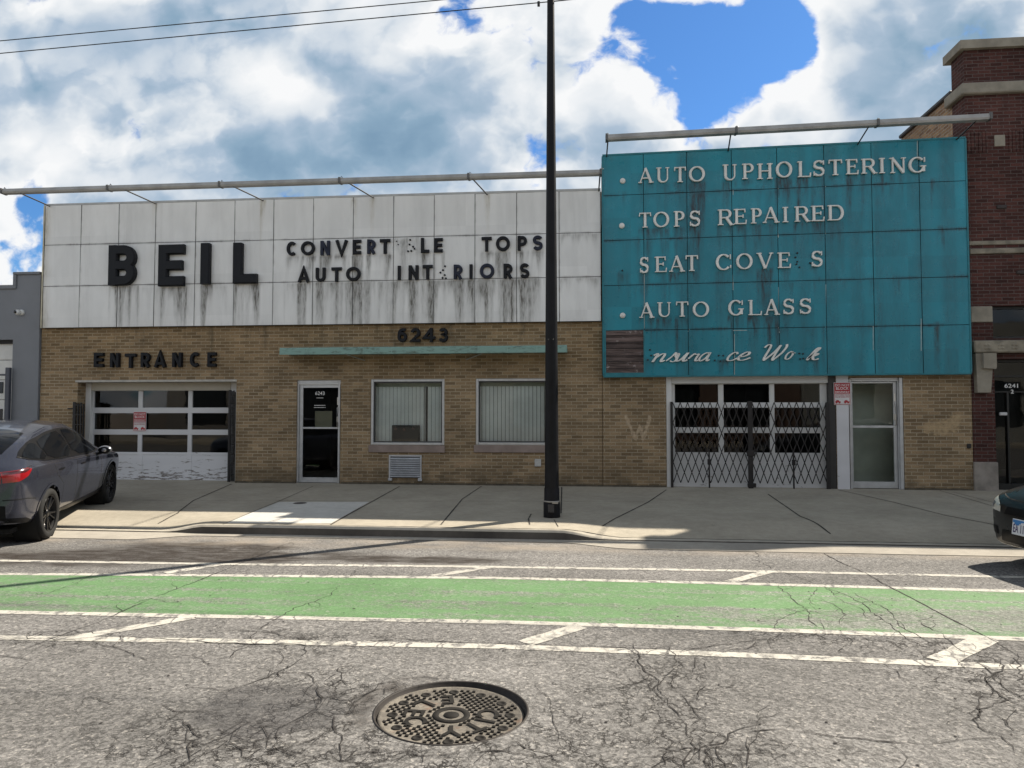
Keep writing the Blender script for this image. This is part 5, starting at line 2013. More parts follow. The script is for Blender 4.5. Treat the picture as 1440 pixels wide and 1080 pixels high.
bar(tr, c3, c2, .035, YT - .010, -.02)
bar(tr, c0, c1, .030, YT - .009, -.021)
bar(tr, (c0[0], c0[1] + .02), (c3[0], c3[1] - .02), .030, YT - .008, -.022)
bar(tr, (c1[0], c1[1] + .02), (c2[0], c2[1] - .02), .030, YT - .008, -.022)
tr.build('edge_trim', teal_trim, ts)
# pale slips in some of the joints where the cover strips have gone
sl = MB()
for px, ya, yb in ((907, 322, 357), (906, 384, 462), (1031, 254, 274), (1031, 386, 408), (1094.5, 254, 334), (1094.7, 404, 528), (969.5, 410, 528), (1033, 470, 528), (1161.3, 400, 525), (1161, 262, 330), (1228, 404, 525), (1295.5, 448, 525), (1290, 195, 255), (1096, 466, 468)):
    a, b = T_(px, ya), T_(px, yb)
    bar(sl, a, b, .010, YT + .002, YT + .012)
for pa, pb, py in ((970, 1160, 464.5), (907, 1030, 466)):
    a, b = T_(pa, py + .8), T_(pb, py - 1.2)
    bar(sl, a, b, .010, YT + .002, YT + .012)
sl.build('joint_strip', plain('bare strip', (.42, .45, .42), .6, 0, .3), ts)
YTL = YT - .012
for ROW in (ROW1, ROW2, ROW3, ROW4):
    place_letters(ts, ROW, YTL, .045, letter_white, 'serif')


def place_script(parent, specs, y, depth, m, slant=.42):
    for ch, a, b, xh_top, base in specs:
        x0, z0 = W(a, base, y)
        H = W(a, xh_top, y)[1] - z0
        x1 = W(b, base, y)[0]
        stk = script(ch)
        mx = max(p[0] + p[1] * slant for s_, _ in stk for p in s_)
        mn = min(p[0] + p[1] * slant for s_, _ in stk for p in s_)
        k = (x1 - x0) / (mx - mn) / H
        mb = MB()
        stroke_mesh(mb, [(pts_, ('nib', .075, .20)) for pts_, _ in stk], lambda u, v, d: (x0 + (u + v * slant - mn) * H * k, y - d, z0 + v * H), depth, H)
        mb.build('letter', m, parent)


SCR = zrow([('n', 438, 517, 616, 672), ('s', 524, 590, 614, 670), ('u', 588, 664, 613, 669), ('r', 664, 734, 612, 668), ('a', 733, 806, 611, 667), ('c', 912, 976, 608, 665), ('e', 980, 1057, 606, 662), ('W', 1140, 1290, 610, 662), ('o', 1278, 1342, 604, 656)], 820, 360, k3) \
    + zrow([('k', 64, 147, 613, 660)], 1120, 360, k3)
place_script(ts, SCR, YTL, .04, letter_white)
bu = MB()
for px, py in ((820 + 250 / k3, 140 + 517 / k3), (820 + 245 / k3, 140 + 800 / k3), (820 + 250 / k3, 360 + 377 / k3)):
    x, z = W(px, py, YT)
    b_ = MB()
    b_.lathe([(.055, 0), (.055, .03), (.045, .045), (.0, .05)], 20, Matrix.Translation((x, YT - .005, z)) @ Matrix.Rotation(R(90), 4, 'X'))
    b_.build('bullet', letter_white, ts)
stud_m = plain('stud black', (.015, .02, .025), .6)
for grp in ([(1121, 368), (1120, 371.5), (1124, 376)], [(1139, 370)], [(1121, 356), (1118.5, 362)], [(875, 380.5)], [(914, 492), (915.5, 500), (911, 506)], [(1005, 507), (1010.5, 500), (1013, 508), (1017, 500)], [(1124, 497), (1125, 505), (1129, 497.5), (1129.5, 504)]):
    studs(ts, grp, YT, stud_m, .017)
# the missing sheet: bare boards
b0, b1_ = f2(0, rows2[0]), f2(cols2[1], rows2[1])
pl = MB()
pl.quad((b0[0] + .012, YT + .022, b0[1]), (b1_[0], YT + .022, b0[1]), (b1_[0], YT + .022, b1_[1]), (b0[0] + .012, YT + .022, b1_[1]))
n = 7
for i in range(n):
    za, zb = b0[1] + (b1_[1] - b0[1]) * i / n, b0[1] + (b1_[1] - b0[1]) * (i + 1) / n
    pl.bev(b0[0] + .03, b1_[0] - .01, YT + .004 + .004 * (i % 2), YT + .02, za + .006, zb - .006, .004)
pl.build('bare_boards', mat('weathered boards', planks), ts)
tr = MB()
bar(tr, (b0[0] + .02, b0[1] + .045), (b1_[0], b0[1] + .045), .06, YT - .004, YT + .02)
bar(tr, (b0[0] + .035, b0[1]), (b0[0] + .035, b1_[1]), .035, YT - .003, YT + .02)
bar(tr, (b1_[0] - .005, b0[1]), (b1_[0] - .005, b1_[1]), .03, YT - .003, YT + .02)
tr.build('frame_strip', teal_trim, ts)


# ---- light bars over the signs
def light_bar(label, ends, joints, arms, yb, th, cat='light bar'):
    t = thing('sign_light_bar', label, cat, (W(*ends[0], yb)[0], yb, W(*ends[0], yb)[1]))
    P = [Vector((W(*q, yb)[0], yb, W(*q, yb)[1])) for q in ends]
    pos = [P[0].lerp(P[1], (W(px, 0, yb)[0] - P[0].x) / (P[1].x - P[0].x)) if 0 else P[0].lerp(P[1], s) for px, s in zip(joints, [((q - ends[0][0]) / (ends[1][0] - ends[0][0])) for q in joints])]
    met = plain('bar metal', (.36, .352, .34), .55, .25, .22, 3, .3)
    for a, b in zip(pos, pos[1:]):
        m = MB()
        d = (b - a).normalized()
        g_ = .012
        a2, b2 = a + d * g_, b - d * g_
        h = th / 2
        sec = [(-.06, -h), (.06, -h), (.075, -h * .3), (.06, h), (-.06, h), (-.075, -h * .3)]
        vs = [(p.x, p.y + u, p.z + v) for p in (a2, b2) for u, v in sec]
        m.add(vs, [(i, (i + 1) % 6, (i + 1) % 6 + 6, i + 6) for i in range(6)] + [tuple(range(6)), tuple(range(11, 5, -1))])
        m.build('lamp_housing', met, t)
    for p in pos:
        m = MB()
        m.bev(p.x - .022, p.x + .022, p.y - .085, p.y + .085, p.z - h * 1.1, p.z + h * 1.25, .004)
        m.tube([(p.x, p.y, p.z + h), (p.x + .02, p.y, p.z + h + .05), (p.x + .045, p.y, p.z + h + .02)], .008, 5)
        m.build('joint_clip', plain('dark clip', (.12, .115, .11), .5, .4), t)
    for (a, b, ysign) in arms:
        s = (a[0] - ends[0][0]) / (ends[1][0] - ends[0][0])
        q = P[0].lerp(P[1], s)
        e = W(*b, ysign)
        m = MB()
        m.tube([(q.x, q.y, q.z - th * .4), (e[0], ysign, e[1] - .03)], .014, 6)
        m.build('arm', plain('arm iron', (.035, .033, .032), .5, .3), t)
    return t


def bar_depth(px_end, x_target):
    lo_, hi_ = -3.0, 0.0
    for _ in range(40):
        y = (lo_ + hi_) / 2
        v = W(*px_end, y)[0]
        if abs(v) > abs(x_target):
            hi_ = y
        else:
            lo_ = y
    return y


yb1 = bar_depth((5, 270), X0 - .12)
light_bar('long grey sign light bar on thin arms above the white sign', [(5, 270), (847, 243)], [5, 165, 328, 497, 672, 845],
          [((31, 0), (70, 288), YS - .01), ((188, 0), (218, 284), YS - .01), ((346, 0), (370, 280), YS - .01), ((508, 0), (525, 276), YS - .01), ((677, 0), (685, 271.5), YS - .01), ((844, 0), (842, 266), YS - .01)], yb1, .092)
yb2 = bar_depth((1393, 165), X1 + .05)
light_bar('shorter grey sign light bar on thin arms above the teal sign', [(853, 194.5), (1392, 165)], [853, 1041, 1239, 1391],
          [((855, 0), (853, 218), YT - .012), ((1034, 0), (1024, 210), YT - .012), ((1228, 0), (1206, 201), YT - .012), ((1374, 0), (1345, 194), YT - .012)], yb2, .105)


# ---- tow-away notices
def notice(label, px0, px1, py0, py1, y):
    x0, x1, z0, z1 = rect(px0, px1, py0, py1, y)
    t = thing('driveway_sign', label, 'sign', ((x0 + x1) / 2, y, z0), group='red and white driveway notices')
    red = plain('sign red', (.36, .018, .028), .45, 0, .08)
    wht = plain('sign white', (.62, .60, .60), .45, 0, .06)
    m = MB()
    m.bev(x0, x1, y, y + .012, z0, z1, .004)
    m.build('plate', wht, t)
    zs = z0 + (z1 - z0) * .50
    m = MB()
    e = .008
    m.box(x0 + e, x1 - e, y - .003, y + .002, zs, z1 - e)
    for a, b, c, d in ((x0 + e, x1 - e, z0 + e, z0 + 2 * e), (x0 + e, x0 + 2 * e, z0 + 2 * e, zs), (x1 - 2 * e, x1 - e, z0 + 2 * e, zs)):
        m.box(a, b, y - .002, y + .002, c, d)
    m.build('red_field', red, t)
    m = MB()
    hh = (z1 - zs) / 3.35
    for i, s in enumerate(('DO NOT', 'BLOCK', 'DRIVEWAY')):
        vs, fs = text_mesh(s, 1.0, 'CENTER', .006)
        wd = max(p[0] for p in vs) - min(p[0] for p in vs)
        k = min(hh * .82 / .72, (x1 - x0) * .86 / wd)
        zb = z1 - .02 - hh * (i + .86)
        m.add([((x0 + x1) / 2 + p[0] * k, y - .005, zb + p[1] * k) for p in vs], fs)
    m.build('white_lettering', plain('letter white', (.75, .74, .73), .5), t)
    m = MB()
    for i, s in enumerate(('UNAUTHORIZED VEHICLES', 'WILL BE TOWED AWAY')):
        vs, fs = text_mesh(s, 1.0, 'CENTER', .012)
        wd = max(p[0] for p in vs) - min(p[0] for p in vs)
        k = (x1 - x0) * .84 / wd
        zb = zs - .035 - i * .04
        m.add([((x0 + x1) / 2 + p[0] * k, y - .003, zb + p[1] * k * 1.5) for p in vs], fs)
    cx, w_ = (x0 + x1) / 2, (x1 - x0)
    zb = z0 + .035
    for s, off in ((1, -.26), (1, .26)):
        c = cx + off * w_
        h = .05
        m.add([(c - .17 * w_, y - .003, zb + .012), (c + .17 * w_, y - .003, zb + .012), (c + .17 * w_, y - .003, zb + h * .6), (c + .08 * w_, y - .003, zb + h * .7), (c + .03 * w_, y - .003, zb + h * 1.15), (c - .08 * w_, y - .003, zb + h * 1.15), (c - .16 * w_, y - .003, zb + h * .6)], [tuple(range(7))])
        for q in (-.09, .09):
            m.add([(c + q * w_ + .016 * math.cos(a), y - .0035, zb + .008 + .016 * math.sin(a)) for a in np.arange(0, 6.2, .7)], [tuple(range(9))])
    m.build('red_lettering', red, t)
    return t


notice('red and white DO NOT BLOCK DRIVEWAY notice on the peeling white garage door', 187.5, 205.5, 579, 606.5, YD - .016)
notice('red and white DO NOT BLOCK DRIVEWAY notice on the white pier beside the glass door', 1172.6, 1196, 537.8, 569.4, -.03)

# ================================================================== THE RED BRICK BUILDING
rb = thing('red_brick_building', 'dark red brick building with pale stone coping and a black 6241 glass door', 'building', (11, 0, 0))
yr = -.02
redm = brick_mat('red brick', (.088, .036, .030), (.058, .026, .023), (.115, .088, .08), .35, (.03, .02, .02), seed=5.3)
stone = plain('limestone', (.27, .245, .20), .85, 0, .2, 4, .2, bump=.3, bscale=30)
stone_dark = plain('stained limestone', (.24, .215, .17), .85, 0, .35, 5, .2, bump=.4, bscale=30)
RX0, RX1 = wx(1368.3, 600, yr), 19.5
zr = lambda py, px=1400, y=yr: wz(px, py, y)
zA, zB, zC, zD, zE = zr(133), zr(117), zr(69), zr(343), zr(357)
rx_pier = wx(1349, 100, yr)
tr_hole = (wx(1396, 450, yr), wx(1396, 450, yr) + 5.2, zr(476), zr(430))
dr_hole = (wx(1400, 600, yr), wx(1400, 600, yr) + 1.25, -.3, zr(505))
w = MB()
facade(w, RX0, RX1, -.3, zA, [tr_hole, dr_hole, (dr_hole[1] + .5, dr_hole[1] + 3.6, .6, zr(505))], yr, .5)
w.build('front_wall', redm, rb)
# pier above the band, sweeping down to the lower parapet on the right
px_s = wx(1431, 60, yr)
sweep = [(px_s + .75 * math.sin(R(a)), zC - .02 - .62 * (1 - math.cos(R(a)))) for a in range(0, 91, 10)]
sweep = [(px_s + .10 + .85 * t, zC - .62 * (1 - (1 - t) ** 2)) for t in np.linspace(0, 1, 9)]
w = MB()
poly = [(RX0 - .0, zB), (RX1, zB), (RX1, sweep[-1][1])] + sweep[::-1] + [(RX0, zC)]
w.prism(poly, yr, yr + .5)
w.build('parapet', redm, rb)
w = MB()
cop = [(RX0 - .10, zC + .002), (RX0 - .10, zC + .17), (px_s + .16, zC + .17)] + [(x + .10, z + .15) for x, z in sweep] + [(RX1, sweep[-1][1] + .13), (RX1, sweep[-1][1] + .002)] + [(x, z + .002) for x, z in sweep[::-1]]
w.prism(cop, yr - .09, yr + .62)
w.build('coping', stone, rb)
w = MB()
w.bev(RX0 - .10, RX1, yr - .10, yr + .62, zA + .002, zB - .002, .02)
w.build('stone_band', stone, rb)
w = MB()
w.bev(RX0 + .0, RX1, yr - .05, yr + .3, zE, zE + .10, .01).bev(RX0, RX1, yr - .03, yr + .3, zD - .02, zD + .06, .01)
w.build('string_course', stone_dark, rb)
w = MB()
sq = rect(1398, 1413, 190, 206, yr)
w.bev(sq[0], sq[1], yr - .02, yr + .1, sq[2], sq[3], .008)
w.build('stone_square', stone, rb)
w = MB()                                             # soldier course
zs0, zs1 = zr(215), zr(184)
x = RX0 + .02
while x < 12:
    if not (x + .06 > sq[0] - .03 and x < sq[1] + .03):
        w.bev(x, x + .057, yr - .012, yr + .05, zs0, zs1, .004)
    x += .0677
w.build('soldier_course', redm, rb)
w = MB()
bl = rect(1367.5, 1395, 431, 453, yr)
w.bev(RX0 - .002, bl[1], yr - .03, yr + .3, bl[2], bl[3], .01)
w.build('stone_block', stone, rb)
li = rect(1367, 1440, 479.5, 496.5, yr)
w = MB()
w.bev(RX0 - .004, tr_hole[1] + .2, yr - .14, yr + .2, li[2], li[3], .02)
lo_ = w.build('stone_lintel', stone_dark, rb)
w = MB()
for i in range(24):                                  # rosettes cut into the lintel
    cx = RX0 + .22 + i * .24
    cz = (li[2] + li[3]) / 2
    w = MB()
    for k_ in range(4):
        a = R(45 + 90 * k_)
        w.lathe([(.035, 0), (.025, .012), (0, .016)], 8, Matrix.Translation((cx + .04 * math.cos(a), yr - .139, cz + .04 * math.sin(a))) @ Matrix.Rotation(R(90), 4, 'X'))
    w.build('rosette', stone_dark, lo_)
co = rect(1372, 1398, 497, 552, yr - .1)
w = MB()
cw = co[1] - co[0]
w.prism([(co[0] + cw * .30, co[3]), (co[1], co[3]), (co[1], co[3] - .26), (co[1] - cw * .05, co[3] - .30), (co[0] + cw * .30, co[3] - .28)], yr - .2, yr - .001)
w.prism([(co[0] + .0, co[3]), (co[0] + cw * .32, co[3]), (co[0] + cw * .32, co[3] - .28), (co[1] - cw * .10, co[3] - .28), (co[0] + cw * .78, co[2]), (co[0] + .02, co[2])], yr - .12, yr - .001)
w.build('corbel', stone, rb)
w = MB()
bs = rect(1368.5, 1402, 650, 690, yr)
w.bev(RX0 - .01, dr_hole[0] + .02, yr - .03, yr + .2, -.2, bs[3], .012)
w.build('stone_base', plain('grey base stone', (.25, .225, .20), .85, 0, .25, 4, .2, bump=.3), rb)
w = MB()                                             # side wall stepping down to the back
steps = [(.5, zC - .55), (2.2, zC - .75), (2.2, zC - .95)]
ys_, zt_ = .5, zA + .25
side = MB()
n = 8
for i in range(n):
    side.box(RX0 + .02, RX0 + .32, .48 + i * 2.4, .48 + (i + 1) * 2.4, -.3, zt_ - i * .16)
side.build('side_wall', brick_mat('old common brick', (.34, .215, .12), (.22, .125, .075), (.34, .31, .26), .4, (.10, .08, .07)), rb)
w = MB()
for i in range(n):
    w.bev(RX0 - .04, RX0 + .38, .48 + i * 2.4 + .003, .48 + (i + 1) * 2.4, zt_ - i * .16 + .002, zt_ - i * .16 + .09, .02)
w.build('clay_coping', plain('dark clay tile', (.035, .032, .032), .6), rb)
w = MB()
w.box(RX0 + .33, RX1, .5, 19.5, 6.6, 6.8)
w.build('roof', MATS['roofing felt'], rb)
w = MB()
w.box(RX0 + .33, RX1, 6, 6.2, -.3, 6.6).box(RX1 - .3, RX1 - .001, .5, 6, -.3, 6.6).box(RX0 + .33, RX1 - .3, .5, 6, -.3, -.05)
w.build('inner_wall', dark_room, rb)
w = MB()                                             # dark shop front
fx0, fx1, fz = dr_hole[0], dr_hole[1], dr_hole[3]
blk = plain('black frame', (.012, .013, .014), .35, .2)
yd = yr + .16
w.bev(fx0, fx0 + .06, yd, yd + .1, 0, fz, .005).bev(fx1 - .06, fx1, yd, yd + .1, 0, fz, .005)
zt1, zt2 = wz(1425, 529, yd), wz(1425, 551, yd)
w.bev(fx0 + .06, fx1 - .06, yd + .002, yd + .098, zt1 - .02, zt1 + .02, .004).bev(fx0 + .06, fx1 - .06, yd + .002, yd + .098, fz - .05, fz - .002, .004)
w.bev(fx0 + .06, fx1 - .06, yd + .002, yd + .098, .0, .12, .004).bev(fx0 + .30, fx0 + .34, yd + .003, yd + .09, .12, zt2, .004)
w.bev(fx0 + .06, fx1 - .06, yd + .004, yd + .096, zt2 - .015, zt2 + .015, .004)
sd = w.build('shop_door', blk, rb)
w = MB()
w.quad((fx0 + .05, yd + .05, .1), (fx1 - .05, yd + .05, .1), (fx1 - .05, yd + .05, fz), (fx0 + .05, yd + .05, fz))
w.build('pane', glass, sd)
w = MB()
xk, zk = W(1411, 582, yd)
w.bev(xk - .08, xk + .06, yd - .03, yd + .01, zk - .03, zk + .03, .01)
w.build('handle', plain('pale handle', (.6, .6, .6), .4), sd)
w = MB()
flat_text(w, '6241', 1423, 545.2, 5.6, yd - .004, 'CENTER', .012, 1.25)
flat_text(w, '2', 1423.5, 553.3, 5.4, yd - .004, 'CENTER', .012, 1.1)
w.build('glass_lettering', ink, sd)
w = MB()
w.bev(tr_hole[0], tr_hole[0] + .05, yr + .12, yr + .2, tr_hole[2], tr_hole[3], .004).bev(tr_hole[0] + .05, tr_hole[1], yr + .122, yr + .198, tr_hole[2], tr_hole[2] + .05, .004).bev(tr_hole[0] + .05, tr_hole[1], yr + .122, yr + .198, tr_hole[3] - .05, tr_hole[3], .004)
tw = w.build('transom_window', blk, rb)
w = MB()
w.quad((tr_hole[0], yr + .16, tr_hole[2]), (tr_hole[1], yr + .16, tr_hole[2]), (tr_hole[1], yr + .16, tr_hole[3]), (tr_hole[0], yr + .16, tr_hole[3]))
w.build('pane', glass, tw)
w = MB()
wx0, wx1 = dr_hole[1] + .5, dr_hole[1] + 3.6
w.bev(wx0, wx1, yr + .1, yr + .18, .6, .68, .004).bev(wx0, wx1, yr + .1, yr + .18, zr(505) - .08, zr(505), .004)
sw = w.build('shop_window', blk, rb)
w = MB()
w.quad((wx0, yr + .14, .6), (wx1, yr + .14, .6), (wx1, yr + .14, zr(505)), (wx0, yr + .14, zr(505)))
w.build('pane', glass, sw)
w = MB()
for px, py in ((1408, 291), (1436, 383)):
    x, z = W(px, py, yr)
    w.bev(x - .09, x + .09, yr - .03, yr + .01, z - .035, z + .035, .012)
w.build('wall_bracket', plain('rusted iron', (.04, .03, .028), .7), rb)

# ================================================================== THE GREY BUILDING
gb = thing('grey_building', 'low grey painted building with a white garage door and stepped parapet', 'building', (-15, 0, 0))
yg_ = -.05
GX1 = X0 - .015
grey = plain('grey stucco', (.205, .215, .235), .8, 0, .07, 1.2, .25, bump=.25, bscale=40)
gtop = wz(40, 382.5, yg_)
gnot = wz(10, 402, yg_)
gx = wx(23, 390, yg_)
dx1 = wx(16.5, 540, yg_)
w = MB()
facade(w, -24, GX1, -.3, gnot, [(dx1 - 3.6, dx1, -.3, wz(10, 477.5, yg_))], yg_, .4)
w.build('front_wall', grey, gb)
w = MB()
w.box(gx, GX1, yg_, yg_ + .4, gnot, gtop - .06)
w.build('parapet', grey, gb)
w = MB()
w.bev(gx - .06, GX1, yg_ - .04, yg_ + .44, gtop - .058, gtop, .01).bev(gx - .055, gx + .02, yg_ - .035, yg_ + .0, gnot + .0, gtop - .06, .006).bev(-24, gx + .02, yg_ - .036, yg_ + .43, gnot - .07, gnot + .004, .008)
w.build('coping', plain('grey coping', (.175, .185, .205), .8, 0, .1), gb)
w = MB()
w.add([(-24, 1.2, gnot), (gx - .1, 1.2, gnot + .05), (gx - .9, 3.0, gtop + .3), (-24, 3.0, gtop + .35)], [(0, 1, 2, 3)])
w.box(-24, GX1 - .02, .36, 18, gnot - .4, gnot - .2).box(-24, -23.7, .36, 18, -.3, gnot - .4).box(GX1 - .3, GX1 - .02, .36, 18, -.3, gnot - .4)
w.build('roof', plain('dark shingle', (.06, .06, .068), .9, 0, .3, 12), gb)
w = MB()
dz = wz(10, 477.5, yg_)
for i in range(7):
    za, zb = dz * i / 7, dz * (i + 1) / 7
    w.bev(dx1 - 3.6, dx1 - .003, .12, .17, za + .004, zb - .004, .012)
gd = w.build('garage_door', plain('white steel door', (.62, .62, .60), .5, 0, .06), gb)
w = MB()
for za, zb in ((wz(6, 553, .11), wz(6, 537, .11)), (wz(6, 592, .11), wz(6, 575, .11))):
    w.bev(dx1 - 1.5, dx1 - .34, .105, .118, za, zb, .004)
w.build('door_window', plain('dark pane', (.012, .013, .015), .15), gd)
w = MB()
w.bev(dx1 - 3.6, dx1, .06, .12, dz - .08, dz - .001, .006)
w.build('door_head', plain('dark head', (.02, .02, .022), .7), gd)
w = MB()
px0, px1 = wx(8.5, 560, -.12), wx(14.5, 560, -.12)
pst = tag(w.bev(px0, px1, -.17, -.09, -.1, wz(12, 517, -.12), .01).build('bollard', plain('dark grey steel', (.075, .08, .10), .5, .3)), 'slim dark grey steel post in front of the grey building', 'post')
w = MB()
w.tube([(px0 - .16, -.12, wz(12, 527, -.12)), (px0 + .02, -.12, wz(12, 527, -.12))], .02)
w.build('pin', MATS['dark grey steel'], pst)
# dome camera
cx, cz = W(31, 439.5, yg_)
sc = thing('security_camera', 'small white dome security camera on the grey wall', 'camera', (cx, yg_, cz))
mx = Matrix.Translation((cx, yg_, cz)) @ Matrix.Rotation(R(90), 4, 'X')
w = MB()
w.lathe([(.065, 0), (.065, .03), (.05, .05), (.0, .055)], 20, mx)
w.build('mount', plain('white plastic', (.62, .62, .6), .4), sc)
w = MB()
m2 = Matrix.Translation((cx - .03, yg_ - .085, cz - .005))
w.lathe([(.062 * math.cos(R(a)), .062 * math.sin(R(a))) for a in range(-88, 89, 11)], 20, m2)
w.build('ball', MATS['white plastic'], sc)
w = MB()
m3_ = Matrix.Translation((cx - .045, yg_ - .142, cz - .005)) @ Matrix.Rotation(R(90), 4, 'X') @ Matrix.Rotation(R(-12), 4, 'Y')
w.lathe([(.036, -.015), (.034, .006), (0, .010)], 18, m3_)
w.build('lens', plain('lens black', (.008, .008, .01), .12), sc)

# ================================================================== LAMP POST AND WIRES
px, py = wp((776, 727))[0]
pb = walk_z(px, py)
lp = thing('lamp_post', 'tall black tapered steel lamp post at the kerb', 'lamp post', (px, py, pb))
black = plain('black pole paint', (.009, .009, .011), .5, 0, .35, 5, .18, bump=.1, bscale=20)
w = MB()
w.tube([(px, py, pb + .02), (px, py, pb + 3.0), (px, py, pb + 7.6), (px, py, pb + 9.2)], [.108, .089, .056, .045], 20)
w.build('pole', black, lp)
w = MB()
w.lathe([(.124, 0), (.124, .20), (.120, .22), (.115, .24), (.113, .42), (.110, .43)], 24, Matrix.Translation((px, py, pb)))
w.build('base_collar', black, lp)
w = MB()
w.lathe([(.1175, .225), (.124, .23), (.124, .242), (.1175, .247)], 24, Matrix.Translation((px, py, pb)))
w.bev(px + .01, px + .10, py - .135, py - .11, pb + .21, pb + .235, .004)
w.build('band', plain('bare band', (.35, .33, .30), .5, .5), lp)
w = MB()
w.bev(px - .05, px + .04, py - .136, py - .120, pb + .08, pb + .20, .006)
for dx, dz in ((-.03, .1), (.02, .18)):
    w.lathe([(.012, 0), (.01, .01), (0, .012)], 8, Matrix.Translation((px + dx, py - .136, pb + dz)) @ Matrix.Rotation(R(90), 4, 'X'))
w.build('hand_hole_cover', plain('scuffed pole paint', (.035, .034, .036), .5), lp)
w = MB()
w.tube([(px, py, pb + 8.9), (px, py - .9, pb + 9.3), (px, py - 2.2, pb + 9.45)], [.035, .03, .028], 10)
w.build('arm', black, lp)
w = MB()
zs_ = W(776, 479, py)[1]
w.lathe([(.0865, 0), (.0885, .003), (.0885, .014), (.0865, .017)], 20, Matrix.Translation((px, py, zs_)))
w.bev(px - .05, px - .03, py - .095, py - .08, zs_, zs_ + .02, .003).bev(px + .02, px + .035, py - .095, py - .08, zs_ + .002, zs_ + .018, .003)
w.build('strap', plain('worn strap', (.06, .06, .058), .4, .5), lp)
w = MB()
w.bev(px - .14, px + .14, py - 2.75, py - 2.1, pb + 9.38, pb + 9.5, .04)
w.build('lamp_head', black, lp)
wire_m = plain('wire', (.015, .015, .016), .6)
for (a, b, lab_, yy) in (((0, 57.5), (640, -2), 'thinner and higher of two overhead wires crossing the cloudy sky', -6.5), ((0, 75), (770, 2.5), 'overhead wire sagging across the sky to the top of the black lamp post', py)):
    A, B = W(*a, yy), W(*b, yy)
    A, B = Vector((A[0], yy, A[1])), Vector((B[0], yy, B[1]))
    d = B - A
    A2, B2 = A - d * 1.5, B + (d * 1.0 if yy == -6.5 else d * .0)
    if yy != -6.5:
        B2.x = px
    n = 40
    P = [A2.lerp(B2, i / n) for i in range(n + 1)]
    m = MB()
    m.tube(P, .0075 if yy != -6.5 else .0055, 6)
    wo_ = m.build('overhead_wire', wire_m)
    tag(wo_, lab_, 'wire')
    if yy != -6.5:
        m = MB()
        q = A.lerp(B, .985)
        m.bev(q.x - .02, q.x + .02, yy - .015, yy + .015, q.z - .06, q.z + .02, .006)
        m.build('wire_clamp', wire_m, wo_)
        A3, B3 = B2.copy(), Vector((B2.x + 9, yy, B2.z + .45))
        m = MB()
        m.tube([A3, B3], .009, 6)
        tag(m.build('overhead_wire', wire_m), 'short wire running from the top of the lamp post over the teal sign', 'wire')

# ================================================================== CARS
from mathutils.bvhtree import BVHTree
from mathutils.geometry import delaunay_2d_cdt


def pchip(xs, ys, q):
    """Monotone cubic through (xs, ys) at q."""
    xs, ys, q = np.asarray(xs, float), np.asarray(ys, float), np.asarray(q, float)
    h = np.diff(xs)
    d = np.diff(ys) / h
    m = np.zeros_like(ys)
    m[0], m[-1] = d[0], d[-1]
    for i in range(1, len(xs) - 1):
        if d[i - 1] * d[i] > 0:
            w1, w2 = 2 * h[i] + h[i - 1], h[i] + 2 * h[i - 1]
            m[i] = (w1 + w2) / (w1 / d[i - 1] + w2 / d[i])
    k = np.clip(np.searchsorted(xs, q) - 1, 0, len(xs) - 2)
    t = (q - xs[k]) / h[k]
    return ys[k] * (2 * t**3 - 3 * t**2 + 1) + h[k] * m[k] * (t**3 - 2 * t**2 + t) + ys[k + 1] * (-2 * t**3 + 3 * t**2) + h[k] * m[k + 1] * (t**3 - t**2)


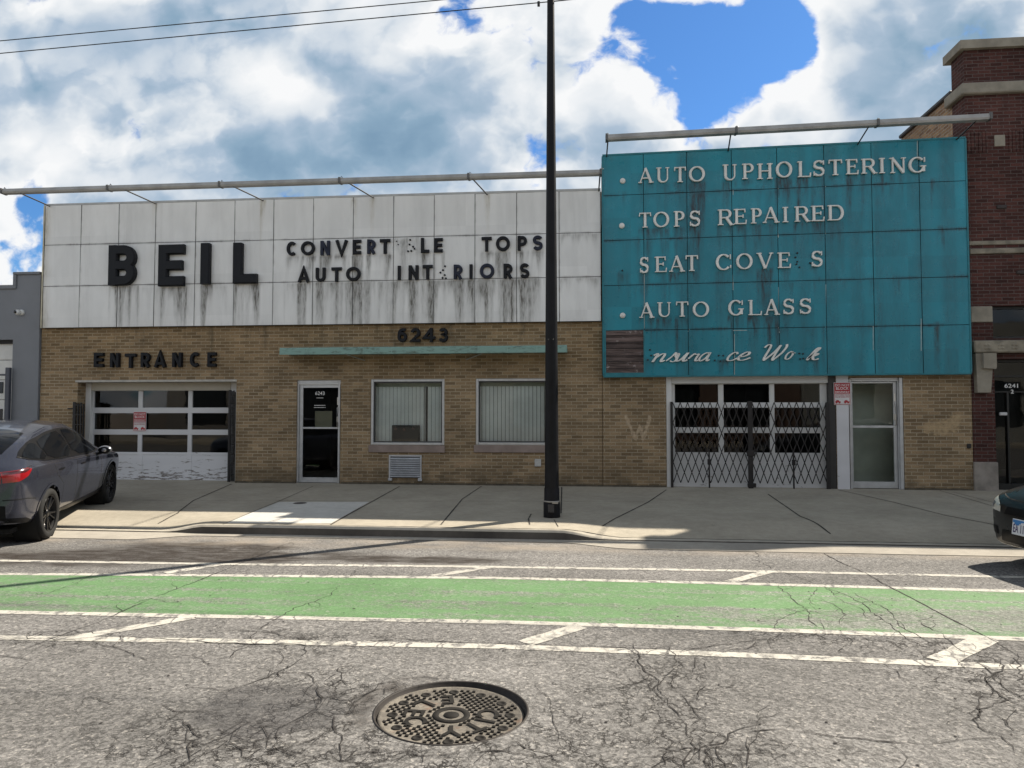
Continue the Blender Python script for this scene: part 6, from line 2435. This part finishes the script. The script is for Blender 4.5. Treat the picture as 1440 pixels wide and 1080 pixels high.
def body_mesh(st, axles, arch, wz_, bulge_r, bulge_f):
    st = np.array(st)
    ys = np.concatenate([np.linspace(st[0, 0], st[0, 0] + .3, 8, endpoint=False), np.arange(st[0, 0] + .3, st[-1, 0] - .3, .035), np.linspace(st[-1, 0] - .3, st[-1, 0], 10)])
    w, zb, zbelt, wr, zr_, zt = [pchip(st[:, 0], st[:, i], ys) for i in range(1, 7)]
    mb = MB()
    nk = None
    rows = []
    for i in range(len(ys)):
        P = [(0, zb[i]), (w[i] * .80, zb[i]), (w[i] * .93, zb[i] + .09), (w[i] * .965, zb[i] + .30 * (zbelt[i] - zb[i])), (w[i] * .99, zb[i] + .60 * (zbelt[i] - zb[i])), (w[i], zb[i] + .80 * (zbelt[i] - zb[i])),
             (w[i] * .985, zbelt[i] - .03), (w[i] * .945, zbelt[i] + .005)]
        g = zr_[i] - zbelt[i]
        P += [(w[i] * .945 + (wr[i] - w[i] * .945) * .5 + .012, zbelt[i] + g * .55), (wr[i], zr_[i]), (wr[i] * .80, zr_[i] + (zt[i] - zr_[i]) * .52), (wr[i] * .42, zr_[i] + (zt[i] - zr_[i]) * .88), (0, zt[i])]
        out = []
        n = len(P)
        for k in range(n - 1):
            p0, p1, p2, p3 = P[max(0, k - 1)], P[k], P[k + 1], P[min(n - 1, k + 2)]
            if k == 0:
                p0 = (-P[1][0], P[1][1])
            if k == n - 2:
                p3 = (-P[n - 2][0], P[n - 2][1])
            sub = 4
            for s in range(sub):
                t = s / sub
                c = [.5 * (2 * p1[j] + (p2[j] - p0[j]) * t + (2 * p0[j] - 5 * p1[j] + 4 * p2[j] - p3[j]) * t * t + (3 * p1[j] - p0[j] - 3 * p2[j] + p3[j]) * t**3) for j in (0, 1)]
                out.append((max(0, c[0]), c[1]))
        out.append(P[-1])
        rows.append(out)
    nk = len(rows[0])

    def snap(x, y, z):
        for a in axles:
            r = math.hypot(y - a, z - wz_)
            if x > .4 and abs(r - arch) < .026 and r > 1e-6:
                return (x, a + (y - a) * arch / r, wz_ + (z - wz_) * arch / r), True
            if x > .4 and r < arch:
                return (x, y, z), True
        return (x, y, z), False

    for s in (1, -1):
        vs, ins = [], []
        for i, y in enumerate(ys):
            for (x, z) in rows[i]:
                p, q = snap(x, y, z)
                vs.append((p[0] * s, p[1], p[2]))
                ins.append(q)
        fs = []
        for i in range(len(ys) - 1):
            for k in range(nk - 1):
                q = (i * nk + k, i * nk + k + 1, (i + 1) * nk + k + 1, (i + 1) * nk + k)
                if all(ins[j] for j in q):
                    continue
                fs.append(q if s > 0 else q[::-1])
        mb.add(vs, fs, True)
    for i, b in ((0, -bulge_r), (len(ys) - 1, bulge_f)):  # rounded end faces
        m_ = 16
        vs = []
        for k in range(nk):
            x, z = rows[i][k]
            zz0, zz1 = rows[i][0][1], rows[i][-1][1]
            v = (z - zz0) / (zz1 - zz0)
            for c in range(m_ + 1):
                u = -1 + 2 * c / m_
                wmax = max(p[0] for p in rows[i])
                e = (1 - (u * x / wmax) ** 2) * (1 - abs(2 * v - 1) ** 3)
                vs.append((x * u, ys[i] + b * max(0, e), z))
        fs = [(k * (m_ + 1) + c, k * (m_ + 1) + c + 1, (k + 1) * (m_ + 1) + c + 1, (k + 1) * (m_ + 1) + c) for k in range(nk - 1) for c in range(m_)]
        mb.add(vs, fs, True)
    me = bpy.data.meshes.new("car_shell")
    me.from_pydata(mb.v, [], mb.f)
    bm = bmesh.new()
    bm.from_mesh(me)
    bmesh.ops.remove_doubles(bm, verts=bm.verts[:], dist=.0008)
    bmesh.ops.recalc_face_normals(bm, faces=bm.faces[:])
    for f in bm.faces:
        f.smooth = True
    bm.to_mesh(me)
    bvh = BVHTree.FromBMesh(bm)
    bm.free()
    return me, bvh


def overlay(bvh, poly, axis, name, m, parent, off=.004, step=.03, side=1, round_=0, thick=.0):
    """A sheet that lies on the body: a polygon in a side ('x'), end ('y') or plan ('z') view laid onto the shell."""
    for _ in range(round_):
        q = []
        for a, b in zip(poly, poly[1:] + poly[:1]):
            q += [(a[0] * .8 + b[0] * .2, a[1] * .8 + b[1] * .2), (a[0] * .2 + b[0] * .8, a[1] * .2 + b[1] * .8)]
        poly = q
    pts = []
    for a, b in zip(poly, poly[1:] + poly[:1]):
        k = max(1, int(math.dist(a, b) / step))
        pts += [(a[0] + (b[0] - a[0]) * i / k, a[1] + (b[1] - a[1]) * i / k) for i in range(k)]
    nb = len(pts)
    us, vs_ = [p[0] for p in pts], [p[1] for p in pts]
    u = min(us) + step * .5
    while u < max(us):
        v = min(vs_) + step * .5
        while v < max(vs_):
            c = False
            for (x1, y1), (x2, y2) in zip(pts, pts[1:] + pts[:1]):
                if (y1 > v) != (y2 > v) and u < (x2 - x1) * (v - y1) / (y2 - y1) + x1:
                    c = not c
            if c and min(math.hypot(u - p[0], v - p[1]) for p in pts) > step * .45:
                pts.append((u, v))
            v += step
        u += step
    r = delaunay_2d_cdt([Vector(p) for p in pts], [], [list(range(nb))], 1, 1e-6)
    vv, ff = r[0], r[2]
    out = []
    for p in vv:
        if axis == 'x':
            o, d = Vector((side * 3, p.x, p.y)), Vector((-side, 0, 0))
        elif axis == 'y':
            o, d = Vector((p.x, side * 4, p.y)), Vector((0, -side, 0))
        else:
            o, d = Vector((p.x, p.y, 4)), Vector((0, 0, -1))
        h, nrm, _, _ = bvh.ray_cast(o, d)
        if h is None:
            h, nrm, _, _ = bvh.find_nearest(o + d * (2.2 if axis == 'x' else 1.8))
        if nrm.dot(d) > 0:
            nrm = -nrm
        out.append(h + nrm * off)
    mb = MB()
    mb.add(out, [tuple(f) for f in ff], True)
    return mb.build(name, m, parent)


def stripe(pts, wd):
    """A polygon of width wd along a 2D polyline."""
    L, R_ = [], []
    for i, p in enumerate(pts):
        a, b = pts[max(0, i - 1)], pts[min(len(pts) - 1, i + 1)]
        d = Vector((b[0] - a[0], b[1] - a[1])).normalized()
        L.append((p[0] - d.y * wd / 2, p[1] + d.x * wd / 2))
        R_.append((p[0] + d.y * wd / 2, p[1] - d.x * wd / 2))
    return L + R_[::-1]


def car_paint(name, col, metal=.55, rough=.32):
    def b(nt, p):
        fl = nt.voro(nt.obj(), 900.0, out=1)
        k = nt.ramp(nt.sep(fl)[0], 0, 1, .85, 1.15)
        nt.put(p.inputs['Base Color'], nt.mix(1.0, col, nt.comb(k, k, k), 'MULTIPLY'))
        p.inputs['Metallic'].default_value = metal
        n = nt.noise(nt.obj(), 3.0, 5)
        nt.put(p.inputs['Roughness'], nt.ramp(n, .3, .7, rough - .04, rough + .06))
        p.inputs['Coat Weight'].default_value = 0.5
        p.inputs['Coat Roughness'].default_value = .03
    return mat(name, b)


tyre_m = plain('tyre rubber', (.020, .020, .020), .85, 0, .2, 20, .3)
rim_m = plain('black alloy', (.022, .022, .024), .25, .6, .15, 10)
car_glass = plain('tinted car glass', (.005, .006, .008), .03, 0, .05, 2, .10)
black_trim = plain('black plastic trim', (.009, .009, .010), .35, 0, .12, 6, .10)
seam_m = plain('seam shadow', (.004, .004, .004), .9)
lamp_red = plain('red lamp', (.26, .006, .010), .12, 0, .1, 3, .6, coat=1)
lamp_dark = plain('smoked lamp', (.05, .004, .006), .12, 0, .1, 3, .6, coat=1)
lamp_clear = plain('clear lamp', (.62, .62, .56), .12, .3, .15, 14, .6, coat=1)
chrome = plain('bright metal', (.62, .62, .62), .15, .9, .05)


def wheel(parent, x, y, r, wd, s, spokes=5, rim_mat=None):
    T = Matrix.Translation((x, y, r)) @ Matrix.Rotation(R(90 * s), 4, 'Y')
    m = MB()
    h = wd / 2
    prof = [(r * .70, -h * .8), (r * .84, -h), (r * .95, -h * .93), (r * .99, -h * .72), (r, -h * .3), (r, h * .3), (r * .99, h * .72), (r * .95, h * .93), (r * .84, h), (r * .72, h * .86), (r * .695, h * .6), (r * .69, 0)]
    m.lathe(prof, 48, T)
    wo_ = m.build('wheel', tyre_m, parent)
    m = MB()
    m.lathe([(r * .70, h * .84), (r * .725, h * .90), (r * .73, h * .8), (r * .69, h * .5), (r * .66, -h * .3), (r * .3, -h * .2)], 40, T)
    m.build('rim', rim_mat or rim_m, wo_)
    m = MB()
    n = spokes * 2
    for i in range(n):
        a = 2 * math.pi * (i // 2) / spokes + (.20 if i % 2 else -.20)
        a1 = 2 * math.pi * (i // 2) / spokes + (.09 if i % 2 else -.09)
        p0, p1 = Vector((math.cos(a1), math.sin(a1), 0)) * r * .14, Vector((math.cos(a), math.sin(a), 0)) * r * .70
        d = (p1 - p0).normalized()
        nn = Vector((-d.y, d.x, 0))
        w0, w1 = r * .055, r * .045
        z0, z1 = h * .62, h * .80
        vs = []
        for p, wq, zq in ((p0, w0, z0), (p1, w1, z1)):
            for sx, dz in ((-1, -.03), (1, -.03), (.55, 0), (-.55, 0)):
                vs.append(T @ (p + nn * wq * sx + Vector((0, 0, zq + dz))))
        m.add(vs, [(0, 1, 5, 4), (1, 2, 6, 5), (2, 3, 7, 6), (3, 0, 4, 7), (0, 3, 2, 1), (4, 5, 6, 7)])
    m.lathe([(r * .17, h * .5), (r * .17, h * .64), (r * .10, h * .70), (0, h * .71)], 20, T)
    m.build('spokes', rim_mat or rim_m, wo_)
    m = MB()
    m.lathe([(r * .52, h * .1), (r * .52, h * .18), (r * .2, h * .18), (0, h * .2)], 28, T)
    m.build('brake_disc', plain('brake steel', (.16, .155, .15), .4, .7), wo_)
    return wo_


def car(name, label, loc, heading, pitch, st, axles, wr_, paint, win, arch=.40, wheel_x=.80, kind='rear', group=None):
    t = thing(name, label, 'car', loc, (pitch, 0, heading))
    me, bvh = body_mesh(st, axles, arch, wr_, .05, .07)
    me.materials.append(paint)
    b = bpy.data.objects.new('body', me)
    C.objects.link(b)
    b.parent = t
    for s in (1, -1):
        for a in axles:
            wheel(t, s * wheel_x, a, wr_, .245, s)
    m = MB()
    for s in (1, -1):
        for a in axles:                              # wheel housings
            T = Matrix.Translation((s * (wheel_x - .02), a, wr_)) @ Matrix.Rotation(R(90 * s), 4, 'Y')
            m.lathe([(arch + .012, .10), (arch + .012, -.22), (0, -.22)], 32, T)
    m.box(-.66, .66, st[0][0] + .3, st[-1][0] - .3, .20, .26)
    m.build('underbody', plain('underbody black', (.008, .008, .008), .95), t)
    for s in (1, -1):
        for poly in win['side']:
            overlay(bvh, poly, 'x', 'side_window', car_glass, t, .011, .035, s, 1)
        overlay(bvh, win['surround'], 'x', 'window_trim', black_trim, t, .006, .035, s, 1)
        for pl_ in win['seams']:
            overlay(bvh, stripe(pl_, .008), 'x', 'door_seam', seam_m, t, .0015, .03, s)
        for (y, z) in win['handles']:
            overlay(bvh, [(y - .11, z - .012), (y + .11, z - .012), (y + .11, z + .014), (y - .11, z + .014)], 'x', 'door_handle', paint if kind == 'front' else black_trim, t, .008, .03, s, 1)
        for a in axles:
            ring = [(a + (arch + .035) * math.cos(R(q)), wr_ + (arch + .035) * math.sin(R(q))) for q in range(-14, 195, 8)] + [(a + (arch - .006) * math.cos(R(q)), wr_ + (arch - .006) * math.sin(R(q))) for q in range(194, -15, -8)]
            overlay(bvh, ring, 'x', 'wheel_arch_trim', win.get('arch_mat', paint), t, .007, .03, s)
        y0, y1 = axles[0] + arch + .05, axles[1] - arch - .05
        overlay(bvh, [(y0, .27), (y1, .27), (y1, .345), (y0, .345)], 'x', 'sill_trim', black_trim, t, .006, .05, s)
        m = MB()
        yy, zz, xx = win['mirror']
        M_ = Matrix.Translation((s * xx, yy, zz))
        m.lathe([(.105 * math.cos(R(q)), .075 * math.sin(R(q))) for q in range(-90, 91, 15)], 18, M_ @ Matrix.Diagonal((1.05, .72, 1, 1)))
        mo = m.build('side_mirror', win.get('mirror_mat', paint), t)
        m = MB()
        m.tube([(s * (xx - .16), yy + .02, zz - .07), (s * xx, yy, zz - .04)], .022, 8)
        m.build('mirror_arm', black_trim, mo)
        m = MB()
        m.lathe([(.0, 0), (.095, .0), (.095, .006), (0, .008)], 18, M_ @ Matrix.Translation((0, -.062, .0)) @ Matrix.Diagonal((1, 1, .62, 1)) @ Matrix.Rotation(R(90), 4, 'X'))
        m.build('mirror_glass', car_glass, mo)
    overlay(bvh, win['rear'], 'z', 'rear_window', car_glass, t, .004, .05, 1, 1)
    overlay(bvh, win['front'], 'z', 'windscreen', car_glass, t, .004, .05, 1, 1)
    return t, bvh


X_ST = [(-2.34, .66, .44, 1.04, .54, 1.09, 1.12), (-2.28, .80, .38, 1.07, .62, 1.125, 1.16), (-2.12, .90, .335, 1.10, .665, 1.19, 1.24), (-1.9, .945, .31, 1.105, .665, 1.285, 1.35), (-1.5, .963, .29, 1.10, .645, 1.41, 1.49),
        (-1.0, .965, .27, 1.085, .632, 1.495, 1.585), (-.5, .963, .255, 1.065, .628, 1.54, 1.635), (0, .96, .25, 1.045, .63, 1.525, 1.63), (.4, .96, .25, 1.025, .645, 1.43, 1.52), (.8, .96, .25, 1.005, .68, 1.25, 1.315),
        (1.2, .962, .26, .98, .72, 1.075, 1.12), (1.5, .957, .27, .95, .74, 1.0, 1.04), (1.9, .935, .28, .885, .68, .945, .985), (2.2, .86, .30, .80, .58, .85, .89), (2.35, .74, .34, .71, .48, .755, .785), (2.40, .60, .40, .645, .40, .68, .70)]
X_WIN = dict(
    side=[[(-1.96, 1.215), (-1.40, 1.135), (-1.41, 1.365), (-1.52, 1.385), (-1.78, 1.30)],
          [(-1.35, 1.132), (-.42, 1.095), (-.45, 1.487), (-.8, 1.47), (-1.1, 1.435), (-1.37, 1.38)],
          [(-.36, 1.092), (.82, 1.04), (.66, 1.16), (.45, 1.30), (.2, 1.42), (-.05, 1.475), (-.38, 1.49)]],
    surround=[(-2.03, 1.21), (-1.38, 1.11), (.93, 1.012), (.72, 1.17), (.48, 1.325), (.2, 1.445), (-.05, 1.50), (-.45, 1.517), (-.85, 1.497), (-1.15, 1.457), (-1.5, 1.41), (-1.82, 1.315)],
    seams=[[(-.39, 1.09), (-.395, .60), (-.38, .36)], [(-1.38, 1.12), (-1.24, .90), (-.95, .72), (-.97, .55), (-1.02, .36)], [(.80, 1.02), (.86, .70), (.80, .38)], [(-1.95, 1.12), (-2.1, 1.10)]],
    handles=[(-1.08, .96), (-.12, .93)], mirror=(.66, 1.06, 1.06),
    rear=[(-.50, -1.15), (.50, -1.15), (.55, -1.6), (.52, -2.08), (-.52, -2.08), (-.55, -1.6)], front=[(-.50, .22), (.50, .22), (.60, .8), (.66, 1.28), (-.66, 1.28), (-.60, .8)])
grey_paint = car_paint('grey blue car paint', (.058, .064, .092), .65, .18)
HEAD = R(19.5)
fwd_c, rgt_c = Vector((-math.sin(HEAD), math.cos(HEAD), 0)), Vector((math.cos(HEAD), math.sin(HEAD), 0))
CS = .925
rw = Vector((*G(58, 757, ROAD + .01), 0))
ax = rw - rgt_c * .82 * CS
ctr = ax + fwd_c * 1.445 * CS
zr_rear, zr_front = ROAD + .012, walk_z(ctr.x, (ax + fwd_c * 2.89 * CS).y)
X_WIN['mirror_mat'] = plain('mirror shell', (.30, .31, .34), .15, .8)
suv, bvh = car('crossover', 'dark grey crossover nosing across the sidewalk towards the peeling garage door', (ctr.x, ctr.y, (zr_rear + zr_front) / 2), HEAD, math.atan2(zr_front - zr_rear, 2.89 * CS), X_ST, (-1.445, 1.445), .362, grey_paint, X_WIN, .405, .825, 'rear')
suv.scale = (CS, CS, CS)
for s in (1, -1):
    a = overlay(bvh, [(-2.335, .93), (-2.24, .94), (-2.12, 1.0), (-2.03, 1.085), (-2.10, 1.10), (-2.24, 1.085), (-2.335, 1.075)], 'x', 'tail_light', lamp_red, suv, .006, .02, s)
    overlay(bvh, [(-2.32, 1.045), (-2.16, 1.05), (-2.05, 1.085), (-2.12, 1.095), (-2.32, 1.07)], 'x', 'smoked_band', lamp_dark, a, .009, .02, s)
    a = overlay(bvh, [(s * .30, .945), (s * .655, .925), (s * .66, 1.07), (s * .46, 1.065), (s * .30, 1.01)], 'y', 'tail_light', lamp_red, suv, .006, .02, -1)
    overlay(bvh, [(s * .36, .985), (s * .56, .98), (s * .57, 1.015), (s * .38, 1.01)], 'y', 'lamp_bar', lamp_clear, a, .010, .02, -1)
    overlay(bvh, [(s * .56, 1.02), (s * .655, 1.02), (s * .655, 1.062), (s * .5, 1.06)], 'y', 'smoked_band', lamp_dark, a, .010, .02, -1)
    overlay(bvh, [(-2.33, .46), (-2.06, .42), (-1.90, .36), (-1.90, .33), (-2.33, .40)], 'x', 'bumper_trim', black_trim, suv, .006, .03, s)
    overlay(bvh, stripe([(-2.33, .70), (-2.1, .69), (-1.92, .66)], .012), 'x', 'bumper_seam', seam_m, suv, .002, .03, s)
overlay(bvh, [(-.70, .46), (.70, .46), (.70, .62), (.5, .66), (-.5, .66), (-.70, .62)], 'y', 'bumper_trim', black_trim, suv, .006, .05, -1)
overlay(bvh, [(-.16, .72), (.16, .72), (.16, .84), (-.16, .84)], 'y', 'plate_recess', black_trim, suv, .006, .05, -1)
m = MB()                                             # lip spoiler along the tailgate
sp = []
for i in range(21):
    u = -1 + i / 10
    y = -2.29 + .13 * u * u
    z = 1.135 - .03 * u * u
    sp.append((u * .64, y, z))
vs = []
for x, y, z in sp:
    vs += [(x, y + .10, z + .035), (x, y - .02, z + .055), (x, y - .035, z + .045), (x, y + .02, z - .01)]
m.add(vs, [(i * 4 + k, i * 4 + (k + 1) % 4, i * 4 + 4 + (k + 1) % 4, i * 4 + 4 + k) for i in range(20) for k in range(4)], True)
m.build('spoiler', black_trim, suv)

C_ST = [(-2.05, .66, .42, .94, .54, .99, 1.01), (-1.96, .80, .34, .97, .64, 1.06, 1.10), (-1.75, .85, .30, .98, .64, 1.18, 1.24), (-1.3, .862, .26, .97, .61, 1.33, 1.41), (-.7, .866, .24, .95, .60, 1.40, 1.475), (0, .866, .23, .93, .60, 1.40, 1.48),
        (.45, .866, .23, .92, .615, 1.31, 1.385), (.9, .865, .23, .905, .65, 1.09, 1.15), (1.15, .862, .235, .895, .68, .975, 1.02), (1.45, .852, .24, .865, .65, .915, .955), (1.75, .82, .235, .81, .58, .86, .895), (1.93, .76, .225, .755, .50, .80, .83), (2.05, .70, .22, .70, .46, .735, .765), (2.11, .62, .24, .64, .40, .675, .70)]
C_WIN = dict(
    side=[[(-1.35, 1.03), (-.62, 1.0), (-.62, 1.31), (-.9, 1.30), (-1.2, 1.20)], [(-.55, .998), (.88, .95), (.62, 1.10), (.35, 1.23), (.1, 1.305), (-.55, 1.315)]],
    surround=[(-1.45, 1.02), (.98, .93), (.68, 1.12), (.38, 1.26), (.1, 1.335), (-.6, 1.345), (-.95, 1.325), (-1.25, 1.22)],
    seams=[[(-.585, 1.0), (-.58, .5), (-.55, .34)], [(.74, .94), (.78, .6), (.72, .34)], [(-1.1, 1.0), (-1.0, .75), (-1.0, .55)]],
    handles=[(-.9, .85), (-.38, .84)], mirror=(.66, 1.0, .93),
    rear=[(-.46, -1.1), (.46, -1.1), (.54, -1.85), (-.54, -1.85)], front=[(-.46, .32), (.46, .32), (.58, 1.08), (-.58, 1.08)])


def compact(name, label, loc, heading, paint, plate, group=None):
    t, bv = car(name, label, loc, heading, 0, C_ST, (-1.27, 1.27), .305, paint, C_WIN, .335, .74, 'front')
    for s in (1, -1):
        hl_ = overlay(bv, [(s * .44, .585), (s * .62, .60), (s * .76, .665), (s * .80, .745), (s * .74, .765), (s * .56, .70), (s * .45, .645)], 'y', 'headlight', lamp_clear, t, .007, .02, 1)
        overlay(bv, [(s * .56, .625), (s * .63, .635), (s * .64, .69), (s * .58, .67)], 'y', 'bulb_reflector', chrome, hl_, .011, .02, 1)
        overlay(bv, [(s * .50, .33), (s * .64, .35), (s * .66, .43), (s * .52, .42)], 'y', 'fog_light_recess', black_trim, t, .006, .03, 1)
        overlay(bv, [(s * .30, .88), (s * .56, .865), (s * .62, .97), (s * .30, .985)], 'y', 'tail_light', lamp_red, t, .006, .03, -1)
    overlay(bv, [(-.36, .575), (.36, .575), (.33, .655), (-.33, .655)], 'y', 'grille', black_trim, t, .007, .03, 1)
    overlay(bv, [(-.45, .27), (.45, .27), (.40, .40), (-.40, .40)], 'y', 'lower_grille', black_trim, t, .007, .03, 1)
    overlay(bv, stripe([(-.62, .765), (-.4, .735), (0, .72), (.4, .735), (.62, .765)], .008), 'y', 'hood_seam', seam_m, t, .003, .03, 1)
    if plate:
        m = MB()
        Tm = Matrix.Translation((0, 2.205, .47)) @ Matrix.Rotation(R(6), 4, 'X')
        pm_ = MB()
        pm_.bev(-.158, .158, 0, .008, -.084, .084, .003)
        pm_.v = [Tm @ Vector(p) for p in pm_.v]
        po = pm_.build('number_plate', plain('plate white', (.66, .68, .72), .4, 0, .04), t)
        pm_ = MB()
        n = 12
        for i in range(n):
            a, b_ = -.148 + .296 * i / n, -.148 + .296 * (i + 1) / n
            lo_ = .035 - .02 * math.sin(i * .9) if i > 2 else .06
            pm_.quad((a, .0095, lo_), (b_, .0095, lo_), (b_, .0095, .074), (a, .0095, .074))
        pm_.v = [Tm @ Vector(p) for p in pm_.v]
        pm_.build('plate_sky_band', plain('plate blue', (.05, .20, .48), .4), po)
        pm_ = MB()
        vs, fs = text_mesh('EA 11463', 1.0, 'CENTER', .01)
        wd = max(p[0] for p in vs) - min(p[0] for p in vs)
        k = .27 / wd
        pm_.add([(-p[0] * k, .0105, -.058 + p[1] * k * 1.75) for p in vs], fs)
        pm_.v = [Tm @ Vector(p) for p in pm_.v]
        pm_.build('plate_characters', plain('plate ink', (.05, .03, .12), .5), po)
        pm_ = MB()
        pm_.tube([(.12, 2.08, .25), (.12, 2.10, .205), (.12, 2.07, .185)], .012, 6)
        pm_.build('tow_hook', black_trim, t)
    return t


YC = -6.35
nose = W(1443, 730, YC)[0]
compact('compact_car', 'black compact car with a number plate parked before the red brick building', (nose + 2.17 * math.cos(R(6)), YC + 2.17 * math.sin(R(6)), ROAD), R(96), car_paint('black car paint', (.012, .013, .015), .3, .3), True)
compact('compact_car', 'pale silver car across the street mirrored in the glass door', (9.6, -10.8, ROAD), R(-90), car_paint('silver car paint', (.42, .44, .44), .5, .3), False)

# ================================================================== ACROSS THE STREET (seen in the window glass)
YO = -24.0
sw_ = MB()
sw_.box(-150, 150, -32, -20.5, -.6, -.06)
tag(sw_.build('far_sidewalk', MATS['sidewalk concrete']), kind='structure')
cols_ = [((.24, .23, .22), 'pale stucco'), ((.15, .10, .08), 'rust brick'), ((.30, .30, .28), 'cream stucco')]
x = -24.0
for i, (wdt, hgt) in enumerate(((19, 6.5), (16, 7.5), (20, 6.0))):
    c_, nm = cols_[i]
    t = thing('storefront', ('pale low storefront across the street with dark shop windows', 'rust red storefront across the street with dark shop windows', 'cream storefront across the street with dark shop windows')[i], 'building', (x + wdt / 2, YO, 0))
    m = MB()
    holes = []
    q = x + 1
    while q < x + wdt - 3.2:
        holes.append((q, q + 2.6, .7, 3.0))
        q += 3.6
    facade(m, x, x + wdt - .05, -.3, hgt, holes, YO - .4, .4)
    m.box(x, x + wdt - .05, YO - 8, YO - .4, hgt - .5, hgt - .3)
    m.build('wall', plain(nm, c_, .9, 0, .15, .8), t)
    for h in holes:
        m = MB()
        m.bev(h[0], h[1], YO - .25, YO - .2, h[2], h[3], .01)
        m.build('window', plain('far dark window', (.03, .035, .04), .1), t)
    x += wdt
